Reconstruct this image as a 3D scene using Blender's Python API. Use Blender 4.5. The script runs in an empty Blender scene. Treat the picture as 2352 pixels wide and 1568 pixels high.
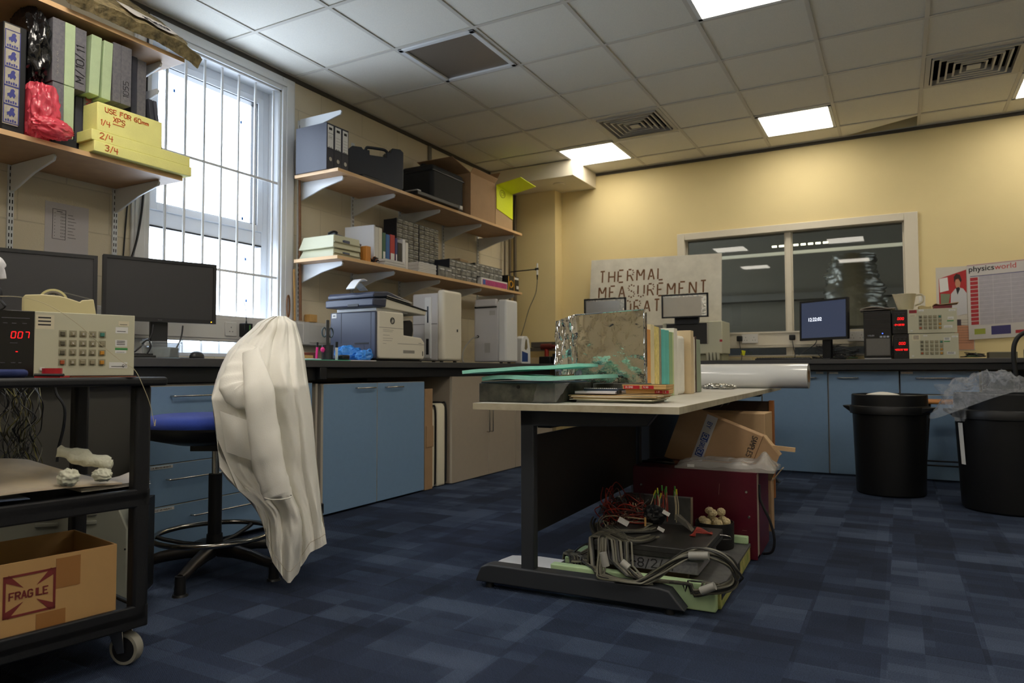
import bpy, math, random
from mathutils import Vector, Matrix, noise
R = math.radians
PI = math.pi
V3 = Vector
scene = bpy.context.scene
col = scene.collection

# ------------------------------------------------------------------ camera
EYE = 0.845                      # camera height above the carpet
YAW, PITCH, ROLL, FPX = 0.502723, 0.0408945, -0.00260368, 1616.55
cam_d = bpy.data.cameras.new('camera')
cam = bpy.data.objects.new('camera', cam_d)
col.objects.link(cam)
scene.camera = cam
_f = V3((-math.sin(YAW)*math.cos(PITCH), math.cos(YAW)*math.cos(PITCH), math.sin(PITCH)))
_r0 = V3((math.cos(YAW), math.sin(YAW), 0)); _u0 = _r0.cross(_f)
_r = _r0*math.cos(ROLL) + _u0*math.sin(ROLL)
_u = -_r0*math.sin(ROLL) + _u0*math.cos(ROLL)
cam.matrix_world = Matrix(((_r.x, _u.x, -_f.x, 0), (_r.y, _u.y, -_f.y, 0), (_r.z, _u.z, -_f.z, EYE), (0, 0, 0, 1)))
cam_d.sensor_width = 36.0
cam_d.lens = FPX/2352*36
cam_d.clip_start = 0.05
cam_d.dof.use_dof = True
cam_d.dof.focus_distance = 2.75
cam_d.dof.aperture_fstop = 4.2

# ------------------------------------------------------------------ world, exposure
world = bpy.data.worlds.new('overcast_sky'); scene.world = world; world.use_nodes = True
_b = world.node_tree.nodes['Background']
_b.inputs[0].default_value = (0.72, 0.84, 1.0, 1); _b.inputs[1].default_value = WORLD_STRENGTH = 13.0
LAMP = 12.5                      # radiance of the lit ceiling panels
scene.view_settings.view_transform = 'Standard'
scene.view_settings.look = 'None'
scene.view_settings.gamma = 1.0
scene.view_settings.exposure = -0.08
scene.view_settings.use_curve_mapping = False
scene.cycles.use_denoising = True
scene.cycles.max_bounces = 10
scene.cycles.diffuse_bounces = 6
scene.cycles.transparent_max_bounces = 16
scene.cycles.caustics_reflective = False
scene.cycles.caustics_refractive = False
scene.cycles.sample_clamp_indirect = 6.0
# daylight sampling guide in the window opening (a portal gives off no light of its own)
_p = bpy.data.lights.new('window_portal', 'AREA'); _p.shape = 'RECTANGLE'; _p.size = 1.95; _p.size_y = 1.0
_p.cycles.is_portal = True
_po = bpy.data.objects.new('window_portal', _p); col.objects.link(_po)
_po.location = (-3.93, 2.955, 1.84); _po.rotation_euler = (0, R(-90), 0)

# ------------------------------------------------------------------ survey helpers: sight line through a point of the plan
def ray(px, py):
    return _f + _r*((px-1176)/FPX) - _u*((py-784)/FPX)
def AX(px, py, x):
    d = ray(px, py); d = d*(x/d.x); return V3((d.x, d.y, d.z+EYE))
def AY(px, py, y):
    d = ray(px, py); d = d*(y/d.y); return V3((d.x, d.y, d.z+EYE))
def AZ(px, py, z):
    d = ray(px, py); d = d*((z-EYE)/d.z); return V3((d.x, d.y, d.z+EYE))
def AD(px, py, dep):
    d = ray(px, py)*dep; return V3((d.x, d.y, d.z+EYE))

# ------------------------------------------------------------------ materials
def lin(c):
    out = []
    for v in c[:3]:
        v = v/255.0
        out.append(v/12.92 if v <= 0.04045 else ((v+0.055)/1.055)**2.4)
    return (*out, 1.0)
_mats = {}
def new_mat(name):
    m = bpy.data.materials.new(name); m.use_nodes = True
    nt = m.node_tree; return m, nt, nt.nodes['Principled BSDF']
def mat(name, rgb=(128, 128, 128), rough=0.5, metal=0.0, var=0.0, vs=6.0, bump=0.0, bs=120.0, spec=0.5, emit=None, es=0.0, coat=0.0, sheen=0.0, trans=0.0, detail=4.0, rgb2=None):
    if name in _mats: return _mats[name]
    m, nt, p = new_mat(name); c = lin(rgb)
    p.inputs['Base Color'].default_value = c
    p.inputs['Roughness'].default_value = rough
    p.inputs['Metallic'].default_value = metal
    p.inputs['Specular IOR Level'].default_value = spec
    p.inputs['Coat Weight'].default_value = coat
    p.inputs['Sheen Weight'].default_value = sheen
    p.inputs['Transmission Weight'].default_value = trans
    if emit:
        p.inputs['Emission Color'].default_value = lin(emit); p.inputs['Emission Strength'].default_value = es
    L = nt.links.new; N = nt.nodes.new
    tc = N('ShaderNodeTexCoord')
    if var or rgb2:
        n = N('ShaderNodeTexNoise'); n.inputs['Scale'].default_value = vs; n.inputs['Detail'].default_value = detail; n.inputs['Roughness'].default_value = 0.6
        L(tc.outputs['Object'], n.inputs['Vector'])
        mr = N('ShaderNodeMapRange'); mr.inputs[1].default_value = 0.3; mr.inputs[2].default_value = 0.7
        L(n.outputs['Fac'], mr.inputs[0])
        mx = N('ShaderNodeMix'); mx.data_type = 'RGBA'
        L(mr.outputs[0], mx.inputs[0])
        if rgb2: mx.inputs[6].default_value = c; mx.inputs[7].default_value = lin(rgb2)
        else:
            mx.inputs[6].default_value = (c[0]*(1-var), c[1]*(1-var), c[2]*(1-var), 1)
            mx.inputs[7].default_value = (min(1, c[0]*(1+var)), min(1, c[1]*(1+var)), min(1, c[2]*(1+var)), 1)
        L(mx.outputs[2], p.inputs['Base Color'])
    if bump:
        n2 = N('ShaderNodeTexNoise'); n2.inputs['Scale'].default_value = bs; n2.inputs['Detail'].default_value = 3
        L(tc.outputs['Object'], n2.inputs['Vector'])
        b = N('ShaderNodeBump'); b.inputs['Strength'].default_value = min(1, bump); b.inputs['Distance'].default_value = 0.002*max(1, bump)
        L(n2.outputs['Fac'], b.inputs['Height']); L(b.outputs[0], p.inputs['Normal'])
    _mats[name] = m; return m

# ------------------------------------------------------------------ mesh builder
class MB:
    def __init__(s): s.v = []; s.f = []; s.mi = []; s.cur = 0
    def add(s, vs, fs):
        o = len(s.v); s.v += [V3(v) for v in vs]
        s.f += [tuple(i+o for i in f) for f in fs]; s.mi += [s.cur]*len(fs); return s
    def box(s, c, d, rz=0.0, rx=0.0, ry=0.0, M=None):
        if M is None: M = Matrix.Rotation(rz, 3, 'Z') @ Matrix.Rotation(ry, 3, 'Y') @ Matrix.Rotation(rx, 3, 'X')
        c = V3(c); h = V3(d)/2
        vs = [c + M @ V3((h.x*a, h.y*b, h.z*e)) for a in (-1, 1) for b in (-1, 1) for e in (-1, 1)]
        return s.add(vs, [(0, 1, 3, 2), (4, 6, 7, 5), (0, 4, 5, 1), (2, 3, 7, 6), (0, 2, 6, 4), (1, 5, 7, 3)])
    def bb(s, x0, x1, y0, y1, z0, z1):
        return s.box(((x0+x1)/2, (y0+y1)/2, (z0+z1)/2), (abs(x1-x0), abs(y1-y0), abs(z1-z0)))
    def hexa(s, a, b):          # two quads, bottom a[4] and top b[4]
        vs = list(a)+list(b)
        return s.add(vs, [(3, 2, 1, 0), (4, 5, 6, 7), (0, 1, 5, 4), (1, 2, 6, 5), (2, 3, 7, 6), (3, 0, 4, 7)])
    def ring(s, c, ax, r, n, ph=0):
        ax = V3(ax).normalized(); t = V3((0, 0, 1)) if abs(ax.z) < 0.9 else V3((1, 0, 0))
        a = ax.cross(t).normalized(); b = ax.cross(a)
        return [V3(c) + a*(r*math.cos(ph+2*PI*i/n)) + b*(r*math.sin(ph+2*PI*i/n)) for i in range(n)]
    def cyl(s, p0, p1, r0, r1=None, n=24, caps=True):
        if r1 is None: r1 = r0
        p0 = V3(p0); p1 = V3(p1); ax = p1-p0
        vs = s.ring(p0, ax, r0, n) + s.ring(p1, ax, r1, n)
        fs = [(i, (i+1) % n, n+(i+1) % n, n+i) for i in range(n)]
        if caps: fs += [tuple(range(n-1, -1, -1)), tuple(range(n, 2*n))]
        return s.add(vs, fs)
    def tube(s, pts, r, n=8, closed=False, caps=True):
        pts = [V3(p) for p in pts]; m = len(pts); rs = r if isinstance(r, (list, tuple)) else [r]*m
        vs = []; prev = None
        for i, p in enumerate(pts):
            if closed: d = pts[(i+1) % m]-pts[i-1]
            else: d = pts[min(i+1, m-1)]-pts[max(i-1, 0)]
            if d.length < 1e-9: d = V3((0, 0, 1))
            d.normalize()
            if prev is None:
                t = V3((0, 0, 1)) if abs(d.z) < 0.9 else V3((1, 0, 0)); a = d.cross(t).normalized()
            else:
                a = prev - d*prev.dot(d)
                a = a.normalized() if a.length > 1e-6 else d.orthogonal().normalized()
            prev = a; b = d.cross(a)
            vs += [p + a*(rs[i]*math.cos(2*PI*k/n)) + b*(rs[i]*math.sin(2*PI*k/n)) for k in range(n)]
        fs = []
        for i in range(m if closed else m-1):
            j = (i+1) % m
            fs += [(i*n+k, i*n+(k+1) % n, j*n+(k+1) % n, j*n+k) for k in range(n)]
        if caps and not closed: fs += [tuple(range(n-1, -1, -1)), tuple((m-1)*n+k for k in range(n))]
        return s.add(vs, fs)
    def lathe(s, prof, c=(0, 0, 0), n=48, sx=1.0, sy=1.0):
        c = V3(c); vs = []; m = len(prof)
        for r, z in prof: vs += [c+V3((r*sx*math.cos(2*PI*k/n), r*sy*math.sin(2*PI*k/n), z)) for k in range(n)]
        fs = []
        for i in range(m-1): fs += [(i*n+k, i*n+(k+1) % n, (i+1)*n+(k+1) % n, (i+1)*n+k) for k in range(n)]
        if prof[0][0] > 1e-6: fs.append(tuple(range(n-1, -1, -1)))
        if prof[-1][0] > 1e-6: fs.append(tuple((m-1)*n+k for k in range(n)))
        return s.add(vs, fs)
    def prism(s, poly, P0, U, Vv, thick):   # polygon in plane P0+u*U+v*V, extruded along UxV by thick
        U = V3(U); Vv = V3(Vv); N = U.cross(Vv).normalized()*thick; P0 = V3(P0); n = len(poly)
        a = [P0+U*u+Vv*v for u, v in poly]; b = [p+N for p in a]
        fs = [tuple(range(n-1, -1, -1)), tuple(range(n, 2*n))]+[(i, (i+1) % n, n+(i+1) % n, n+i) for i in range(n)]
        return s.add(a+b, fs)
    def grid(s, fn, nu, nv, cu=False, cv=False):
        vs = [fn(i/(nu if cu else nu-1), j/(nv if cv else nv-1)) for i in range(nu) for j in range(nv)]
        fs = []
        for i in range(nu if cu else nu-1):
            for j in range(nv if cv else nv-1):
                a = i*nv+j; b = ((i+1) % nu)*nv+j; c2 = ((i+1) % nu)*nv+(j+1) % nv; d = i*nv+(j+1) % nv
                fs.append((a, b, c2, d))
        return s.add(vs, fs)
    def sheet(s, fn, nu, nv, t):             # a sheet with thickness t (down the normal)
        P = [[V3(fn(i/(nu-1), j/(nv-1))) for j in range(nv)] for i in range(nu)]
        top = []; bot = []
        for i in range(nu):
            for j in range(nv):
                du = P[min(i+1, nu-1)][j]-P[max(i-1, 0)][j]; dv = P[i][min(j+1, nv-1)]-P[i][max(j-1, 0)]
                n = du.cross(dv); n = n.normalized() if n.length > 1e-12 else V3((0, 0, 1))
                top.append(P[i][j]); bot.append(P[i][j]-n*t)
        k = nu*nv; fs = []
        for i in range(nu-1):
            for j in range(nv-1):
                a = i*nv+j; fs += [(a, a+nv, a+nv+1, a+1), (k+a, k+a+1, k+a+nv+1, k+a+nv)]
        for i in range(nu-1):
            a = i*nv; fs.append((a, k+a, k+a+nv, a+nv)); a = i*nv+nv-1; fs.append((a, a+nv, k+a+nv, k+a))
        for j in range(nv-1):
            a = j; fs.append((a, a+1, k+a+1, k+a)); a = (nu-1)*nv+j; fs.append((a, k+a, k+a+1, a+1))
        return s.add(top+bot, fs)
    def blob(s, c, rad, amp, sc, seed=0, n=40, ridged=True, flat=None, sharp=1.0):
        c = V3(c); o = V3((seed*7.3, seed*3.1, seed*1.7))
        def fn(u, v):
            th = 2*PI*u; ph = PI*(0.001+0.998*v); d = V3((math.sin(ph)*math.cos(th), math.sin(ph)*math.sin(th), math.cos(ph)))
            q = d*sc+o
            h = noise.noise(q)
            if ridged: h = (1-abs(h)*2.2) + 0.5*(1-abs(noise.noise(q*2.3))*2.2) + 0.25*(1-abs(noise.noise(q*5.1))*2) - 0.9
            else: h = h+0.5*noise.noise(q*2.1)+0.25*noise.noise(q*4.7)
            k = 1+amp*h
            p = V3((d.x*rad[0]*k, d.y*rad[1]*k, d.z*rad[2]*k))+c
            if flat is not None and p.z < flat: p.z = flat+0.002*(h if ridged else 0)
            return p
        return s.grid(fn, n*2, n, cu=True)

_base = {}
def _mesh(name, mb, mats, off, bevel, smooth, segs=2):
    me = bpy.data.meshes.new(name)
    me.from_pydata([v-off for v in mb.v], [], mb.f)
    for m in (mats if isinstance(mats, (list, tuple)) else [mats]): me.materials.append(m)
    if any(mb.mi): me.polygons.foreach_set('material_index', mb.mi)
    me.validate(clean_customdata=False)
    if smooth:
        me.polygons.foreach_set('use_smooth', [True]*len(me.polygons))
        me.set_sharp_from_angle(angle=R(smooth if smooth > 1 else 35))
    me.update()
    return me
def _bev(o, bevel, segs=2):
    if bevel:
        b = o.modifiers.new('bevel', 'BEVEL'); b.width = bevel; b.segments = segs; b.limit_method = 'ANGLE'; b.angle_limit = R(40); b.harden_normals = False
def thing(name, label, cat, loc=(0, 0, 0), group=None, local=False, rz=0.0):
    o = bpy.data.objects.new(name, None); col.objects.link(o); o.location = loc; o.rotation_euler = (0, 0, rz)
    o.empty_display_size = 0.05
    o['label'] = label; o['category'] = cat
    if group: o['group'] = group
    _base[o.name] = V3((0, 0, 0)) if local else V3(loc)
    return o
def part(name, mb, mats, parent, bevel=0, smooth=35, label=None, segs=2, stuff=False):
    off = _base[parent.name]
    me = _mesh(name, mb, mats, off, bevel, smooth)
    o = bpy.data.objects.new(name, me); col.objects.link(o); o.parent = parent
    _base[o.name] = off; _bev(o, bevel, segs)
    if label: o['label'] = label
    if stuff: o['kind'] = 'stuff'
    return o
def solo(name, mb, mats, label, cat, group=None, bevel=0, smooth=35, kind=None, segs=2):
    n = len(mb.v); lo = [min(v[i] for v in mb.v) for i in range(3)]; hi = [max(v[i] for v in mb.v) for i in range(3)]
    loc = V3(((lo[0]+hi[0])/2, (lo[1]+hi[1])/2, lo[2]))
    me = _mesh(name, mb, mats, loc, bevel, smooth)
    o = bpy.data.objects.new(name, me); col.objects.link(o); o.location = loc; _base[o.name] = loc; _bev(o, bevel, segs)
    o['label'] = label; o['category'] = cat
    if group: o['group'] = group
    if kind: o['kind'] = kind
    return o
def struct(name, mb, mats, parent=None, bevel=0, smooth=35, label=None):
    if parent is not None: return part(name, mb, mats, parent, bevel, smooth)
    me = _mesh(name, mb, mats, V3((0, 0, 0)), bevel, smooth)
    o = bpy.data.objects.new(name, me); col.objects.link(o); o['kind'] = 'structure'; _base[o.name] = V3((0, 0, 0)); _bev(o, bevel)
    if label: o['label'] = label
    return o
def copy_tree(root, loc, label, rz=None, group=None):
    def cp(o, par):
        c = o.copy(); col.objects.link(c); c.parent = par; _base[c.name] = V3((0, 0, 0))
        for ch in kids.get(o.name, []): cp(ch, c)
        return c
    kids = {}
    for o in list(col.objects):
        if o.parent: kids.setdefault(o.parent.name, []).append(o)
    r = cp(root, None); r.location = loc
    if rz is not None: r.rotation_euler = (0, 0, rz)
    r['label'] = label
    if group: r['group'] = group
    return r
def smoothpath(pts, n=8, closed=False):
    P = [V3(p) for p in pts]; out = []; m = len(P)
    rng = range(m if closed else m-1)
    for i in rng:
        if closed: a, b, c, d = P[i-1], P[i], P[(i+1) % m], P[(i+2) % m]
        else: a, b, c, d = P[max(i-1, 0)], P[i], P[i+1], P[min(i+2, m-1)]
        for k in range(n):
            t = k/n
            out.append(0.5*((2*b)+(c-a)*t+(2*a-5*b+4*c-d)*t*t+(3*b-a-3*c+d)*t**3))
    if not closed: out.append(P[-1])
    return out

from mathutils.bvhtree import BVHTree
def tree_of(mbs):
    vs = []; fs = []
    for m in mbs:
        o = len(vs); vs += m.v; fs += [tuple(i+o for i in f) for f in m.f]
    return BVHTree.FromPolygons(vs, fs)
def top_at(tr, x, y, top=.5, r=0.0):
    best = -9
    for dx, dy in ((0, 0), (r, 0), (-r, 0), (0, r), (0, -r), (.7*r, .7*r), (-.7*r, .7*r), (.7*r, -.7*r), (-.7*r, -.7*r)) if r else ((0, 0),):
        h = tr.ray_cast(V3((x+dx, y+dy, top)), V3((0, 0, -1)))[0]
        if h is not None and h.z > best: best = h.z
    return best
def rest_on(pts, tr, gap, top=.5, r=0.0):
    """soft things settle: no point lies lower than what is under it"""
    return [V3((p.x, p.y, max(p.z, top_at(tr, p.x, p.y, top, r)+gap))) for p in pts]

def lift_on(mb, tr, gap=.0015, top=.45):
    """a stiff thing is raised as a whole until it clears what is under it"""
    dz = max(0, max(top_at(tr, v.x, v.y, top, .004)+gap-v.z for v in mb.v)); mb.v = [v+V3((0, 0, dz)) for v in mb.v]; return dz

# ------------------------------------------------------------------ lettering
GL = {'A': [[(0, 0), (2, 6), (4, 0)], [(.8, 2), (3.2, 2)]], 'B': [[(0, 0), (0, 6), (3, 6), (4, 5), (3, 3.2), (0, 3.2)], [(3, 3.2), (4, 1.6), (3, 0), (0, 0)]],
'C': [[(4, 5), (3, 6), (1, 6), (0, 5), (0, 1), (1, 0), (3, 0), (4, 1)]], 'D': [[(0, 0), (0, 6), (2.5, 6), (4, 4.5), (4, 1.5), (2.5, 0), (0, 0)]],
'E': [[(4, 6), (0, 6), (0, 0), (4, 0)], [(0, 3), (3, 3)]], 'F': [[(4, 6), (0, 6), (0, 0)], [(0, 3), (3, 3)]], 'G': [[(4, 5), (3, 6), (1, 6), (0, 5), (0, 1), (1, 0), (3, 0), (4, 1), (4, 2.8), (2.4, 2.8)]],
'H': [[(0, 0), (0, 6)], [(4, 0), (4, 6)], [(0, 3), (4, 3)]], 'I': [[(2, 0), (2, 6)]], 'K': [[(0, 0), (0, 6)], [(4, 6), (0, 3), (4, 0)]], 'L': [[(0, 6), (0, 0), (3.6, 0)]],
'M': [[(0, 0), (0, 6), (2.3, 2.2), (4.6, 6), (4.6, 0)]], 'N': [[(0, 0), (0, 6), (4, 0), (4, 6)]], 'O': [[(1, 0), (0, 1), (0, 5), (1, 6), (3, 6), (4, 5), (4, 1), (3, 0), (1, 0)]],
'P': [[(0, 0), (0, 6), (3, 6), (4, 5), (4, 4), (3, 3), (0, 3)]], 'R': [[(0, 0), (0, 6), (3, 6), (4, 5), (4, 4), (3, 3), (0, 3)], [(2, 3), (4, 0)]],
'S': [[(4, 5), (3, 6), (1, 6), (0, 5), (0, 4), (1, 3.2), (3, 2.8), (4, 2), (4, 1), (3, 0), (1, 0), (0, 1)]], 'T': [[(0, 6), (4, 6)], [(2, 6), (2, 0)]],
'U': [[(0, 6), (0, 1), (1, 0), (3, 0), (4, 1), (4, 6)]], 'V': [[(0, 6), (2, 0), (4, 6)]], 'W': [[(0, 6), (1, 0), (2.3, 4), (3.6, 0), (4.6, 6)]], 'X': [[(0, 0), (4, 6)], [(0, 6), (4, 0)]],
'Y': [[(0, 6), (2, 3), (4, 6)], [(2, 3), (2, 0)]], 'm': [[(0, 0), (0, 3)], [(0, 2.5), (1, 3), (2, 2.4), (2, 0)], [(2, 2.5), (3, 3), (4, 2.4), (4, 0)]], 'o': [[(0, 0), (0, 3), (3, 3), (3, 0), (0, 0)]],
'0': [[(1, 0), (0, 1), (0, 5), (1, 6), (3, 6), (4, 5), (4, 1), (3, 0), (1, 0)]], '1': [[(1, 5), (2, 6), (2, 0)]], '2': [[(0, 5), (1, 6), (3, 6), (4, 5), (4, 4), (0, 0), (4, 0)]],
'3': [[(0, 5.4), (1, 6), (3, 6), (4, 5), (3, 3.2), (1.4, 3.2)], [(3, 3.2), (4, 1.6), (3, 0), (1, 0), (0, .6)]], '4': [[(0, 6), (0, 3), (4, 3)], [(3, 6), (3, 0)]], '5': [[(4, 6), (0, 6), (0, 3.4), (3, 3.4), (4, 2.4), (4, 1), (3, 0), (0, 0)]],
'6': [[(4, 6), (1, 5), (0, 3), (0, 1), (1, 0), (3, 0), (4, 1), (3.4, 2.8), (0, 2.6)]], '7': [[(0, 6), (4, 6), (1.5, 0)]], '8': [[(1, 3), (0, 4), (0, 5), (1, 6), (3, 6), (4, 5), (4, 4), (3, 3), (1, 3), (0, 2), (0, 1), (1, 0), (3, 0), (4, 1), (4, 2), (3, 3)]],
'9': [[(0, 0), (3, 1), (4, 3), (4, 5), (3, 6), (1, 6), (0, 5), (.6, 3.2), (4, 3.4)]], '/': [[(0, -.5), (3, 6.5)]], '-': [[(.5, 3), (3.5, 3)]], '.': [[(1.8, 0), (2.2, .4)]], '~': [[(0, 3), (1, 4), (2, 2.6), (3, 3.6), (4, 3)]]}
def strokes(mb, txt, P, U, Vv, h, th, gap=0.0, adv=5.6, jit=0.0, seed=1, lift=0.0012, sq=1.0):
    """polyline lettering laid on the plane P + u*U + v*V; returns the builder"""
    rnd = random.Random(seed); U = V3(U).normalized(); Vv = V3(Vv).normalized(); N = U.cross(Vv); k = h/6.0; x = 0.0; P = V3(P)
    for ch in txt:
        if ch == ' ': x += 3.4; continue
        g = GL.get(ch, GL['o']); w = max(p[0] for l in g for p in l)
        jy = rnd.uniform(-jit, jit); jr = rnd.uniform(-jit, jit)*0.12
        for line in g:
            for a, b in zip(line[:-1], line[1:]):
                A = P+U*((x+a[0]+a[1]*jr)*k*sq)+Vv*((a[1]+jy)*k); B = P+U*((x+b[0]+b[1]*jr)*k*sq)+Vv*((b[1]+jy)*k)
                d = B-A; l = d.length
                if l < 1e-6: continue
                d.normalize(); g2 = min(gap, l*0.25); ext = th*0.3 if gap == 0 else 0
                A = A+d*(g2-ext); B = B-d*(g2-ext); sd = d.cross(N)*(th/2)
                n0 = N*0.0001; n1 = N*lift
                mb.add([A+sd+n0, A-sd+n0, B-sd+n0, B+sd+n0, A+sd+n1, A-sd+n1, B-sd+n1, B+sd+n1],
                       [(3, 2, 1, 0), (4, 5, 6, 7), (0, 1, 5, 4), (1, 2, 6, 5), (2, 3, 7, 6), (3, 0, 4, 7)])
        x += (w+1.5) if w < 3.9 else adv*w/4.0
    return mb
def printed(txt, P, U, Vv, size, m, parent, name='lettering', lift=0.0008, sx=1.0, bold=0.0):
    cu = bpy.data.curves.new(name, 'FONT'); cu.body = txt; cu.size = size; cu.resolution_u = 3; cu.offset = bold
    t = bpy.data.objects.new('tmp_text', cu); col.objects.link(t)
    dg = bpy.context.evaluated_depsgraph_get(); me = bpy.data.meshes.new_from_object(t.evaluated_get(dg))
    bpy.data.objects.remove(t); U = V3(U).normalized(); Vv = V3(Vv).normalized(); N = U.cross(Vv)
    off = _base[parent.name]
    for v in me.vertices: v.co = V3(P)+U*(v.co.x*sx)+Vv*v.co.y+N*lift-off
    me.materials.clear(); me.materials.append(m); me.name = name
    o = bpy.data.objects.new(name, me); col.objects.link(o); o.parent = parent; _base[o.name] = off
    return o
def plate(mb, P, U, Vv, w, h, t=0.001):     # thin rectangle whose back lower-left corner is P
    U = V3(U).normalized(); Vv = V3(Vv).normalized(); N = U.cross(Vv)*t; P = V3(P)
    a = [P, P+U*w, P+U*w+Vv*h, P+Vv*h]; return mb.hexa(a, [p+N for p in a])
X, Y, Z = V3((1, 0, 0)), V3((0, 1, 0)), V3((0, 0, 1))
random.seed(4)
# ================================================================== the room
XL, YB, HC = -3.71, 6.87, 2.915
XR, YF = 3.1, -3.4
GX, GY, TS = -2.212, 3.548, 0.6

def carpet():
    m, nt, p = new_mat('blue_carpet_tiles'); L = nt.links.new; N = nt.nodes.new
    tc = N('ShaderNodeTexCoord')
    def cell(sx, sy, off):
        mp = N('ShaderNodeMapping'); mp.inputs['Scale'].default_value = (1/sx, 1/sy, 0); mp.inputs['Location'].default_value = (off, off*1.7, 0)
        L(tc.outputs['Object'], mp.inputs[0])
        fl = N('ShaderNodeVectorMath'); fl.operation = 'FLOOR'; L(mp.outputs[0], fl.inputs[0])
        wn = N('ShaderNodeTexWhiteNoise'); wn.noise_dimensions = '3D'; L(fl.outputs[0], wn.inputs['Vector'])
        return wn.outputs['Value']
    def mth(op, a, b=None, c=None):
        n = N('ShaderNodeMath'); n.operation = op
        for i, v in enumerate((a, b, c)):
            if v is None: continue
            if isinstance(v, (int, float)): n.inputs[i].default_value = v
            else: L(v, n.inputs[i])
        return n.outputs[0]
    big = cell(0.5, 0.5, 0.13); a = cell(0.25, 0.125, 0.2); b = cell(0.125, 0.0625, 0.37); c = cell(0.167, 0.25, 0.71)
    s = mth('ADD', mth('MULTIPLY', big, 0.22), mth('MULTIPLY', a, 0.34))
    s = mth('ADD', s, mth('MULTIPLY', b, 0.14)); s = mth('ADD', s, mth('MULTIPLY', c, 0.30))
    st = N('ShaderNodeTexNoise'); st.inputs['Scale'].default_value = 3.0; st.inputs['Detail'].default_value = 2
    L(tc.outputs['Object'], st.inputs['Vector']); s = mth('ADD', s, mth('MULTIPLY', mth('SUBTRACT', st.outputs['Fac'], 0.5), 0.35))
    ramp = N('ShaderNodeValToRGB'); e = ramp.color_ramp.elements
    e[0].position = 0.2; e[0].color = lin((34, 41, 57)); e[1].position = 0.8; e[1].color = lin((68, 80, 102))
    k = e.new(0.5); k.color = lin((44, 54, 75)); L(s, ramp.inputs[0])
    fi = N('ShaderNodeTexNoise'); fi.inputs['Scale'].default_value = 260; fi.inputs['Detail'].default_value = 3
    L(tc.outputs['Object'], fi.inputs['Vector'])
    mr = N('ShaderNodeMapRange'); mr.inputs[1].default_value = 0.3; mr.inputs[2].default_value = 0.7; mr.inputs[3].default_value = 0.66; mr.inputs[4].default_value = 1.32
    L(fi.outputs['Fac'], mr.inputs[0])
    mu = N('ShaderNodeVectorMath'); mu.operation = 'SCALE'; L(ramp.outputs[0], mu.inputs[0]); L(mr.outputs[0], mu.inputs['Scale'])
    L(mu.outputs[0], p.inputs['Base Color']); p.inputs['Roughness'].default_value = 0.95; p.inputs['Specular IOR Level'].default_value = 0.15
    w = N('ShaderNodeTexWave'); w.inputs['Scale'].default_value = 90; w.bands_direction = 'DIAGONAL'; w.inputs['Distortion'].default_value = 2.0
    L(tc.outputs['Object'], w.inputs['Vector'])
    hh = mth('ADD', mth('MULTIPLY', w.outputs['Fac'], 0.5), fi.outputs['Fac'])
    bp = N('ShaderNodeBump'); bp.inputs['Strength'].default_value = 0.7; bp.inputs['Distance'].default_value = 0.004
    L(hh, bp.inputs['Height']); L(bp.outputs[0], p.inputs['Normal']); return m

def blockwork(name, rgb, rot):
    m, nt, p = new_mat(name); L = nt.links.new; N = nt.nodes.new
    tc = N('ShaderNodeTexCoord'); mp = N('ShaderNodeMapping'); mp.inputs['Rotation'].default_value = rot
    L(tc.outputs['Object'], mp.inputs[0])
    br = N('ShaderNodeTexBrick'); br.inputs['Scale'].default_value = 1.0; br.inputs['Mortar Size'].default_value = 0.004; br.inputs['Mortar Smooth'].default_value = 0.6
    br.inputs['Brick Width'].default_value = 0.45; br.inputs['Row Height'].default_value = 0.225
    br.inputs['Color1'].default_value = (1, 1, 1, 1); br.inputs['Color2'].default_value = (0.93, 0.93, 0.93, 1); br.inputs['Mortar'].default_value = (0.82, 0.82, 0.82, 1)
    L(mp.outputs[0], br.inputs['Vector'])
    mx = N('ShaderNodeMix'); mx.data_type = 'RGBA'; mx.blend_type = 'MULTIPLY'; mx.inputs[0].default_value = 1.0
    mx.inputs[6].default_value = lin(rgb); L(br.outputs['Color'], mx.inputs[7]); L(mx.outputs[2], p.inputs['Base Color'])
    n = N('ShaderNodeTexNoise'); n.inputs['Scale'].default_value = 140; n.inputs['Detail'].default_value = 4; L(tc.outputs['Object'], n.inputs['Vector'])
    a = N('ShaderNodeMath'); a.operation = 'MULTIPLY_ADD'; L(br.outputs['Fac'], a.inputs[0]); a.inputs[1].default_value = -1.6; L(n.outputs['Fac'], a.inputs[2])
    bp = N('ShaderNodeBump'); bp.inputs['Strength'].default_value = 0.5; bp.inputs['Distance'].default_value = 0.003
    L(a.outputs[0], bp.inputs['Height']); L(bp.outputs[0], p.inputs['Normal'])
    p.inputs['Roughness'].default_value = 0.65; p.inputs['Specular IOR Level'].default_value = 0.3; return m

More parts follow.
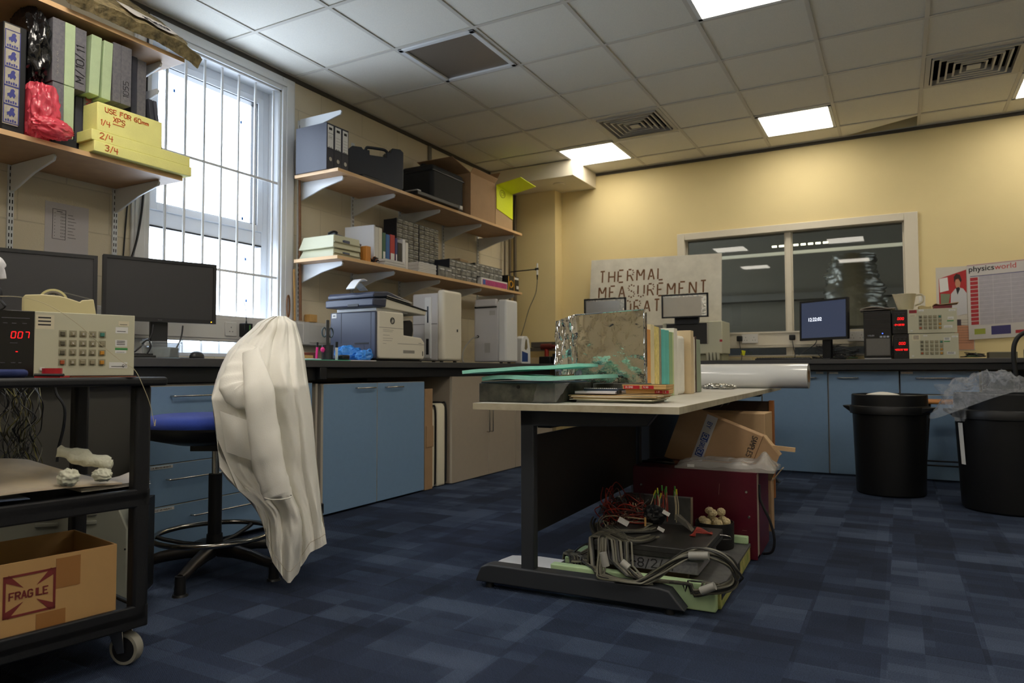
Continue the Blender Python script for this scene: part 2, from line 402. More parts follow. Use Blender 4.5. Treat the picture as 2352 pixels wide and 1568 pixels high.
def glassmat(name, tint=(1, 1, 1), gloss=0.08, rough=0.0, fres=True):
    m = bpy.data.materials.new(name); m.use_nodes = True; nt = m.node_tree; nt.nodes.clear(); N = nt.nodes.new; L = nt.links.new
    o = N('ShaderNodeOutputMaterial'); t = N('ShaderNodeBsdfTransparent'); t.inputs[0].default_value = (*tint, 1)
    g = N('ShaderNodeBsdfGlossy'); g.inputs['Roughness'].default_value = rough; mx = N('ShaderNodeMixShader')
    if fres:
        f = N('ShaderNodeLayerWeight'); f.inputs[0].default_value = 0.5; pw = N('ShaderNodeMath'); pw.operation = 'POWER'; pw.inputs[1].default_value = 5.0
        L(f.outputs['Facing'], pw.inputs[0]); a = N('ShaderNodeMath'); a.operation = 'ADD'; a.inputs[1].default_value = gloss; a.use_clamp = True
        L(pw.outputs[0], a.inputs[0]); L(a.outputs[0], mx.inputs[0])
    else: mx.inputs[0].default_value = gloss
    L(t.outputs[0], mx.inputs[1]); L(g.outputs[0], mx.inputs[2]); L(mx.outputs[0], o.inputs[0]); return m

M_carpet = carpet()
M_wleft = blockwork('cream_blockwork', (220, 210, 186), (0, 0, 0))
# brick pattern runs along y and z on the left wall
_mp = [n for n in M_wleft.node_tree.nodes if n.type == 'MAPPING'][0]
_cx = M_wleft.node_tree.nodes.new('ShaderNodeSeparateXYZ'); _cb = M_wleft.node_tree.nodes.new('ShaderNodeCombineXYZ')
_tc = [n for n in M_wleft.node_tree.nodes if n.type == 'TEX_COORD'][0]
M_wleft.node_tree.links.new(_tc.outputs['Object'], _cx.inputs[0]); M_wleft.node_tree.links.new(_cx.outputs['Y'], _cb.inputs['X']); M_wleft.node_tree.links.new(_cx.outputs['Z'], _cb.inputs['Y'])
M_wleft.node_tree.links.new(_cb.outputs[0], _mp.inputs[0])
M_yellow = mat('yellow_wall_paint', (230, 212, 160), 0.6, var=0.03, vs=1.5, bump=0.25, bs=160, spec=0.3)
M_wfar = mat('pale_wall_paint', (236, 228, 206), 0.7, var=0.03, vs=1.5)
M_tile = mat('ceiling_tile_speckle', (232, 229, 220), 0.9, var=0.05, vs=220, bump=0.5, bs=300, spec=0.2, detail=2)
M_tbar = mat('ceiling_grid_metal', (206, 202, 194), 0.5, spec=0.4)
M_white = mat('white_gloss_paint', (226, 228, 230), 0.35, spec=0.5)
M_cream = mat('cream_gloss_paint', (222, 214, 196), 0.4)
M_pvc = mat('white_pvc', (222, 226, 232), 0.3)
M_trunk = mat('white_trunking_plastic', (214, 212, 208), 0.4)
M_void = mat('plenum_dark', (30, 28, 26), 0.9)
M_glass = glassmat('window_glass')
M_black = mat('black_steel', (24, 25, 28), 0.45, spec=0.4)
M_top = mat('charcoal_laminate', (62, 62, 64), 0.45, var=0.05, vs=60)
M_blue = mat('blue_cabinet_laminate', (122, 152, 184), 0.5, var=0.02, vs=40, spec=0.35)
M_edge = mat('pale_panel_edging', (196, 188, 172), 0.5)
M_beige = mat('beige_cabinet_laminate', (170, 158, 142), 0.55, var=0.02, vs=30, spec=0.35)
M_grey = mat('grey_carcass_laminate', (138, 134, 128), 0.6)
M_chrome = mat('brushed_chrome', (190, 188, 182), 0.25, 1.0)
M_lamp2 = mat('rear_light_diffuser', (255, 252, 244), 0.5, emit=(255, 246, 232), es=LAMP*1.8)
M_lamp = mat('light_diffuser', (255, 252, 244), 0.5, emit=(255, 246, 228), es=LAMP)

b = MB(); b.bb(XL-.3, XR+.2, YF-.2, YB+.15, -0.1, 0.0); struct('floor', b, M_carpet)
# left wall with the window opening
WY0, WY1, WZ0, WZ1 = 2.47, 3.44, 0.935, 2.785
b = MB()
b.bb(XL-.28, XL, YF-.2, WY0, 0, 3.4); b.bb(XL-.28, XL, WY1, YB+.2, 0, 3.4); b.bb(XL-.28, XL, WY0, WY1, 0, WZ0); b.bb(XL-.28, XL, WY0, WY1, WZ1, 3.4)
struct('wall_left', b, M_wleft)
# back wall with the window into the next room
BX0, BX1, BZ0, BZ1 = -1.84, 0.075, 0.965, 2.13
b = MB()
b.bb(XL, BX0, YB, YB+.15, 0, 3.4); b.bb(BX1, XR+.2, YB, YB+.15, 0, 3.4); b.bb(BX0, BX1, YB, YB+.15, 0, BZ0); b.bb(BX0, BX1, YB, YB+.15, BZ1, 3.4)
struct('wall_back', b, M_yellow)
b = MB(); b.bb(XL+.001, -3.16, 6.70, YB-.001, 0, 2.754); struct('wall_pillar', b, M_yellow)
b = MB(); b.bb(XR, XR+.2, YF, YB, 0, 3.4); struct('wall_right', b, M_wfar)
b = MB(); b.bb(XL, XR, YF-.2, YF, 0, 3.4); struct('wall_front', b, M_wfar)

# suspended ceiling: cells on a 600 mm grid
LIT = [(-1, 4), (2, 4), (5, 4), (2, 0), (5, 0), (-1, -4), (2, -4), (5, -4), (-1, -8), (2, -8), (5, -8)]
UNLIT = (-1, 0)
VENTS = [(0, 3), (4, 3)]
xs = [XL]+[GX+TS*i for i in range(-2, 9)]+[XR]
ys = [YF]+[GY+TS*j for j in range(-11, 6)]+[YB]
ci = {i: (GX+TS*i) for i in range(-2, 9)}
b = MB(); zt = HC+0.006
for a in range(len(xs)-1):
    for c in range(len(ys)-1):
        i, j = a-3, c-12
        if (i, j) in LIT or (i, j) == UNLIT or (i, j) in VENTS: continue
        x0, x1, y0, y1 = xs[a], xs[a+1], ys[c], ys[c+1]
        if (i, j) == (3, 5):     # tile slipped out at the wall
            b.add([(x0, y0, zt), (x0, y1, zt), (x1, y0+.04, zt+.0), (x1, y0, zt), (x0, y0, zt+.015), (x0, y1, zt+.015), (x1, y0+.04, zt+.015), (x1, y0, zt+.015)],
                  [(0, 1, 2, 3), (7, 6, 5, 4), (1, 5, 6, 2)]); continue
        if (i, j) == (5, 3): continue
        b.bb(x0, x1, y0, y1, zt, zt+.015)
struct('ceiling', b, M_tile)
b = MB(); b.bb(XL-.28, XR+.2, YF-.2, YB+.15, 3.4, 3.5); struct('trim_1', b, M_void)
b = MB()
for i in range(-2, 9): x = GX+TS*i; b.bb(x-.012, x+.012, YF, YB, HC, HC+.004)
for j in range(-11, 6): y = GY+TS*j; b.bb(XL, XR, y-.012, y+.012, HC-.0005, HC+.0035)
b.bb(XL, XR, YB-.022, YB, HC-.002, HC+.002); b.bb(XL, XL+.022, YF, YB, HC-.002, HC+.002)
struct('trim_2', b, M_tbar)
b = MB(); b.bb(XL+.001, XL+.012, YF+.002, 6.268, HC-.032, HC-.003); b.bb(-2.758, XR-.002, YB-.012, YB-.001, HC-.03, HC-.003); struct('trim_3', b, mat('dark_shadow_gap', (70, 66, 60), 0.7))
# boxed-in bulkhead in the far corner
b = MB(); b.bb(XL+.001, -2.76, 6.27, YB-.001, 2.755, HC-.003); struct('trim_4', b, M_cream, bevel=.004)
b = MB(); b.lathe([(0.0, 0), (.055, 0), (.06, .004), (.06, .012)], (-3.02, 6.5, 2.744), 32); struct('trim_5', b, M_cream)

# ---- ceiling fittings
def ceil_cell(i, j): return (GX+TS*(i+.5), GY+TS*(j+.5))
LB = {(-1, 4): 'lit square ceiling light panel above the sign, beside the boxed bulkhead', (2, 4): 'lit square ceiling light panel above the window into the next room',
      (5, 4): 'lit ceiling light panel cut off by the right edge of the photo', (2, 0): 'lit ceiling light panel cut off by the top edge of the photo'}
for (i, j) in LIT:
    cx, cy = ceil_cell(i, j)
    t = thing('ceiling_light', LB.get((i, j), 'lit ceiling light panel behind the camera, seen only reflected in the back window'), 'ceiling light', (cx, cy, HC), 'recessed ceiling light panels')
    f = MB(); h = .286
    for s in (-1, 1): f.bb(cx+s*h-.012*(1 if s > 0 else -1)-.012, cx+s*h-.012*(1 if s > 0 else -1)+.012, cy-h, cy+h, HC-.004, HC+.05)
    for s in (-1, 1): f.bb(cx-h, cx+h, cy+s*(h-.012)-.012, cy+s*(h-.012)+.012, HC-.004, HC+.05)
    part('frame', f, M_white, t)
    d = MB(); d.bb(cx-h+.02, cx+h-.02, cy-h+.02, cy+h-.02, HC+.006, HC+.012); part('diffuser', d, M_lamp if j >= 0 else M_lamp2, t)
cx, cy = ceil_cell(*UNLIT)
t = thing('ceiling_light', 'switched-off grey ceiling light panel near the window', 'ceiling light', (cx, cy, HC), 'recessed ceiling light panels')
f = MB(); h = .286
for s in (-1, 1): f.bb(cx+s*(h-.017)-.017, cx+s*(h-.017)+.017, cy-h, cy+h, HC-.008, HC+.03)
for s in (-1, 1): f.bb(cx-h, cx+h, cy+s*(h-.017)-.017, cy+s*(h-.017)+.017, HC-.008, HC+.03)
part('frame', f, M_white, t, bevel=.003)
d = MB(); d.bb(cx-h+.02, cx+h-.02, cy-h+.02, cy+h-.02, HC+.004, HC+.012); part('diffuser', d, mat('unlit_diffuser', (120, 110, 100), 0.35, var=.08, vs=300, detail=1), t, label='grey unlit diffuser')
for k, (i, j) in enumerate(VENTS):
    cx, cy = ceil_cell(i, j)
    t = thing('air_diffuser', ['square ceiling air diffuser with a curled panel hanging under it', 'square ceiling air diffuser at upper right with a loose tile beside it'][k], 'air vent', (cx, cy, HC), 'square ceiling air diffusers')
    f = MB(); h = .286
    def sqring(mb, h0, z0, h1, z1, th=.004):
        for (ax, ay) in ((1, 0), (-1, 0), (0, 1), (0, -1)):
            if ax: P = [(cx+ax*h0, cy-h0, z0), (cx+ax*h0, cy+h0, z0), (cx+ax*h1, cy+h1, z1), (cx+ax*h1, cy-h1, z1)]
            else: P = [(cx-h0, cy+ay*h0, z0), (cx+h0, cy+ay*h0, z0), (cx+h1, cy+ay*h1, z1), (cx-h1, cy+ay*h1, z1)]
            mb.hexa(P, [(p[0], p[1], p[2]+th) for p in P])
    sqring(f, .286, HC-.002, .255, HC-.002); part('frame', f, M_tbar, t)
    for q in range(5):
        l = MB(); h0 = .25-q*.043; sqring(l, h0, HC-.014, h0-.013, HC+.022, .003); sqring(l, h0, HC-.014, h0-.012, HC-.014, .002); part('louvre', l, M_tbar, t)
    c = MB(); c.bb(cx-.04, cx+.04, cy-.04, cy+.04, HC-.016, HC-.01); part('centre_plate', c, M_tbar, t)
    k_ = MB()
    for (x0, x1, y0, y1) in ((-.286, -.28, -.286, .286), (.28, .286, -.286, .286), (-.28, .28, -.286, -.28), (-.28, .28, .28, .286)): k_.bb(cx+x0, cx+x1, cy+y0, cy+y1, HC+.006, HC+.14)
    k_.bb(cx-.286, cx+.286, cy-.286, cy+.286, HC+.14, HC+.15); part('plenum_box', k_, M_void, t)
# curled deflector sheet under the first vent
cx, cy = ceil_cell(0, 3)
b = MB(); b.sheet(lambda u, v: (cx-.295+.59*u, cy+.295-(.03+.11*math.sin(PI*u))*(1-v), HC-.024-.035*math.sin(PI*u)*(.4+.6*(1-v))), 24, 6, .003)
solo('vent_cover_sheet', b, M_tile, 'curled pale sheet sagging below the square air diffuser over the sign', 'sheet')
# loose tile beside the second vent
cx, cy = ceil_cell(5, 3)
b = MB(); b.hexa([(cx-.285, cy-.285, HC-.02), (cx+.285, cy-.285, HC+.01), (cx+.285, cy+.285, HC+.01), (cx-.285, cy+.285, HC-.02)], [(cx-.285, cy-.285, HC-.005), (cx+.285, cy-.285, HC+.025), (cx+.285, cy+.285, HC+.025), (cx-.285, cy+.285, HC-.005)])
solo('ceiling_tile', b, M_tile, 'loose ceiling tile dropped out of its grid beside the right air diffuser', 'ceiling tile')

# ---- window_1 (left wall)
w = bpy.data.objects.new('window_1', None); col.objects.link(w); w['kind'] = 'structure'; _base['window_1'] = V3((0, 0, 0))
gx = -3.85
f = MB()   # reveal lining, fixed frame
e_ = .001; f.bb(XL-.26, XL-.001, WY0+e_, WY0+.012, WZ0+e_, WZ1-e_); f.bb(XL-.26, XL-.001, WY1-.012, WY1-e_, WZ0+e_, WZ1-e_); f.bb(XL-.26, XL-.001, WY0+e_, WY1-e_, WZ1-.012, WZ1-e_); f.bb(XL-.26, XL-.001, WY0+e_, WY1-e_, WZ0+e_, WZ0+.02)
part('window_reveal', f, M_white, w)
f = MB()
for (y0, y1, z0, z1) in ((WY0+.012, WY0+.07, WZ0+.02, WZ1-.012), (WY1-.07, WY1-.012, WZ0+.02, WZ1-.012), (WY0+.07, WY1-.07, WZ1-.07, WZ1-.012), (WY0+.07, WY1-.07, WZ0+.02, WZ0+.08), (WY0+.07, WY1-.07, 1.70, 1.79)):
    f.bb(gx-.035, gx+.035, y0, y1, z0, z1)
part('window_frame', f, M_pvc, w, bevel=.004)
f = MB(); y0, y1, z0, z1 = WY0+.07, WY1-.07, 1.79, WZ1-.07   # upper opening sash
for q in ((y0, y0+.045, z0, z1), (y1-.045, y1, z0, z1), (y0+.045, y1-.045, z1-.045, z1), (y0+.045, y1-.045, z0, z0+.045)): f.bb(gx-.02, gx+.05, *q)
part('window_sash', f, M_pvc, w, bevel=.004)
f = MB()
for q in ((y0+.045, y0+.05, z0+.045, z1-.045), (y1-.05, y1-.045, z0+.045, z1-.045), (y0+.045, y1-.045, z1-.05, z1-.045), (y0+.045, y1-.045, z0+.045, z0+.05), (y0, y1, 1.69, 1.70)): f.bb(gx-.02, gx+.04, *q)
part('glazing_gasket', f, M_black, w)
g = MB(); g.bb(gx-.006, gx, y0+.045, y1-.045, z0+.045, z1-.045); g.bb(gx-.006, gx, WY0+.07, WY1-.07, WZ0+.08, 1.70); part('window_pane', g, M_glass, w)
f = MB()
f.bb(XL+.001, XL+.018, WY1, 3.55, .92, 2.880); f.bb(XL+.001, XL+.018, 2.365, WY0, .92, 2.880); f.bb(XL+.001, XL+.018, WY0, WY1, WZ1, 2.880)
f.bb(XL+.018, XL+.026, WY1+.03, 3.535, .92, 2.85); f.bb(XL+.018, XL+.026, 2.38, WY0-.03, .92, 2.85); f.bb(XL+.018, XL+.026, WY0-.03, WY1+.03, WZ1+.03, 2.85)
part('window_architrave', f, M_white, w, bevel=.004)
for y in (2.592, 2.717, 2.848, 2.975, 3.104, 3.238, 3.392):
    q = MB(); q.cyl((-3.735, y, WZ0+.02), (-3.735, y, WZ1-.012), .008, n=12); part('security_bar', q, M_white, w)
for z in (2.134, 1.48):
    q = MB(); q.bb(-3.731, -3.725, WY0+.012, WY1-.012, z-.008, z+.008); part('cross_bar', q, M_white, w)
q = MB()
for (y, z) in ((2.72, 2.56), (2.78, 2.1), (3.22, 2.52), (3.24, 1.87), (3.27, 1.6), (3.28, 1.32)): q.bb(gx+.0005, gx+.0035, y-.007, y+.007, z-.012, z+.008)
part('tape_scrap', q, mat('blue_tape', (60, 110, 170), .5), w)
q = MB(); q.bb(-3.685, -3.67, 3.50, 3.52, 1.215, 1.36); 
# service trunking under the window
b = MB(); b.bb(XL+.001, XL+.06, 1.2, 2.36, 1.025, 1.19); b.bb(XL+.028, XL+.06, 2.36, 3.556, 1.025, 1.19); b.bb(XL+.001, XL+.06, 3.556, 3.98, 1.025, 1.19)
t = bpy.data.objects.new('trim_6', None); col.objects.link(t); t['kind'] = 'structure'; _base['trim_6'] = V3((0, 0, 0))
part('trunking_body', b, M_trunk, t, bevel=.006)
b = MB(); b.bb(XL+.06, XL+.066, 1.2, 3.62, 1.045, 1.17); b.bb(XL+.06, XL+.066, 3.64, 3.98, 1.045, 1.17); b.bb(XL+.058, XL+.07, 3.60, 3.66, 1.03, 1.185); part('trunking_cover', b, M_trunk, t, bevel=.002)

# ---- window_2 (back wall, into the next room)
w = bpy.data.objects.new('window_2', None); col.objects.link(w); w['kind'] = 'structure'; _base['window_2'] = V3((0, 0, 0))
f = MB()
f.bb(-1.90, BX0+.012, YB-.022, YB-.001, BZ0, 2.185); f.bb(BX1-.012, .165, YB-.022, YB-.001, BZ0, 2.185); f.bb(BX0+.012, BX1-.012, YB-.022, YB-.001, BZ1-.012, 2.185)
f.bb(BX0+e_, BX0+.015, YB, YB+.149, BZ0+e_, BZ1-e_); f.bb(BX1-.015, BX1-e_, YB, YB+.149, BZ0+e_, BZ1-e_); f.bb(BX0+e_, BX1-e_, YB, YB+.149, BZ1-.015, BZ1-e_); f.bb(BX0+e_, BX1-e_, YB, YB+.149, BZ0+e_, BZ0+.015)
part('window_frame', f, M_cream, w, bevel=.004)
f = MB(); f.bb(-.90, -.852, YB+.03, YB+.08, BZ0+e_, BZ1-e_)
for (x0, x1) in ((BX0+.015, -.90), (-.852, BX1-.015)):
    for q in ((x0, x0+.012, BZ0, BZ1), (x1-.012, x1, BZ0, BZ1)): f.bb(q[0], q[1], YB+.045, YB+.065, q[2]+.01, q[3]-.01)
part('window_mullion', f, M_cream, w, bevel=.003)
g = MB(); g.bb(BX0+.015, BX1-.015, YB+.052, YB+.058, BZ0+.01, BZ1-.01); part('window_pane', g, glassmat('partition_glass', (.72, .73, .70), .02), w)
t = bpy.data.objects.new('trim_7', None); col.objects.link(t); t['kind'] = 'structure'; _base['trim_7'] = V3((0, 0, 0))
b = MB(); b.bb(-3.1, .22, YB-.06, YB-.023, 1.045, 1.195); part('trunking_body', b, M_cream, t, bevel=.006)
b = MB(); b.bb(-3.1, .22, YB-.064, YB-.06, 1.07, 1.075); b.bb(-3.1, .22, YB-.07, YB-.06, 1.18, 1.195); part('trunking_cover', b, M_cream, t)

# ---- the dark room beyond
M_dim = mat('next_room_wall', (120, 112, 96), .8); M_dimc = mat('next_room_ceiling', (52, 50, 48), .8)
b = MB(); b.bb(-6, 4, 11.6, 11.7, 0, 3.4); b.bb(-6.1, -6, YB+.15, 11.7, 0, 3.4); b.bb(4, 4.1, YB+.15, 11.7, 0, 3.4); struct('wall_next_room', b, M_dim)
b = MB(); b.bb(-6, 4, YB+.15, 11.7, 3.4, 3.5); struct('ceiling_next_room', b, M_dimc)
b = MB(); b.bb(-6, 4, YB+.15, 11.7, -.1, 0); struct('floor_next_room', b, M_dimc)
# ================================================================== shelving on the left wall
M_shelf = mat('beech_shelf_laminate', (176, 138, 100), 0.5, var=.1, vs=14)
M_shelfu = mat('shelf_underside', (150, 128, 110), 0.6, var=.05, vs=14)
M_shelfe = mat('beech_shelf_edging', (214, 176, 130), 0.45)
M_brk = mat('white_bracket_enamel', (218, 222, 226), 0.3)
M_slot = mat('slot_shadow', (20, 20, 20), 0.9)

def bracket(t, y, ztop, ln, name='shelf_bracket', zx=XL+.0152, hs=1.0):
    b = MB(); w = .012
    poly = [(0, 0), (ln, 0), (ln+.01, -.012), (ln, -.03), (ln*.55, -.065), (.03, -.125), (0, -.13)]; poly = [(p_[0], p_[1]*hs) for p_ in poly]
    b.prism(poly, (zx, y+w/2, ztop), X, Z, w); part(name, b, M_brk, t, bevel=.0025)
def upright(t, y, z0, z1):
    b = MB(); b.bb(XL+.001, XL+.014, y-.013, y+.013, z0, z1); b.cur = 1
    z = z0+.03
    while z < z1-.02:
        for s in (-.006, .006): b.bb(XL+.0135, XL+.0146, y+s-.0022, y+s+.0022, z, z+.018)
        z += .032
    part('shelf_upright', b, [M_brk, M_slot], t)
def shelf_board(t, y0, y1, zt, x1=-3.24, th=.022, xb=XL+.016):
    b = MB(); b.bb(xb, x1-.003, y0, y1, zt-th, zt); o = part('shelf_board', b, M_shelf, t)
    e = MB(); e.bb(x1-.003, x1, y0, y1, zt-th, zt); e.bb(xb, x1, y0-.002, y0, zt-th, zt); e.bb(xb, x1, y1, y1+.002, zt-th, zt); part('edging_strip', e, M_shelfe, o)

def rail(y, z0, z1, label, grp):
    t = thing('slotted_rail', label, 'shelf rail', (XL, y, z0), grp); upright(t, y, z0, z1)
def shelf(label, y0, y1, zt, ys_, ln, grp, xb, hs=None):
    t = thing('bracket_shelf', label, 'shelf', (XL+.2, (y0+y1)/2, zt), grp); shelf_board(t, y0, y1, zt, xb=xb)
    for k, y in enumerate(ys_): bracket(t, y, zt-.022, ln, hs=hs[k] if hs else 1)
RR = (3.605, 4.163, 4.754, 5.405, 6.022)
for y, w_ in zip(RR, ('nearest the barred window', 'second from the barred window', 'middle one of the five', 'second from the room corner', 'nearest the room corner')):
    rail(y, 1.195, 2.62 if y < 5 else 2.3, 'white slotted shelf rail right of the window, '+w_, 'slotted rails right of the window')
shelf('lower wooden shelf right of the window, holding binders and small drawers', 3.50, 6.10, 1.61, RR, .40, 'bracket shelves', XL+.075)
shelf('upper wooden shelf right of the window, holding files, cases and cartons', 3.50, 6.10, 2.195, RR, .40, 'bracket shelves', XL+.075)
t = thing('spare_bracket', 'empty white shelf bracket above the lever arch files', 'bracket', (XL, 3.605, 2.5), 'empty shelf brackets'); bracket(t, 3.605, 2.63, .38)
for y, w_ in ((1.765, 'further from the window'), (2.275, 'nearer the window')): rail(y, 1.2, 2.62, 'white slotted rail under the foam sample shelves, '+w_, 'slotted rails left of the window')
shelf('lower wooden shelf left of the window, crowded with foam samples', .95, 2.345, 1.852, (1.765, 2.275), .36, 'bracket shelves', XL+.016)
shelf('top wooden shelf left of the window, under the mineral wool slab', .95, 2.345, 2.477, (1.765, 2.275), .36, 'bracket shelves', XL+.016, (.22, 1))
t = thing('spare_bracket', 'empty white shelf bracket behind the leaning dark boards', 'bracket', (XL, 2.275, 2.3), 'empty shelf brackets'); bracket(t, 2.275, 2.316, .34)

# ================================================================== foam samples on the left shelf
M_fgreen = mat('green_foam', (178, 198, 158), 0.85, var=.05, vs=20, bump=.4, bs=200)
M_fgrey = mat('grey_foam', (96, 96, 104), 0.85, rgb2=(118, 116, 120), vs=90, bump=.4, bs=200)
M_fdark = mat('dark_grey_foam', (58, 60, 72), 0.8, var=.08, vs=40)
M_fyel = mat('pale_yellow_foam', (240, 236, 150), 0.8, var=.04, vs=12, bump=.35, bs=120)
M_fcream = mat('cream_foam', (214, 208, 180), 0.8)
M_ink = mat('black_marker_ink', (22, 22, 28), .6)
M_red = mat('red_marker_ink', (176, 40, 36), .6)
M_orange = mat('orange_marker_ink', (214, 96, 40), .6)
SX = -3.27
def ys(px, py, x=SX): return AX(px, py, x).y
def slab(y0, y1, z0, z1, m, label, tilt=0, x1=SX, d=.30, name='foam_slab', cat='insulation slab', group='insulation slabs on the left shelf', txt=None, tm=None, th=.034, rot=True, tw=.004):
    t = thing(name, label, cat, ((x1-d/2), (y0+y1)/2, z0), group)
    b = MB(); M = Matrix.Rotation(tilt, 3, 'X'); c = V3((x1-d/2, (y0+y1)/2, (z0+z1)/2)); b.box(c, (d, y1-y0, z1-z0), M=M)
    part('slab', b, m, t, bevel=.002)
    if txt:
        w = MB(); strokes(w, txt, c+M@V3((d/2+.0002, th*.42, -(z1-z0)*.38)), M@Z, M@(-Y), th, tw, jit=.4, seed=len(label)); part('lettering', w, tm, t)
    return t
zb, zm, zt2 = 1.853, 2.138, 2.425
a = lambda p0, p1, py: (ys(p0, py), ys(p1, py))
# upper row, left to right
def S(p0, p1, py, z0, z1, m, label, **k): xx = k.get('x1', SX); y0, y1 = ys(p0, py, xx), ys(p1, py, xx); return slab(y0, y1-.001, z0, z1, m, label, **k)
S(119, 148, 170, zm, zt2, M_fgrey, 'grey foam slab with faint pencil writing, leftmost of the upper row on the left shelf', txt='~~~~', tm=mat('pale_pencil', (150, 146, 138), .6), th=.03, tw=.002)
S(148, 172, 170, zm, zt2, M_fgreen, 'pale green foam slab between the pencilled grey one and the date-marked grey one')
S(172, 198, 170, zm-.004, zt2-.004, M_fgrey, 'grey foam slab dated in black marker in the upper row', txt='M/10/11', tm=M_ink, th=.034)
S(207, 231, 180, zm, zt2-.006, M_fgreen, 'leaning green foam slab right of the dated grey slab', tilt=-.035)
S(235.5, 257, 190, zm-.004, zt2-.01, M_fgreen, 'leaning green foam slab with a dark edge, second right of the dated grey slab', tilt=-.03)
S(259, 278, 200, zm, zt2, M_fgrey, 'blank grey foam slab touching the leaning green ones')
S(278, 302, 200, zm, zt2, M_fgrey, 'grey foam slab pencilled 1055 on its edge', txt='1055', tm=M_ink, th=.026, tw=.002)
S(302, 315, 210, zm-.15, zt2, M_fdark, 'thin near-black foam slab left of the one numbered 1678', x1=-3.335)  # added filler: its near-black colour paints the shade between two slabs
S(315, 336, 215, zm-.15, zt2-.005, M_fgrey, 'grey foam slab numbered 1678, right end of the upper row', x1=-3.335, txt='1678', tm=M_ink, th=.028, tw=.003)
# lower row
S(119, 146, 270, zb+.045, zm-.003, M_fgrey, 'grey foam slab with red scrawl, lower row behind the pink bag', txt='~~~~~', tm=M_red, th=.03)
S(146, 170, 275, zb+.045, zm-.003, M_fgreen, 'pale green foam slab in the lower row of the left shelf')
S(190, 214, 310, zb, zm-.006, M_fgrey, 'speckled grey foam slab lettered 335 A RETAINED in the lower row', x1=-3.335, txt='335 A RETAIND', tm=M_red, th=.024, tw=.0028)
S(216, 228, 310, zb, zm-.04, M_fcream, 'thin cream foam slab behind the yellow blocks', x1=-3.335)
S(172, 189, 290, zb, zm-.01, M_fdark, 'dark foam slab in the shadow of the lower row', x1=-3.335)  # dark body put in for the shade of an open gap, not a sample
y0, y1 = a(115, 188, 335)
b = MB(); b.bb(-3.6, -3.262, y0, y1-.03, zb, zb+.04); solo('foam_tray', b, M_black, 'flat black tray under the scrawled grey and green slabs', 'tray', bevel=.002)
# leaning dark boards at the window end of the shelf
t = thing('foam_board', 'dark grey board leaning against the end of the sample row', 'insulation board', (-3.4, 2.3, zb))
b = MB(); b.hexa([(-3.50, 2.268, zb+.001), (-3.335, 2.268, zb+.001), (-3.335, 2.290, zb+.001), (-3.50, 2.290, zb+.001)], [(-3.50, 2.212, 2.238), (-3.335, 2.212, 2.238), (-3.335, 2.234, 2.238), (-3.50, 2.234, 2.238)]); part('board', b, M_fdark, t, bevel=.002)
t = thing('foam_board', 'second dark board leaning outermost at the window end of the left shelf', 'insulation board', (-3.4, 2.3, zb))
b = MB(); b.hexa([(-3.50, 2.300, zb+.001), (-3.335, 2.300, zb+.001), (-3.335, 2.318, zb+.001), (-3.50, 2.318, zb+.001)], [(-3.50, 2.240, 2.238), (-3.335, 2.240, 2.238), (-3.335, 2.258, 2.238), (-3.50, 2.258, 2.238)]); part('board', b, mat('slate_foam', (74, 76, 90), .8, var=.08, vs=40), t, bevel=.002)
# yellow foam blocks
def yblock(c0, px1, zlo, zhi, label, words, dx0=-3.325, fx=-3.215):
    t = thing('foam_block', label, 'foam block', ((dx0+fx)/2, (c0+px1)/2, zlo), 'yellow foam blocks')
    b = MB(); b.bb(dx0, fx, c0, px1, zlo, zhi); part('block', b, M_fyel, t, bevel=.003)
    w = MB()
    for (tx, oy, oz, h) in words: strokes(w, tx, (fx+.0003, c0+oy, zlo+oz), Y, Z, h, .0035, jit=.5, seed=len(tx)+3)
    part('lettering', w, M_orange, t)
    return t
yb0 = AX(215, 370, -3.215).y
yblock(AX(216, 360, -3.2).y, AX(440, 410, -3.2).y, zb, zb+.05, 'pale yellow foam block marked 3/4, bottom of the stack', [('3/4', .05, .012, .026)], fx=-3.2)
yblock(AX(214, 345, -3.2).y-.006, AX(438, 385, -3.2).y, zb+.051, zb+.101, 'pale yellow foam block marked 2/4, middle of the stack', [('2/4', .038, .014, .026)], fx=-3.205)
fx = -3.21; yA = AX(223, 300, fx).y; yBk = AX(372, 330, fx).y
t = yblock(yA, yBk, zb+.102, zb+.236, 'thick yellow foam block lettered USE FOR 60mm XPS on top of the stack', [('USE FOR 60mm', .036, .094, .021), ('XPS', .075, .060, .022), ('1/4', .012, .030, .024)], fx=fx)
w = MB(); w.box((fx+.0008, yA+.10, zb+.102+.050), (.0012, .055, .003), rx=0); part('underline', w, M_orange, t)

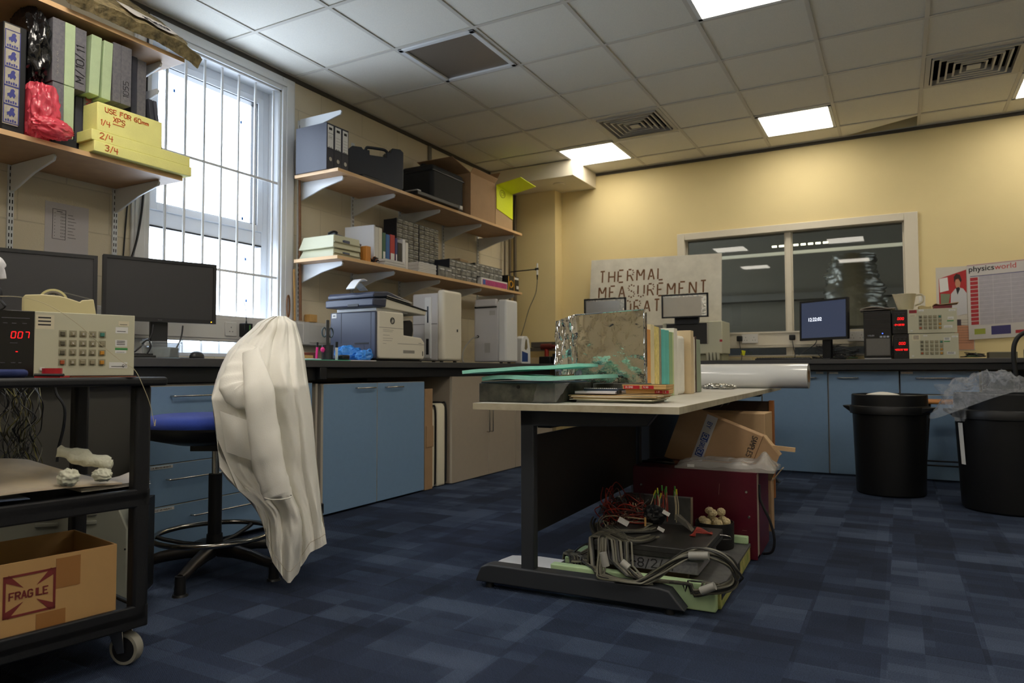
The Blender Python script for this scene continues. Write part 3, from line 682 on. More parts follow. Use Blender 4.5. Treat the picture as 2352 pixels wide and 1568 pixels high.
# ---- metal tray standing on end with round blue emblems
t = thing('sample_rack', 'upright silver-edged black case with five blue lion emblems, far left of the shelf', 'case', (-3.35, 1.55, zb))
cx0 = -3.262; y0 = AX(4, 200, cx0).y; y1 = AX(42, 200, cx0).y; y2 = AX(60, 200, cx0).y
zc0, zc1 = zb, AX(30, 70, cx0).z+.03
b = MB(); b.bb(-3.6, cx0, y0, y2, zc0, zc1); part('case_body', b, M_black, t, bevel=.006)
b = MB(); b.bb(cx0, cx0+.004, y0+.004, y1, zc0+.03, zc1-.01); part('tape_band', b, mat('scuffed_silver_tape', (176, 170, 156), .35, .35, var=.2, vs=30), t)
M_embl = mat('blue_emblem_print', (54, 58, 128), .5)
for k in range(5):
    zc = zc0+.075+(zc1-zc0-.12)*k/4.35; yc = (y0+y1)/2+.004; b = MB(); hw, hh = .030, .040
    for q in ((yc-hw, yc+hw, zc+hh-.003, zc+hh), (yc-hw, yc+hw, zc-hh, zc-hh+.003), (yc-hw, yc-hw+.003, zc-hh, zc+hh), (yc+hw-.003, yc+hw, zc-hh, zc+hh)): b.bb(cx0+.004, cx0+.0052, *q)
    # little rampant lion mark: body, head, legs, tail, with a word bar under it
    b.prism([(-.014, -.008), (-.016, .006), (-.006, .012), (-.002, .026), (.006, .030), (.013, .024), (.010, .014), (.016, .004), (.010, -.010), (.004, -.002), (-.004, -.012), (-.010, -.002)], (cx0+.004, yc, zc), Y, Z, .0012)
    [b.bb(cx0+.004, cx0+.005, yc-.022+q*.009, yc-.016+q*.009, zc-.033, zc-.024+.003*(q % 2)) for q in range(5)]; part('emblem', b, M_embl, t)

# ---- bags
M_bagk = mat('black_bag_film', (16, 16, 18), .22, spec=.7, bump=1.5, bs=30)
def filmmat(name, rgb, alpha, rough=.18, bump=1.0, bs=25):
    if name in _mats: return _mats[name]
    m = bpy.data.materials.new(name); m.use_nodes = True; nt = m.node_tree; nt.nodes.clear(); N = nt.nodes.new; L = nt.links.new
    o = N('ShaderNodeOutputMaterial'); t = N('ShaderNodeBsdfTransparent'); p = N('ShaderNodeBsdfPrincipled'); mx = N('ShaderNodeMixShader'); mx.inputs[0].default_value = alpha
    t.inputs[0].default_value = tuple(list((V3(lin(rgb)[:3])*.35+V3((.65, .65, .65))))+[1])
    p.inputs['Base Color'].default_value = lin(rgb); p.inputs['Roughness'].default_value = rough; p.inputs['Specular IOR Level'].default_value = .8
    tc = N('ShaderNodeTexCoord'); n = N('ShaderNodeTexNoise'); n.inputs['Scale'].default_value = bs; n.inputs['Detail'].default_value = 5; n.inputs['Distortion'].default_value = 1.2
    L(tc.outputs['Object'], n.inputs[0]); b = N('ShaderNodeBump'); b.inputs['Strength'].default_value = 1; b.inputs['Distance'].default_value = .006*bump
    L(n.outputs['Fac'], b.inputs['Height']); L(b.outputs[0], p.inputs['Normal']); L(t.outputs[0], mx.inputs[1]); L(p.outputs[0], mx.inputs[2]); L(mx.outputs[0], o.inputs[0])
    _mats[name] = m; return m
gy0, gy1 = y2+.004, min(ys(119, 170), ys(119, 270), ys(115, 335))-.004     # the gap between the case and the samples
def fit_gap(mb, zlo, zhi):
    for i_, v in enumerate(mb.v):
        z_ = min(max(v.z, zlo), zhi); y_ = v.y; x_ = v.x
        if x_ < -3.240: y_ = min(max(y_, gy0), gy1)
        mb.v[i_] = V3((x_, y_, z_))
gm = (gy0+gy1)/2
b = MB(); b.blob((-3.36, gm, 2.27), (.12, .075, .19), .14, 2.0, 3, 60); fit_gap(b, 2.102, 2.452); solo('plastic_bag', b, M_bagk, 'crumpled black plastic bag stuffed behind the emblem case', 'bag', smooth=60)
c = AX(100, 265, -3.28); b = MB(); b.blob((-3.28, gm+.012, 1.98), (.075, .075, .15), .15, 2.2, 5, 60)
c2 = AX(125, 343, -3.22); b.blob((-3.205, c2.y-.02, 1.90), (.04, .085, .045), .16, 2.4, 9, 44); fit_gap(b, 1.8545, 2.098)
solo('plastic_bag', b, filmmat('pink_bag_film', (238, 84, 104), .62), 'crumpled pink plastic bag drooping over the shelf edge', 'bag', smooth=60)
# ---- top of the left shelving
M_wool = mat('mineral_wool', (84, 76, 56), .95, rgb2=(168, 150, 108), vs=26, bump=2.5, bs=60)
M_woolp = mat('pale_paper_sheet', (226, 220, 214), .7)
t = thing('mineral_wool_slab', 'shaggy mineral wool slab overhanging the top of the left shelving', 'insulation slab', (-3.35, 2.1, 2.478))
wy0, wy1 = 1.74, 2.40; WA = R(40)
def wf(s, lift=0.0):
    """tilted slab: v runs up the slope from the front edge to the back, s = 0 underside, 1 top face"""
    def fn(u, v):
        y = wy0+(wy1-wy0)*u+(.03*noise.noise(V3((v*4, s*2, 5))) if u > .97 else 0); drop = -.045*max(0, (u-.6)/.4)**2
        t_ = .33*v; x = -3.205-t_*math.cos(WA); z_ = 2.482+t_*math.sin(WA)+drop; q = V3((x*9, y*9, s*5))
        k = s*.058+lift+(noise.noise(q)*.009+noise.noise(q*3.1)*.006)*(1 if s else .2)
        ex = noise.noise(V3((y*16, s*2.2, 3)))*.012 if v < .04 else 0
        return V3((x+k*math.sin(WA)+ex, y, z_+k*math.cos(WA)))
    return fn
top, bot = wf(1), wf(0); b = MB(); nu, nv = 70, 36
b.grid(lambda u, v: top(u, 1-v), nu, nv); b.grid(bot, nu, nv)
b.grid(lambda u, v: bot(1-u, 0).lerp(top(1-u, 0), v)+V3((noise.noise(V3((u*60, v*9, 1)))*.008, 0, 0)), nu, 7)
b.grid(lambda u, v: bot(u, 1).lerp(top(u, 1), v), nu, 3); b.grid(lambda u, v: bot(1, u).lerp(top(1, u), v)+V3((0, noise.noise(V3((u*30, v*6, 9)))*.008, 0)), nv, 6); b.grid(lambda u, v: bot(0, 1-u).lerp(top(0, 1-u), v), nv, 3)
part('wool', b, M_wool, t, smooth=80)
t = thing('paper_sheet', 'torn white paper sheet handwritten in black on the mineral wool slab', 'paper', (-3.25, 2.15, 2.55))
tp_ = wf(1, .013); b = MB()
b.sheet(lambda u, v: tp_(.38+.40*u+.03*v, .06+.30*(1-v)+.05*(1-u)), 14, 6, .0012); part('sheet', b, M_woolp, t)
P0 = tp_(.74, .20); U_ = (tp_(.5, .20)-P0).normalized(); N_ = V3((math.sin(WA), 0, math.cos(WA)))
w = MB(); strokes(w, 'SAMPLE', P0+N_*.004, U_, N_.cross(U_), .026, .003, jit=.5, lift=.002); part('lettering', w, M_ink, t)
b = MB(); b.blob((-3.38, 1.58, 2.53), (.16, .12, .06), .18, 2.4, 12, 36, flat=2.48); b.v = [V3((v.x, min(v.y, 1.728), max(v.z, 2.479))) for v in b.v]; solo('plastic_bag', b, M_bagk, 'black plastic bag lying on top of the left shelving beside the wool slab', 'bag', smooth=60)
# ---- things on the wall between shelf and monitors
t = thing('wall_notice', 'pale printed sheet with a small diagram taped to the wall behind the monitors', 'notice', (XL, 2.03, 1.4))
b = MB(); plate(b, (XL, 1.925, 1.40), Y, Z, .215, .297, .0015); part('sheet', b, mat('notice_paper', (196, 192, 196), .7), t)
w = MB(); n_ = XL+.0016
for q in ((1.96, 2.025, 1.662, 1.664), (1.96, 2.025, 1.512, 1.514), (1.96, 1.962, 1.512, 1.664), (2.023, 2.025, 1.512, 1.664)): w.bb(n_, n_+.0006, *q)
for k in range(8):
    z = 1.64-.0165*k
    for y in (2.0, 2.012): 
        for q in ((y, y+.009, z, z+.001), (y, y+.009, z+.006, z+.007), (y, y+.001, z, z+.007), (y+.008, y+.009, z, z+.007)): w.bb(n_, n_+.0006, *q)
    w.bb(n_, n_+.0006, 2.035, 2.06+.02*((k*37) % 5)/5, z+.002, z+.004); w.bb(n_, n_+.0006, 1.97, 1.973, z+.002, z+.005)
w.bb(n_, n_+.0006, 1.98, 2.008, 1.652, 1.655); part('lettering', w, M_ink, t)
M_cab = mat('black_cable_pvc', (18, 20, 26), .45)
b = MB(); b.tube(smoothpath([(-3.704, 2.35, 1.82), (-3.703, 2.335, 1.6), (-3.704, 2.325, 1.4), (-3.704, 2.315, 1.195)]), .004, 8); solo('hanging_cable', b, M_cab, 'thin black cable hanging straight beside the window architrave', 'cable', smooth=60)
b = MB(); b.tube(smoothpath([(-3.672, 2.43, 2.87), (-3.672, 2.425, 2.5), (-3.672, 2.42, 1.9), (-3.672, 2.39, 1.6), (-3.674, 2.335, 1.38), (-3.674, 2.325, 1.197)]), .006, 8); solo('hanging_cable', b, M_cab, 'thicker black cable dropping from the ceiling across the window frame', 'cable', smooth=60)
# wooden poles leaning by the window
M_wood = mat('brown_timber', (128, 88, 58), .6, var=.2, vs=20)
M_pine = mat('pine_timber', (214, 168, 100), .6, var=.1, vs=20)
b = MB(); b.cyl((-3.655, 3.583, 1.195), (-3.668, 3.575, 2.19), .011, .009, 12); solo('wooden_pole', b, M_wood, 'brown wooden pole leaning on the wall between window and shelving', 'pole')
b = MB(); b.cyl((-3.668, 3.545, 1.195), (-3.672, 3.535, 1.55), .007, .007, 10); solo('wooden_stick', b, M_pine, 'short pale wooden stick beside the brown pole', 'stick')
t = thing('window_pole_hook', 'brown oval wooden handle hooked on the window frame', 'handle', (-3.68, 3.49, 1.22))
b = MB(); b.tube([V3((-3.675, 3.49+.013*math.cos(a_), 1.29+.075*math.sin(a_))) for a_ in [2*PI*k/20 for k in range(20)]], .005, 8, closed=True); part('loop', b, M_wood, t)
b = MB(); b.bb(-3.70, -3.645, 3.665, 3.735, 1.191, 1.245); solo('wooden_block', b, M_pine, 'small pine block on the white trunking under the shelves', 'block', bevel=.002)
# sockets
def socket(x, y, z, name, label, axis, n=1, group=None):
    """axis 'x': on the left wall facing +x; 'y': on the back wall facing -y"""
    t = thing(name, label, 'socket', (x, y, z), group)
    if axis == 'x': P, U = V3((x, y, z)), Y
    else: P, U = V3((x, y, z)), X
    w = .086*n if n == 1 else .146
    b = MB(); plate(b, P, U, Z, w, .086, .008); part('faceplate', b, M_trunk, t, bevel=.003)
    h = MB(); N = U.cross(Z)
    for k in range(n):
        c = P+U*(w*(k+.5)/n if n > 1 else w/2)+Z*.04+N*.008
        for (du, dv, su, sv) in ((0, .014, .004, .008), (-.011, -.012, .007, .004), (.011, -.012, .007, .004)): plate(h, c+U*(du-su/2)+Z*(dv-sv/2), U, Z, su, sv, .0006)
    part('pin_slot', h, M_black, t)
    return t
socket(XL+.0665, 2.945, 1.062, 'wall_socket', 'white single wall socket on the trunking under the window', 'x')
t = thing('power_adapter', 'black plug-in adapter with a green stripe beside the white wall socket', 'adapter', (XL+.1, 3.085, 1.06))
b = MB(); b.bb(XL+.066, XL+.115, 3.055, 3.12, 1.06, 1.145); b.cyl((XL+.09, 3.09, 1.145), (XL+.09, 3.09, 1.165), .006, .003, 10); part('housing', b, M_black, t, bevel=.006)
b = MB(); b.bb(XL+.115, XL+.1162, 3.092, 3.100, 1.075, 1.135); part('indicator', b, mat('green_indicator', (90, 150, 80), .4), t)
b = MB(); b.tube(smoothpath([(XL+.09, 3.09, 1.16), (XL+.085, 3.085, 1.25), (XL+.06, 3.08, 1.3)]), .0025, 6); part('lead', b, M_cab, t)
# ================================================================== things on the right-hand shelving
ZL, ZU = 1.61, 2.195
fX = -3.26
def YX(px, x, py=500): return AX(px, py, x).y
M_bindk = mat('lever_arch_black', (44, 46, 58), .5, var=.1, vs=160)
M_label = mat('white_label', (222, 222, 220), .6)
# three lever arch files, upper shelf left
fx = -3.33
yy = [AX(750, 380, fx).y, AX(767.5, 380, fx).y, AX(785, 380, fx).y, AX(801, 380, fx).y]
for k in range(3):
    y0, y1 = yy[k], yy[k+1]-.003; top = ZU+.318
    t = thing('lever_arch_file', ['black lever arch file with a handwritten label, nearest the window of the three', 'black lever arch file in the middle of the three on the top shelf', 'black lever arch file next to the black tool case'][k], 'file', ((fx-.14), (y0+y1)/2, ZU), 'lever arch files on the upper shelf')
    b = MB(); b.bb(fx-.285, fx, y0, y1, ZU, top); part('cover', b, M_bindk, t, bevel=.002)
    b = MB(); b.bb(fx, fx+.001, y0+.008, y1-.008, ZU+.15, top-.012); part('spine_label', b, M_label, t)
    b = MB(); b.bb(fx+.001, fx+.0018, y0+.02, y1-.02, top-.045, top-.028)
    for q in range(5 if k else 2): b.bb(fx+.001, fx+.0016, y0+.014, y1-.014, top-.085-q*.02, top-.084-q*.02)
    if k == 0: strokes(b, '~~~~~', (fx+.001, y0+.014, top-.075), Y, Z, .012, .0014, jit=.4); strokes(b, '~~~~', (fx+.001, y0+.018, top-.10), Y, Z, .009, .0012, jit=.4)
    for q in range(5): b.bb(fx+.001, fx+.0018, y0+.012+q*.009, y0+.016+q*.009, ZU+.145, ZU+.155+.004*(q % 2))
    part('label_print', b, M_ink, t)
    b = MB(); b.lathe([(.011, 0), (.014, 0), (.014, .002), (.011, .002)], (0, 0, 0), 24)
    b.v = [V3((fx+.0005+v.z, (y0+y1)/2+v.x, ZU+.075+v.y)) for v in b.v]; part('finger_ring', b, M_chrome, t)
# black blow-moulded tool case
M_case = mat('black_moulded_plastic', (24, 28, 38), .42, var=.1, vs=60)
t = thing('tool_case', 'black moulded tool case standing upright with a carry handle', 'tool case', (-3.36, 4.05, ZU))
y0, y1 = AX(815, 400, -3.42).y, AX(919, 400, -3.30).y
U = V3((-3.29, y1, 0))-V3((-3.52, y0+.02, 0)); ln = U.length; U.normalize(); P = V3((-3.52, y0+.02, ZU+.0)); H = .315
b = MB(); b.prism([(0, .02), (.02, 0), (ln-.02, 0), (ln, .02), (ln, H-.02), (ln-.025, H), (ln-.09, H), (ln-.10, H-.03), (ln-.13, H-.03), (ln-.13, H-.07), (.16, H-.07), (.16, H-.035), (.11, H-.035), (.10, H-.02), (.03, H-.02), (0, H-.05)], P, U, Z, -.05)
b.prism([(0, .02), (.02, 0), (ln-.02, 0), (ln, .02), (ln, H-.02), (ln-.025, H), (ln-.09, H), (ln-.10, H-.035), (ln-.13, H-.035), (ln-.13, H-.075), (.16, H-.075), (.16, H-.04), (.11, H-.04), (.10, H-.025), (.03, H-.025), (0, H-.055)], P+U.cross(Z)*.004, U, Z, .05)
part('shell', b, M_case, t, bevel=.005)
b = MB(); hb = [P+U*u+Z*v for u, v in ((.14, H-.045), (.15, H-.012), (.17, H-.004), (ln-.15, H-.004), (ln-.12, H-.012), (ln-.11, H-.03))]; b.tube(smoothpath(hb, 5), .011, 10); part('handle', b, M_case, t)
b = MB(); N = U
Q = P+U*ln-U.cross(Z)*.04; plate(b, Q+Z*.20, U.cross(Z), Z, .03, .09, .0012); plate(b, Q+Z*.05+U.cross(Z)*.03, U.cross(Z), Z, .03, .12, .0012); part('sticker', b, M_label, t)
b = MB(); plate(b, Q+Z*.235+U.cross(Z)*.012+U*.0012, U.cross(Z), Z, .004, .04, .0006); plate(b, Q+Z*.07+U.cross(Z)*.04+U*.0012, U.cross(Z), Z, .008, .03, .0006); part('sticker_print', b, M_ink, t)
# flat instrument lying beside the case
b = MB(); b.box((-3.295, 3.87, ZU+.014), (.085, .22, .026)); solo('flat_case', b, M_black, 'flat black case lying in front of the upright tool case', 'case', bevel=.006)
# grey panel tool lying on the shelf
t = thing('spirit_level', 'long dark metal-framed bar lying flat on the upper shelf', 'bar', (-3.30, 4.75, ZU))
p0 = V3((-3.27, AX(945, 445, -3.27).y, ZU+.02)); p1 = V3((-3.27, AX(1048, 478, -3.27).y, ZU+.02))
b = MB(); b.box((p0+p1)/2, (.12, (p1-p0).length, .03)); part('bar', b, M_black, t, bevel=.004)
b = MB(); b.box(p0+V3((.0, .02, .018)), (.12, .05, .012)); b.box(p1+V3((.055, -.02, .0)), (.02, .05, .036)); part('end_cap', b, mat('grey_metal', (150, 152, 156), .35, .6), t, bevel=.004)
# big black padded case
t = thing('equipment_case', 'large black padded equipment case on the upper shelf', 'case', (-3.42, 5.05, ZU))
y0, y1 = AX(978, 440, -3.40).y, AX(1083, 440, -3.30).y
b = MB(); b.bb(-3.66, -3.335, y0, y1-.07, ZU, ZU+.36); part('case_body', b, mat('black_canvas', (26, 27, 30), .8, var=.1, vs=100), t, bevel=.03, segs=4)
b = MB(); b.bb(-3.665, -3.33, y0-.004, y1-.066, ZU+.30, ZU+.315); part('lid_seam', b, M_black, t, bevel=.005)
b = MB(); b.tube(smoothpath([(-3.48, y0+.05, ZU+.35), (-3.48, y0+.09, ZU+.385), (-3.48, y1-.12, ZU+.39), (-3.48, y1-.07, ZU+.355)], 6), .012, 8); part('handle', b, M_black, t)
# cardboard boxes
M_card = mat('corrugated_cardboard', (168, 136, 102), .8, var=.06, vs=10, bump=.2, bs=60)
M_cardl = mat('cardboard_light', (188, 158, 120), .8, var=.05, vs=8)
M_cardd = mat('cardboard_inside', (120, 86, 60), .85, var=.1, vs=10)
def carton(t, x0, x1, y0, y1, z0, z1, flaps=(), m=M_card, open_top=True, th=.004):
    b = MB()
    b.bb(x0, x0+th, y0, y1, z0, z1); b.bb(x1-th, x1, y0, y1, z0, z1); b.bb(x0+th, x1-th, y0, y0+th, z0, z1); b.bb(x0+th, x1-th, y1-th, y1, z0, z1); b.bb(x0, x1, y0, y1, z0, z0+th)
    if not open_top: b.bb(x0, x1, y0, y1, z1-th, z1)
    part('box_walls', b, m, t)
    for (side, ln, ang) in flaps:
        f = MB(); c, s = math.cos(ang)*ln, math.sin(ang)*ln
        if side == '+x': a = [(x1, y0, z1), (x1, y1, z1), (x1+c, y1, z1+s), (x1+c, y0, z1+s)]
        if side == '-x': a = [(x0, y0, z1), (x0, y1, z1), (x0-c, y1, z1+s), (x0-c, y0, z1+s)]
        if side == '+y': a = [(x0, y1, z1), (x1, y1, z1), (x1, y1+c, z1+s), (x0, y1+c, z1+s)]
        if side == '-y': a = [(x0, y0, z1), (x1, y0, z1), (x1, y0-c, z1+s), (x0, y0-c, z1+s)]
        f.hexa(a, [(p[0], p[1], p[2]+th) for p in a]); part('flap', f, m, t)
y0 = AX(1081, 440, -3.29).y; y1 = AX(1137, 440, -3.29).y
t = thing('cardboard_box', 'open brown cardboard box between the black case and the yellow notice', 'box', (-3.45, (y0+y1)/2, ZU), 'cardboard boxes on the upper shelf')
carton(t, -3.66, -3.29, y0, y1, ZU, ZU+.40, [('+x', .05, .9), ('-y', .30, .22), ('+y', .16, .9), ('-x', .12, 1.2)], M_card)
y2 = AX(1177, 470, -3.29).y
t = thing('cardboard_box', 'brown cardboard box with the yellow notice, right end of the upper shelf', 'box', (-3.45, (y1+y2)/2, ZU), 'cardboard boxes on the upper shelf')
carton(t, -3.66, -3.29, y1+.008, y2, ZU, ZU+.36, [('+y', .14, 1.0), ('-x', .1, 1.3)], M_cardl)
M_neon = mat('fluorescent_yellow_card', (226, 240, 20), .6)
t = thing('yellow_notice', 'fluorescent yellow card with a round emblem on the end cardboard box', 'notice', (-3.28, y2-.2, ZU+.2))
b = MB(); b.hexa([(-3.288, y1+.02, ZU+.17), (-3.288, y2-.004, ZU+.12), (-3.284, y2-.004, ZU+.12), (-3.284, y1+.02, ZU+.17)], [(-3.288, y1+.02, ZU+.39), (-3.288, y2-.004, ZU+.37), (-3.284, y2-.004, ZU+.37), (-3.284, y1+.02, ZU+.39)]); part('card', b, M_neon, t)
b = MB(); b.hexa([(-3.29, y1+.02, ZU+.392), (-3.29, y2, ZU+.372), (-3.06, y2+.05, ZU+.43), (-3.06, y1+.08, ZU+.45)], [(-3.29, y1+.02, ZU+.396), (-3.29, y2, ZU+.376), (-3.06, y2+.05, ZU+.434), (-3.06, y1+.08, ZU+.454)]); part('folded_card', b, M_neon, t)
b = MB()
rr = [V3((-3.283, (y1+y2)/2-.04+.05*math.cos(q), ZU+.33+.035*math.sin(q))) for q in [2*PI*k/24 for k in range(24)]]; b.tube(rr, .002, 6, closed=True)
rr = [V3((-3.283, (y1+y2)/2-.04+.028*math.cos(q), ZU+.33+.018*math.sin(q))) for q in [2*PI*k/16 for k in range(16)]]; b.tube(rr, .0015, 6, closed=True); part('emblem', b, mat('olive_print', (120, 120, 20), .6), t)
t = thing('small_parcel', 'red and white small carton lying on top of the open cardboard box', 'box', (-3.4, y0+.15, ZU+.43))
b = MB(); b.bb(-3.54, -3.43, y0+.05, y0+.23, ZU+.0045, ZU+.44); part('carton', b, M_card, t)
b = MB(); b.bb(-3.53, -3.44, y0+.09, y0+.20, ZU+.441, ZU+.485); part('carton_end', b, mat('dark_red_card', (112, 40, 44), .6), t, bevel=.002)
b = MB(); b.bb(-3.41, -3.31, y0+.06, y0+.24, ZU+.0045, ZU+.425); solo('white_parcel', b, mat('pale_parcel', (190, 190, 192), .6), 'pale flat parcel in the top of the open cardboard box', 'parcel', bevel=.003)
# grey cable conduit above
b = MB(); b.bb(XL+.001, XL+.02, 5.165, 5.205, 2.2, 2.880); solo('cable_conduit', b, mat('grey_conduit', (120, 118, 112), .6), 'vertical grey conduit on the wall above the black padded case', 'conduit', bevel=.002)

# ---- lower shelf
M_inst = mat('beige_instrument_plastic', (196, 196, 168), .5)
M_instd = mat('beige_instrument_shadow', (160, 158, 128), .5)
def oldbox(z0, h, label, grp):
    fxx = -3.30; y0 = 3.525; y1 = 3.80
    t = thing('chart_recorder', label, 'instrument', (-3.42, (y0+y1)/2, z0), grp)
    b = MB(); b.hexa([(-3.62, y0, z0), (fxx, y0+.0, z0), (fxx, y1, z0), (-3.62, y1, z0)], [(-3.60, y0+.025, z0+h), (fxx-.02, y0+.025, z0+h), (fxx-.015, y1, z0+h), (-3.60, y1, z0+h)]); part('housing', b, M_inst, t, bevel=.004)
    b = MB(); b.bb(fxx-.006, fxx+.004, y0+.01, y1-.005, z0+h*.40, z0+h*.46); part('ridge', b, M_instd, t)
    b = MB(); b.bb(fxx-.02, fxx+.006, y0+.10, y0+.155, z0+h*.44, z0+h*.66); part('latch', b, mat('blue_grey_latch', (70, 78, 100), .5), t, bevel=.002)
    return t
oldbox(ZL+.001, .062, 'beige plastic instrument box, lower of the two stacked on the shelf', 'stacked beige instrument boxes'); t = oldbox(ZL+.065, .09, 'beige plastic instrument box stacked on top, with a blue-grey latch', 'stacked beige instrument boxes')
b = MB(); b.bb(-3.62, -3.36, 3.81, 3.90, ZL, ZL+.10); solo('beige_tray', b, M_instd, 'beige slotted tray beside the stacked instrument boxes', 'tray', bevel=.004)
t = thing('beige_terminal', 'beige keyboard-like unit with a dark maroon screen behind the stacked boxes', 'instrument', (-3.5, 3.86, ZL+.1))
b = MB(); b.hexa([(-3.62, 3.805, ZL+.101), (-3.37, 3.81, ZL+.101), (-3.40, 3.90, ZL+.101), (-3.62, 3.90, ZL+.101)], [(-3.62, 3.805, ZL+.19), (-3.38, 3.81, ZL+.17), (-3.41, 3.90, ZL+.16), (-3.62, 3.90, ZL+.18)]); part('housing', b, M_inst, t, bevel=.004)
b = MB(); b.hexa([(-3.371, 3.815, ZL+.12), (-3.397, 3.89, ZL+.115), (-3.41, 3.93, ZL+.115), (-3.382, 3.81, ZL+.12)], [(-3.38, 3.81, ZL+.16), (-3.406, 3.93, ZL+.15), (-3.412, 3.93, ZL+.15), (-3.386, 3.81, ZL+.16)]); part('screen', b, mat('maroon_plastic', (70, 34, 40), .4), t)
b = MB(); b.box((-3.45, 3.71, ZL+.172), (.08, .12, .03), rz=.2); solo('blue_pouch', b, mat('navy_fabric', (50, 62, 96), .8), 'navy blue pouch lying on the beige instrument boxes', 'pouch', bevel=.012)
b = MB(); b.tube(smoothpath([(-3.38, 3.56, ZL+.166), (-3.35, 3.58, ZL+.180), (-3.36, 3.62, ZL+.178), (-3.42, 3.61, ZL+.168)], 6), .008, 8); solo('black_strap', b, M_black, 'black strap draped over the beige instrument box', 'strap')
# orange box, pens
b = MB(); b.bb(-3.345, -3.29, 3.845, 3.895, ZL, ZL+.12); solo('orange_box', b, mat('orange_card', (206, 138, 60), .6), 'small orange box beside the white binder', 'box', bevel=.003)
t = thing('cable_tangle', 'small tangle of dark and orange leads on the shelf edge', 'leads', (-3.3, 3.98, ZL)); rnd = random.Random(7)
for q in range(9):
    pts = [V3((-3.285+rnd.uniform(-.024, .024), 3.907+.052*rnd.random(), ZL+.006+rnd.random()*.045)) for _ in range(5)]
    b = MB(); b.tube(smoothpath(pts, 5), .0035, 6); part('lead', b, M_cab if q % 3 else mat('orange_lead', (190, 110, 40), .5), t)
# binders
BND = [(791, 860.5, 'white_binder', (214, 216, 222), 'large white binder leaning with its cover to the room', .30), (862, 870, 'white_binder', (206, 204, 198), 'narrow white binder spine right beside the large white one', .29), (870, 878, 'white_binder', (212, 208, 196), 'narrow cream-white binder spine next to the green file', .29),
       (879, 886.5, 'green_binder', (40, 92, 66), 'dark green box file on the lower shelf', .262), (887, 896, 'blue_binder', (40, 98, 160), 'bright blue box file on the lower shelf', .255), (896.5, 907.5, 'red_binder', (176, 36, 40), 'red box file with a white spine label', .262),
       (908.5, 913.5, 'navy_binder', (40, 50, 110), 'navy blue file squeezed beside the red one', .245), (914, 924, 'black_binder', (26, 27, 32), 'black file with a plain spine', .215), (925, 931.5, 'white_binder', (222, 222, 226), 'tall thin white folder right of the black file', .25), (932, 938, 'white_binder', (228, 226, 222), 'thin white folder at the right end of the files', .23)]
for (a0, a1, nm, c, lab, h) in BND:
    fx = -3.34; y0, y1 = AX(a0, 555, fx).y, AX(a1, 555, fx).y-.002
    if a0 == 791: y0 = y1-.035
    t = thing(nm, lab, 'binder', (fx-.13, (y0+y1)/2, ZL), 'binders on the lower shelf')
    b = MB()
    if a0 == 791:
        # big one: swung round so the cover shows
        e = AX(861, 555, -3.335); s_ = AX(792, 560, -3.56)
        b.hexa([(s_.x, s_.y, ZL), (e.x, e.y-.01, ZL), (e.x-.004, e.y+.008, ZL), (s_.x-.01, s_.y+.03, ZL)], [(s_.x, s_.y, ZL+h-.01), (e.x, e.y-.01, ZL+h), (e.x-.004, e.y+.008, ZL+h), (s_.x-.01, s_.y+.03, ZL+h-.01)])
    else: b.bb(fx-(.24 if y0 < 4.02 else .15), fx, y0, y1, ZL+(.001 if nm != 'black_binder' else 0), ZL+h)
    part('cover', b, mat('binder_%s_%d' % (nm, a0), c, .4), t, bevel=.002)
    if nm in ('green_binder', 'red_binder', 'navy_binder'):
        b = MB(); b.bb(fx, fx+.001, y0+.006, y1-.006, ZL+.05, ZL+.12); part('spine_label', b, M_label, t)
b = MB(); b.bb(-3.60, -3.42, 3.80, 3.84, ZL+.12, ZL+.30); 
# paper stacks
b = MB()
for k in range(5): b.box((-3.280+.003*(k % 2), 4.115+.005*(k % 3), ZL+.006+k*.0095), (.06, .25-.006*k, .0085))
solo('paper_stack', b, mat('paper_edge', (206, 204, 200), .8), 'stack of white papers in front of the binders', 'papers')
b = MB()
for k in range(6): b.box((-3.31, 4.52+.004*(k % 2), ZL+.008+k*.013), (.13, .24, .0115), rz=.015*(k % 3)-.01)
solo('paper_stack', b, mat('paper_edge', (206, 204, 200), .8), 'stack of white booklets left of the small parts drawers', 'papers')
# small parts cabinets
M_dclear = mat('clear_drawer_plastic', (150, 152, 150), .25, rgb2=(88, 88, 86), vs=22, spec=.6)
M_dh = mat('drawer_pull_plastic', (200, 202, 204), .25)
def parts_cabinet(y0, y1, z0, z1, nc, nr, label, grp, x1=-3.33, d=.15):
    t = thing('parts_cabinet', label, 'parts cabinet', (x1-d/2, (y0+y1)/2, z0), grp)
    b = MB(); b.bb(x1-d, x1-.02, y0, y1, z0, z1)
    w, h = (y1-y0)/nc, (z1-z0)/nr
    for i in range(nc+1): y = y0+i*w; b.bb(x1-.02, x1, y-.0025, y+.0025, z0, z1)
    for j in range(nr+1): z = z0+j*h; b.bb(x1-.02, x1, y0, y1, z-.002, z+.002)
    part('cabinet_body', b, mat('black_cabinet_plastic', (26, 30, 42), .5), t)
    rnd = random.Random(int(y0*100))
    for i in range(nc):
        for j in range(nr):
            ya, yb_, za, zb_ = y0+i*w+.003, y0+(i+1)*w-.003, z0+j*h+.003, z0+(j+1)*h-.003; o = rnd.uniform(0, .004)
            q = MB(); q.bb(x1-.02, x1+.001+o, ya, yb_, za, zb_); dr = part('drawer', q, M_dclear, t)
            q = MB(); q.bb(x1+.001+o, x1+.012+o, ya+w*.18, yb_-w*.18, zb_-h*.32, zb_-h*.2); part('drawer_pull', q, M_dh, dr)
    return t
ya = AX(870, 475, -3.40).y
parts_cabinet(AX(905, 540, -3.50).y, AX(955, 540, -3.50).y, ZL+.001, ZL+.447, 4, 12, 'tall black small-parts cabinet with clear drawers, left one of the pair', 'tall small-parts cabinets', d=.13, x1=-3.475)
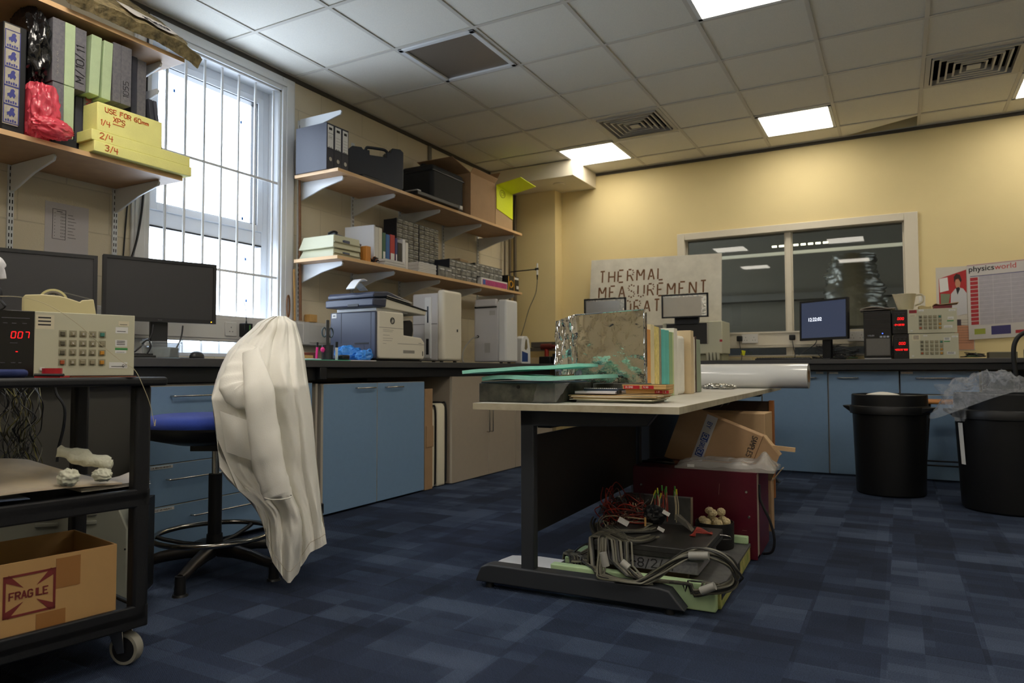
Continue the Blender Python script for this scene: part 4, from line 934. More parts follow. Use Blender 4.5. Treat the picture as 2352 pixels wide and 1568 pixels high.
parts_cabinet(AX(957, 540, -3.50).y, AX(1001, 540, -3.50).y, ZL+.001, ZL+.446, 4, 12, 'tall black small-parts cabinet with clear drawers, right one of the pair', 'tall small-parts cabinets', d=.13, x1=-3.475)
parts_cabinet(4.70, 4.90, ZL+.001, ZL+.09, 2, 1, 'tiny two-drawer black cabinet in front of the tall pair', 'low small-parts cabinets', x1=-3.27, d=.10)
parts_cabinet(4.91, 5.34, ZL+.001, ZL+.175, 5, 3, 'low black small-parts cabinet right of the tall pair', 'low small-parts cabinets', x1=-3.30)
parts_cabinet(5.35, 5.84, ZL+.085, ZL+.20, 6, 2, 'low clear-drawer cabinet resting above the pink box', 'low small-parts cabinets', x1=-3.32)
b = MB(); b.bb(-3.55, -3.33, 5.35, 5.84, ZL, ZL+.083); solo('storage_block', b, M_black, 'black block carrying the low clear-drawer cabinet', 'box')
b = MB(); b.box((-3.40, 5.22, ZL+.197), (.10, .16, .04), rz=.1); solo('paper_parcel', b, mat('kraft_paper', (150, 130, 100), .8), 'small brown paper parcel on the low drawers', 'parcel', bevel=.006)
t = thing('pink_box', 'long white box with a pink and blue printed side at the shelf edge', 'box', (-3.29, 5.6, ZL))
b = MB(); b.bb(-3.315, -3.27, 5.38, 5.86, ZL, ZL+.072); part('carton', b, M_label, t, bevel=.002)
b = MB(); b.bb(-3.27, -3.2692, 5.40, 5.85, ZL+.008, ZL+.058); part('printed_side', b, mat('magenta_print', (196, 70, 130), .4, rgb2=(150, 40, 110), vs=30), t)
b = MB(); b.bb(-3.2692, -3.2686, 5.405, 5.45, ZL+.012, ZL+.055); part('blue_print', b, mat('blue_print', (50, 90, 170), .4), t)
t = thing('tool_box', 'black and yellow power tool carton at the right end of the lower shelf', 'box', (-3.36, 5.98, ZL))
b = MB(); b.bb(-3.46, -3.27, 5.875, 6.09, ZL, ZL+.15); part('carton', b, mat('black_card', (26, 25, 22), .4), t, bevel=.002)
b = MB(); b.bb(-3.27, -3.2694, 6.0, 6.085, ZL+.12, ZL+.14); b.bb(-3.27, -3.2694, 6.04, 6.085, ZL+.03, ZL+.06); part('sticker', b, M_label, t)
b = MB(); b.tube([V3((-3.269, 5.93+.035*math.cos(q), ZL+.065+.03*math.sin(q))) for q in [2*PI*k/20 for k in range(20)]], .006, 6, closed=True)
b.bb(-3.2696, -3.268, 5.875, 5.885, ZL+.01, ZL+.14); b.bb(-3.2696, -3.268, 5.99, 5.995, ZL, ZL+.15); part('yellow_print', b, mat('yellow_print', (214, 160, 40), .5), t)
# pipes in the corner
M_pipe = mat('grey_pipe', (112, 100, 82), .5, .3)
for k, (y, x, z1, lab) in enumerate(((6.50, -3.66, 2.59, 'thin grey pipe nearest the shelving in the corner'), (6.58, -3.64, 2.595, 'thicker middle pipe of the corner group'), (6.655, -3.62, 2.74, 'right-hand corner pipe beside the yellow pillar'))):
    b = MB(); b.cyl((x, y, .93), (x, y, z1), (.010, .014, .018)[k], n=16); solo('corner_pipe', b, M_pipe, lab, 'pipe', 'vertical pipes in the corner', smooth=60)
b = MB(); b.cyl((-3.64, 6.575, 2.60), (-3.63, 6.575, 2.74), .038, .034, 20); solo('pipe_fitting', b, mat('dull_metal', (130, 128, 120), .4, .5), 'round metal fitting at the top of the corner pipes', 'fitting', bevel=.01)
b = MB()
for z in (1.0, 1.7, 2.36): b.bb(-3.708, -3.672, 6.46, 6.68, z, z+.025)
solo('pipe_bracket', b, M_black, 'dark clips holding the corner pipes to the wall', 'bracket')
t = thing('thermometer_probe', 'clamp arm holding a white probe with a grey lead in front of the pillar', 'probe', (-3.3, 6.55, 1.6))
zc = AY(1232, 618, 6.5).z; xc = AY(1234, 618, 6.5).x
b = MB(); b.cyl((-3.62, 6.55, zc), (xc, 6.5, zc), .006, n=8); b.cyl((xc-.02, 6.5, zc), (xc+.012, 6.5, zc+.002), .014, n=10); part('clamp_arm', b, M_black, t)
b = MB(); b.cyl((xc, 6.5, zc-.06), (xc, 6.5, zc+.06), .011, .009, 12); part('probe_body', b, M_label, t)
b = MB(); b.cyl((xc, 6.5, zc-.11), (xc, 6.5, zc-.06), .006, .009, 12); part('probe_tip', b, M_black, t)
b = MB(); b.tube(smoothpath([(xc, 6.5, zc-.11), (xc-.02, 6.5, zc-.25), (xc-.09, 6.48, zc-.42), (xc-.14, 6.45, zc-.62), (-3.52, 6.42, .93)], 8), .0045, 6); part('lead', b, mat('grey_lead', (110, 104, 90), .5), t)
# ================================================================== benches and cabinets
ZT, ZTB = .905, .925
b = MB(); b.bb(XL+.001, -2.90, .7, 6.69, ZT-.04, ZT); b.bb(XL+.001, -2.90, 6.69, 6.695, ZT-.04, ZT)
solo('worktop', b, M_top, 'charcoal worktop running under the barred window along the left wall', 'worktop', bevel=.003)
b = MB(); b.bb(-2.899, 2.6, 6.15, YB-.001, ZTB-.035, ZTB); solo('worktop', b, M_top, 'charcoal worktop along the yellow back wall', 'worktop', bevel=.003)
# black steel frame under the left worktop
t = thing('bench_support', 'black steel support frame under the left worktop', 'bench frame', (-3.3, 3.6, 0))
b = MB(); b.bb(-2.985, -2.935, .8, 3.0, .79, .864); b.bb(-2.985, -2.935, 3.06, 6.1, .80, .864); part('rail', b, M_black, t, bevel=.004)
b = MB(); b.bb(-2.99, -2.90, 3.00, 3.055, .795, .864); part('rail_joint', b, M_black, t, bevel=.004)
for y in (3.025,):
    b = MB(); b.bb(-3.60, -3.53, y-.025, y+.025, .05, .80); part('leg', b, M_black, t, bevel=.004)
    b = MB(); b.bb(-3.62, -2.915, y-.03, y+.03, .025, .085); b.cyl((-2.955, y, 0), (-2.955, y, .03), .02, n=16); part('foot', b, M_black, t, bevel=.006)
t = thing('bench_support', 'black steel rail under the back worktop', 'bench frame', (0, 6.3, 0))
b = MB(); b.bb(-2.8, 2.6, 6.17, 6.22, .838, .889); part('rail', b, M_black, t, bevel=.004)
for x in (.56, 2.5):
    b = MB(); b.bb(x, x+.05, 6.5, 6.57, .05, .84); part('leg', b, M_black, t, bevel=.004)
    b = MB(); b.bb(x-.005, x+.055, 6.2, 6.8, .02, .075); part('foot', b, M_black, t, bevel=.006)

def bar_handle(p0, p1, out, parent, r=.0045):
    p0 = V3(p0); p1 = V3(p1); out = V3(out); d = (p1-p0).normalized()
    b = MB(); b.tube([p0, p0+out*.85, p0+out+d*.006, p1+out-d*.006, p1+out*.85, p1], r, 8); part('handle', b, M_chrome, parent, smooth=60)
def tag_strip(P, U, w, parent, txt):
    b = MB(); plate(b, P, U, Z, w, .014, .0008); pl = part('label_strip', b, M_label, parent)
    b = MB(); strokes(b, txt, V3(P)+V3(U)*.004+V3(U).cross(Z)*.0009+Z*.004, U, Z, .0065, .0011, lift=.0004, sq=.95); part('lettering', b, M_ink, pl)

# drawer pedestal left of the coat (blue fronts)
t = thing('drawer_unit', 'blue-fronted drawer pedestal behind the lab coat chair', 'drawer unit', (-3.2, 2.4, 0), 'under-bench units on the left')
b = MB(); b.bb(-3.60, -2.955, 1.97, 2.95, .60, .785); b.bb(-3.60, -2.955, 1.97, 2.86, .02, .60); part('carcass', b, M_grey, t)
FX = -2.935
for (z0, z1, yb) in ((.615, .775, 2.972), (.425, .598, 2.86), (.235, .420, 2.86), (.03, .230, 2.86)):
    b = MB(); b.bb(-2.954, FX, 1.985, yb, z0, z1); b.cur = 1; b.bb(-2.953, FX-.001, 1.983, yb+.002, z1, z1+.002); dr = part('drawer', b, [M_blue, M_edge], t, bevel=.0015)
    if z0 > .5: bar_handle((FX, 2.085, z1-.045), (FX, 2.36, z1-.045), (.028, 0, 0), dr)
    elif z0 > .4: pass
    elif z0 > .2: bar_handle((FX, 2.07, .352), (FX, 2.40, .352), (.028, 0, 0), dr); tag_strip((FX, 1.99, .403), Y, .11, dr, 'CALIBRATED WEIGHTS')
    else: bar_handle((FX, 2.2, .17), (FX, 2.55, .17), (.028, 0, 0), dr); tag_strip((FX, 1.99, .212), Y, .12, dr, 'INSTRUCTION MANUALS')
def cupboard(name, label, x0, x1, y0, y1, z0, z1, m, face, doors, grp):
    """doors: list of (a0, a1) along the front; face 'x' (front at x1) or 'y' (front at y0)"""
    t = thing(name, label, 'cabinet', ((x0+x1)/2, (y0+y1)/2, 0), grp)
    b = MB()
    if face == 'x': b.bb(x0, x1-.02, y0, y1, z0, z1)
    else: b.bb(x0, x1, y0+.02, y1, z0, z1)
    part('carcass', b, M_grey if m is M_blue else m, t)
    out = []
    for (a0, a1) in doors:
        b = MB()
        if face == 'x': b.bb(x1-.0195, x1, a0+.0015, a1-.0015, z0+.002, z1-.002); b.cur = 1; b.bb(x1-.019, x1-.001, a0+.0005, a0+.0015, z0+.002, z1-.002); b.bb(x1-.019, x1-.001, a0+.001, a1-.001, z1-.002, z1)
        else: b.bb(a0+.0015, a1-.0015, y0, y0+.0195, z0+.002, z1-.002); b.cur = 1; b.bb(a0+.0005, a0+.0015, y0+.001, y0+.019, z0+.002, z1-.002); b.bb(a0+.001, a1-.001, y0+.001, y0+.019, z1-.002, z1)
        out.append(part('door', b, [m, M_edge], t, bevel=.001))
    return t, out
t, d = cupboard('base_cabinet', 'blue two-door base cabinet under the printer', -3.5, -2.93, 3.055, 4.05, .012, .768, M_blue, 'x', [(3.057, 3.537), (3.541, 4.048)], 'under-bench units on the left')
bar_handle((-2.93, 3.335, .738), (-2.93, 3.50, .738), (.026, 0, 0), d[0]); bar_handle((-2.93, 3.62, .738), (-2.93, 3.785, .738), (.026, 0, 0), d[1])
t, d = cupboard('base_cabinet', 'beige two-door base cabinet with tall vertical handles under the dehumidifiers', -3.5, -2.93, 4.396, 5.385, .005, .798, M_beige, 'x', [(4.398, 4.93), (4.934, 5.383)], 'under-bench units on the left')
bar_handle((-2.93, 4.905, .66), (-2.93, 4.905, .35), (.026, 0, 0), d[0]); bar_handle((-2.93, 4.96, .66), (-2.93, 4.96, .35), (.026, 0, 0), d[1])
t, d = cupboard('base_cabinet', 'beige base cabinet in the corner beyond the tall-handled one', -3.5, -2.93, 5.39, 6.14, .005, .798, M_beige, 'x', [(5.392, 6.138)], 'under-bench units on the left')
b = MB(); b.bb(-3.5, -3.46, 4.06, 4.39, 0, .79); solo('back_panel', b, M_grey, 'grey back panel in the gap between the blue and beige cabinets', 'panel')
b = MB(); b.bb(-3.5, -2.97, 3.035, 3.052, .09, .77); solo('end_panel', b, M_edge, 'pale end panel at the left side of the blue two-door cabinet', 'panel')
b = MB(); b.blob((-2.99, 2.945, .50), (.03, .03, .016), .2, 3, 4, 20); 
t, d = cupboard('base_cabinet', 'blue cupboard half hidden by the desk, under the back worktop', -1.55, -1.03, 6.27, 6.8, .005, .832, M_blue, 'y', [(-1.548, -1.032)], 'blue cabinets along the back wall')
t, d = cupboard('base_cabinet', 'blue two-door cupboard under the clock monitor on the back wall', -1.025, -.003, 6.27, 6.8, .005, .832, M_blue, 'y', [(-1.023, -.516), (-.508, -.005)], 'blue cabinets along the back wall')
bar_handle((-.75, 6.27, .778), (-.60, 6.27, .778), (0, -.026, 0), d[0]); bar_handle((-.44, 6.27, .778), (-.29, 6.27, .778), (0, -.026, 0), d[1])
tag_strip((-.60, 6.27, .81), X, .055, d[0], '~~~~~'); tag_strip((-.50, 6.27, .81), X, .065, d[1], '~~~~~~')
t = thing('base_cabinet', 'blue drawer-over-cupboard unit behind the black bins', 'cabinet', (.26, 6.5, 0), 'blue cabinets along the back wall')
b = MB(); b.bb(.003, .52, 6.29, 6.8, .005, .832); part('carcass', b, M_grey, t)
b = MB(); b.bb(.005, .518, 6.27, 6.2895, .655, .83); b.cur = 1; b.bb(.004, .519, 6.271, 6.289, .83, .832); dr = part('drawer', b, [M_blue, M_edge], t, bevel=.001)
bar_handle((.11, 6.27, .778), (.41, 6.27, .778), (0, -.026, 0), dr); tag_strip((.01, 6.27, .81), X, .08, dr, '~~~~~~~~')
b = MB(); b.bb(.005, .518, 6.27, 6.2895, .007, .645); b.cur = 1; b.bb(.004, .519, 6.271, 6.289, .645, .648); part('door', b, [M_blue, M_edge], t, bevel=.001)
b = MB(); b.bb(.62, 2.4, 6.75, 6.78, 0, .83); solo('back_panel', b, M_black, 'black sheet put in for the shade of the open recess right of the blue drawer unit', 'panel')  # added sheet, black in place of the shade in the empty bay
# things leaning in the gap
b = MB()
b.bb(-2.97, -2.945, 4.075, 4.17, .002, .715); b.bb(-2.975, -2.94, 4.09, 4.175, .30, .45)
solo('cardboard_sheet', b, M_card, 'tall folded cardboard strip standing beside the blue cabinet', 'cardboard', bevel=.002)
def padded(y0, y1, x1, lab, h, dark):
    t = thing('padded_panel', lab, 'panel', (x1, (y0+y1)/2, 0), 'padded panels leaning between the cabinets')
    b = MB(); b.prism([(0, .0), (-.40, .0), (-.40, h-.01), (-.02, h), (0, h-.03)], (x1, y0, .004), X, Z, -(y1-y0)); part('panel_body', b, mat('cream_padding', (222, 214, 190), .6), t, bevel=.012, segs=3)
    b = MB(); pts = [(x1+.002, y1+.002, .03), (x1+.002, y1+.006, h*.5), (x1+.002, y1+.002, h-.02), (x1-.04, y1, h+.006), (x1-.2, y1, h+.006)]; b.tube(smoothpath(pts, 5), .007, 8)
    pts = [(x1-.02, y1, .012), (x1+.002, y1+.002, .03)]; b.tube(pts, .007, 8); part('black_piping', b, M_black, t)
padded(4.185, 4.225, -2.965, 'thin padded cream panel with black edging beside the cardboard strip', .58, 0)
padded(4.245, 4.345, -2.955, 'thick padded cream panel with black edging beside the beige cabinet', .60, 1)

# ================================================================== things on the left worktop
M_mon = mat('monitor_black_plastic', (26, 27, 30), .4)
M_scr = mat('monitor_dark_screen', (42, 42, 45), .42, spec=.6)
M_cabw = mat('pale_cable', (170, 168, 160), .5)
def monitor(label, pl, pr, zb_, zt, stand_z, thick=.045, tilt=0.0, name='monitor', stand=True):
    """pl, pr: bottom-left and bottom-right corners of the front face as seen from the front"""
    pl = V3((pl[0], pl[1], zb_)); pr = V3((pr[0], pr[1], zb_)); U = (pr-pl).normalized(); w = (pr-pl).length; h = zt-zb_
    N = U.cross(Z); Vv = (Z-N*tilt).normalized(); N = U.cross(Vv)
    c = (pl+pr)/2
    t = thing(name, label, 'monitor', (c.x, c.y, stand_z))
    b = MB(); b.prism([(0, 0), (w, 0), (w, h), (0, h)], pl-N*thick*.5, U, Vv, thick*.5); b.prism([(w*.2, h*.2), (w*.8, h*.2), (w*.8, h*.8), (w*.2, h*.8)], pl-N*thick, U, Vv, thick*.5)
    part('housing', b, M_mon, t, bevel=.004)
    e = .016; b = MB(); b.prism([(e, e*1.3), (w-e, e*1.3), (w-e, h-e), (e, h-e)], pl+N*.0002, U, Vv, .0008); s_ = part('screen', b, M_scr, t)
    b = MB()
    for q in ([(0, 0), (w, 0), (w, e*1.3), (0, e*1.3)], [(0, h-e), (w, h-e), (w, h), (0, h)], [(0, e*1.3), (e, e*1.3), (e, h-e), (0, h-e)], [(w-e, e*1.3), (w, e*1.3), (w, h-e), (w-e, h-e)]): b.prism(q, pl, U, Vv, .006)
    part('bezel', b, M_mon, t)
    if stand:
        back = -U.cross(Z); q = c+back*.05
        b = MB(); b.prism([(-.042, stand_z+.012-q.z), (.042, stand_z+.012-q.z), (.042, h*.55), (-.042, h*.55)], q+back*.015, U, Z, .03); part('stand_column', b, M_mon, t, bevel=.004)
        b = MB(); qq = V3((q.x, q.y, stand_z)); b.prism([(-.12, -.08), (.12, -.08), (.12, .10), (-.12, .10)], qq, U, -back, -.012) if False else b.box(qq+Z*.006-back*.02, (.24, .2, .012), rz=math.atan2(U.y, U.x)); part('stand_base', b, M_mon, t, bevel=.004)
    return t, pl, U, Vv, N, w, h, s_
pl = AD(234, 730, 3.47); pr = AD(495, 747, 3.84)
t, P, U, Vv, N, w, h, s_ = monitor('black widescreen monitor in front of the window with an amber power light', pl, pr, 1.10, 1.425, ZT)
b = MB(); b.cyl(P+U*(w-.025)+Vv*.010+N*.006, P+U*(w-.025)+Vv*.010+N*.0075, .0028, n=12); part('power_light', b, mat('amber_led', (255, 170, 40), .4, emit=(255, 150, 30), es=6), t)
b = MB(); strokes(b, '~~~~', P+U*(w*.5-.02)+Vv*.007+N*.0062, U, Vv, .006, .001, lift=.0004); part('lettering', b, mat('grey_print', (120, 120, 124), .5), t)
pl = AD(-110, 720, 2.95); pr = AD(222, 735, 3.28)
t, P, U, Vv, N, w, h, s_ = monitor('large black monitor cut off by the left edge of the photo, behind the tape dispenser', pl, pr, 1.06, 1.385, ZT, tilt=.03)
# tub, mouse, keyboard, papers
t = thing('plastic_tub', 'clear lidded tub full of grey powder under the black widescreen monitor', 'tub', (-3.2, 2.2, ZT))
c = AD(370, 810, 3.50); c.z = ZT
M_tub = filmmat('clear_tub_plastic', (200, 206, 210), .28, .12, .1, 5)
b = MB(); 
def tub(mb, hw0, hw1, z0, z1, M, cc): 
    a0 = [cc+M@V3((x*hw0[0], y*hw0[1], z0)) for x, y in ((-1, -1), (1, -1), (1, 1), (-1, 1))]; a1 = [cc+M@V3((x*hw1[0], y*hw1[1], z1)) for x, y in ((-1, -1), (1, -1), (1, 1), (-1, 1))]; mb.hexa(a0, a1)
Mz = Matrix.Rotation(YAW, 3, 'Z')
tub(b, (.068, .048), (.075, .054), 0.001, .078, Mz, c); part('tub_body', b, M_tub, t, bevel=.008)
b = MB(); tub(b, (.063, .044), (.068, .048), .004, .058, Mz, c); part('powder', b, mat('grey_powder', (134, 140, 138), .9, var=.15, vs=40, bump=.5, bs=80), t, bevel=.006)
b = MB(); tub(b, (.079, .058), (.077, .056), .078, .088, Mz, c); part('lid', b, M_tub, t, bevel=.003)
b = MB(); b.box(c+Mz@V3((-.035, -.060, .075)), (.035, .006, .022), rz=YAW); part('lid_clip', b, mat('white_clip', (215, 220, 224), .4), t, bevel=.003)
c = AD(452, 822, 3.50); c.z = ZT
b = MB(); b.lathe([(.0001, .038), (.012, .037), (.024, .031), (.031, .018), (.032, .004), (.03, 0)], (0, 0, 0), 28, sx=1.0, sy=1.7)
b.v = [c+Matrix.Rotation(.6, 3, 'Z')@v for v in b.v]; t = thing('computer_mouse', 'black computer mouse on the left worktop', 'mouse', c); part('mouse_body', b, M_mon, t, smooth=60)
b = MB(); b.tube(smoothpath([c+V3((-.03, .0, .008)), c+V3((-.06, .03, .004)), c+V3((-.10, .05, .004))], 6), .002, 6); part('mouse_cable', b, M_cab, t)
M_key = mat('black_keys', (24, 24, 27), .5)
def keyboard(label, c, rz, L_=.44, W_=.15, grp=None):
    t = thing('keyboard', label, 'keyboard', c); M = Matrix.Rotation(rz, 3, 'Z'); c = V3(c)
    b = MB(); b.box(c+M@V3((0, 0, .008)), (L_, W_, .014), rz=rz); part('keyboard_body', b, M_mon, t, bevel=.004)
    b = MB()
    for r in range(6):
        for k in range(20):
            b.box(c+M@V3((-L_/2+.02+k*(L_-.04)/19, -W_/2+.018+r*.023, .0185)), (.0175, .018, .007), rz=rz)
    o = part('keys', b, M_key, t, stuff=True); return t
keyboard('black keyboard on the left worktop below the monitors', (-3.08, 1.85, ZT), R(90+8))
c = AD(375, 828, 3.35); c.z = ZT+.001
b = MB(); b.box(c+Z*.001, (.14, .10, .002), rz=.8); solo('blue_folder', b, mat('pale_blue_card', (150, 190, 215), .6), 'pale blue card lying under the plastic tub', 'folder')
# monitor cables
for k, pts in enumerate([[(352, 745, 3.62), (345, 775, 3.6), (318, 800, 3.55), (300, 815, 3.5)], [(420, 748, 3.72), (416, 775, 3.7), (404, 800, 3.66), (390, 808, 3.66)], [(326, 790, 3.42), (340, 780, 3.43), (346, 795, 3.43), (338, 812, 3.42)]]):
    b = MB(); P = [AD(*p) for p in pts]; b.tube(smoothpath(P, 6), .004, 8); solo('monitor_cable', b, M_cab, ['black cable curling left behind the widescreen monitor', 'black cable hanging below the right of the widescreen monitor', 'looped black cable beside the monitor stand'][k], 'cable', smooth=60)

# wooden box with open lid, pen pot etc. near the coat
def on(px, py, x, z=ZT+.0055): p = AX(px, py, x); return V3((p.x, p.y, z))
t = thing('wooden_case', 'small open brown wooden case behind the chair back', 'case', on(712, 820, -3.25))
y0, y1 = AX(678, 815, -3.22).y, AX(734, 815, -3.22).y
M_mah = mat('varnished_mahogany', (120, 62, 28), .35, var=.15, vs=14)
b = MB(); b.bb(-3.36, -3.22, y0, y1-.01, ZT, ZT+.055); part('case_base', b, M_mah, t, bevel=.003)
b = MB(); b.hexa([(-3.365, y0, ZT+.055), (-3.345, y0, ZT+.055), (-3.345, y1-.01, ZT+.055), (-3.365, y1-.01, ZT+.055)], [(-3.405, y0, ZT+.15), (-3.385, y0, ZT+.15), (-3.385, y1-.01, ZT+.15), (-3.405, y1-.01, ZT+.15)]); part('lid', b, mat('dark_lid_lining', (70, 28, 20), .5), t, bevel=.002)
b = MB(); b.cyl((-3.219, (y0+y1)/2+.02, ZT+.03), (-3.214, (y0+y1)/2+.02, ZT+.03), .007, n=12); part('clasp', b, M_chrome, t)
b = MB(); b.bb(-3.20, -3.16, y0+.01, y0+.09, ZT, ZT+.035); solo('pine_offcut', b, M_pine, 'small pale wood block in front of the wooden case', 'block', bevel=.002)
# pen pot
c = on(752, 820, -3.02); t = thing('pen_pot', 'clear pen pot beside the blue bag', 'pot', c)
b = MB(); b.lathe([(.0, .0), (.034, .0), (.036, .09), (.033, .09), (.031, .004), (0, .004)], c, 24); part('cup', b, filmmat('smoky_plastic', (70, 70, 76), .45, .1, .1, 5), t)
b = MB(); b.lathe([(0, .0045), (.0305, .0045), (.0315, .045), (.0300, .045), (.029, .0055), (0, .0055)], c, 20); part('insert', b, M_black, t)
b = MB(); b.box(c+V3((.008, -.008, .13)), (.004, .026, .22), rz=0); solo('steel_ruler', b, mat('dark_grey_ruler', (66, 66, 68), .5), 'dark grey ruler standing upright in the pen pot', 'ruler', bevel=.001)
t = thing('scissors', 'scissors with grey loops standing in the pen pot', 'scissors', c+Z*.05)
for s in (-1, 1):
    b = MB(); cc = c+V3((0, s*.028, .165)); b.tube([cc+V3((0, .018*math.cos(q), .028*math.sin(q))) for q in [2*PI*k/20 for k in range(20)]], .0045, 8, closed=True); part('loop', b, mat('grey_blue_rubber', (70, 84, 92), .5), t)
b = MB(); b.box(c+Z*.10, (.003, .014, .10)); part('blade', b, M_chrome, t)
t = thing('marker_pen', 'white marker pen with a black cap beside the pen pot', 'pen', c+V3((.06, .03, 0)))
cc = on(773, 820, -3.0); b = MB(); b.cyl(cc, cc+Z*.075, .008, n=16); part('barrel', b, M_label, t)
b = MB(); b.cyl(cc+Z*.075, cc+Z*.11, .0085, n=16); part('cap', b, M_black, t)
t = thing('highlighter_pen', 'pink highlighter pen leaning on the pen pot', 'pen', c)
cc = on(727, 820, -3.05); b = MB(); b.cyl(cc, cc+V3((0, .005, .075)), .007, n=16); part('barrel', b, mat('hot_pink_plastic', (236, 50, 140), .4), t)
b = MB(); b.cyl(cc+V3((0, .005, .075)), cc+V3((0, .007, .105)), .006, n=16); part('cap', b, M_black, t)
b = MB(); b.blob(c+V3((.012, -.052, .06)), (.012, .012, .014), .3, 2.5, 2, 20); solo('pink_bow', b, mat('hot_pink_plastic', (236, 50, 140), .4), 'bright pink plastic clip stuck on the pen pot', 'clip', smooth=60)
cc = on(789, 822, -2.945); b = MB(); b.bb(cc.x-.022, cc.x+.022, cc.y-.026, cc.y+.035, ZT+.0055, ZT+.036); solo('black_pad', b, M_black, 'small black ink pad beside the marker pen', 'pad', bevel=.008)
# blue glove/bag
t = thing('blue_glove_bag', 'crumpled translucent blue plastic bag in front of the printer', 'bag', on(815, 820, -2.98))
M_bluef = filmmat('blue_bag_film', (64, 150, 236), .9, .2, 1.0, 30)
cc = on(802, 820, -3.10); b = MB(); b.blob(cc+Z*.045, (.055, .115, .050), .16, 2.0, 21, 60, flat=ZT+.0058)
cc = on(836, 820, -2.985); b.blob(cc+Z*.030, (.042, .065, .034), .2, 2.2, 25, 44, flat=ZT+.0058)
b.tube([cc+V3((.02, .028+.018*math.cos(q), .05+.02*math.sin(q))) for q in [2*PI*k/20 for k in range(20)]], .006, 8, closed=True); b.v = [V3((v.x, min(v.y, 3.515 if v.z > 1.2 else 3.562), v.z)) for v in b.v]; part('bag_film', b, M_bluef, t, smooth=60)
p0 = on(700, 830, -2.93); p1 = on(800, 832, -2.93); b = MB(); b.hexa([(-3.12, p0.y, ZT+.0005), (-2.91, p0.y, ZT+.0005), (-2.91, p1.y, ZT+.0005), (-3.10, p1.y, ZT+.0005)], [(-3.12, p0.y, ZT+.004), (-2.91, p0.y, ZT+.004), (-2.91, p1.y, ZT+.004), (-3.10, p1.y, ZT+.004)]); solo('green_folder', b, mat('mint_card', (90, 196, 160), .6), 'mint green card folder at the front edge of the left worktop', 'folder')
b = MB(); b.bb(-3.08, -2.912, p1.y+.005, p1.y+.24, ZT+.0005, ZT+.005); solo('white_paper', b, M_label, 'white sheets lying on the worktop edge under the blue bag', 'papers')
b = MB(); b.box((-3.0, p0.y+.09, ZT+.008), (.12, .15, .006), rz=.5); solo('lilac_paper', b, mat('pale_lilac_paper', (214, 210, 232), .7), 'pale lilac note on the green folder', 'papers')

# ---- printer
M_pblue = mat('printer_blue_grey', (54, 60, 80), .42)
M_pcream = mat('printer_off_white', (222, 216, 200), .45)
t = thing('printer', 'off-white and blue-grey multifunction printer on the left worktop', 'printer', (-3.2, 3.8, ZT))
px0, px1 = -3.37, -2.965; py0, ym, py1 = 3.575, 3.85, 4.10; z0 = ZT+.018; z1 = 1.238; z2 = 1.075
b = MB(); b.prism([(py0+.014, z0+.02), (py0+.03, z0), (py1-.015, z0), (py1, z0+.02), (py1, z2-.03), (py1-.04, z2), (ym+.01, z2+.012), (ym+.005, z1), (py0+.014, z1)], (px0, 0, 0), Y, Z, px1-px0); part('main_body', b, M_pcream, t, bevel=.01, segs=3)
b = MB(); b.bb(px0+.003, px1-.008, py0-.004, py0+.0138, z0, z1-.004); part('side_panel', b, M_pblue, t, bevel=.008, segs=3)
b = MB(); b.bb(px0+.02, px1-.03, py0+.01, py1-.02, ZT, z0+.005); part('base_plinth', b, M_black, t)
b = MB(); b.prism([(ym+.012, z2+.013), (py1-.01, z2+.002), (py1+.005, z2+.06), (py1-.005, 1.195), (py1-.03, 1.205), (ym+.012, 1.17)], (px0+.05, 0, 0), Y, Z, .25); part('output_bin', b, M_black, t, bevel=.006)
b = MB(); b.prism([(ym+.01, 1.175), (py1-.06, 1.21), (py1-.03, 1.218), (ym+.01, 1.222)], (px0+.03, 0, 0), Y, Z, .30); part('output_cover', b, M_pcream, t, bevel=.004)
b = MB(); b.bb(px0+.03, px1-.03, py0+.03, ym+.09, z1, z1+.022); part('scanner_neck', b, M_white, t, bevel=.004)
b = MB(); b.prism([(py0-.05, z1+.024), (py0+.08, z1+.024), (py0+.09, z1+.085), (py0-.05, z1+.075)], (px0+.0, 0, 0), Y, Z, px1-px0+.01); part('scanner_front', b, M_pblue, t, bevel=.01, segs=3)
b = MB(); b.prism([(py0+.081, z1+.022), (ym+.26, z1+.0), (ym+.27, z1+.03), (py0+.091, z1+.084)], (px0+.02, 0, 0), Y, Z, px1-px0-.02); part('scanner_bed', b, M_pcream, t, bevel=.006)
b = MB(); b.prism([(py0+.085, z1+.086), (ym+.27, z1+.031), (ym+.27, z1+.036), (py0+.085, z1+.094)], (px0+.01, 0, 0), Y, Z, px1-px0); part('scanner_glass_edge', b, M_black, t)
b = MB(); b.prism([(py0-.045, z1+.079), (py0+.09, z1+.096), (ym+.09, z1+.066), (ym+.095, z1+.080), (py0+.10, z1+.132), (py0-.03, z1+.118), (py0-.05, z1+.10)], (px0+.02, 0, 0), Y, Z, px1-px0-.01); part('document_feeder', b, M_pblue, t, bevel=.008, segs=3)
b = MB(); b.prism([(py0+.085, z1+.100), (ym+.085, z1+.069), (ym+.085, z1+.079), (py0+.10, z1+.126)], (px1+.006, 0, 0), Y, Z, .004); part('feeder_side_trim', b, M_pcream, t, bevel=.002)
b = MB(); b.bb(px0+.20, px0+.29, py0-.053, py0-.0445, z1+.026, z1+.042); b.bb(px0+.22, px0+.34, py0-.006, py0-.0035, z0+.095, z0+.107); part('grip_recess', b, M_black, t, bevel=.002)
b = MB()
for q in ((px0+.10, px0+.104, z0+.10, z1-.01), (px1-.05, px1-.047, z0, z1-.01)): b.bb(q[0], q[1], py0-.0048, py0-.0035, q[2], q[3])
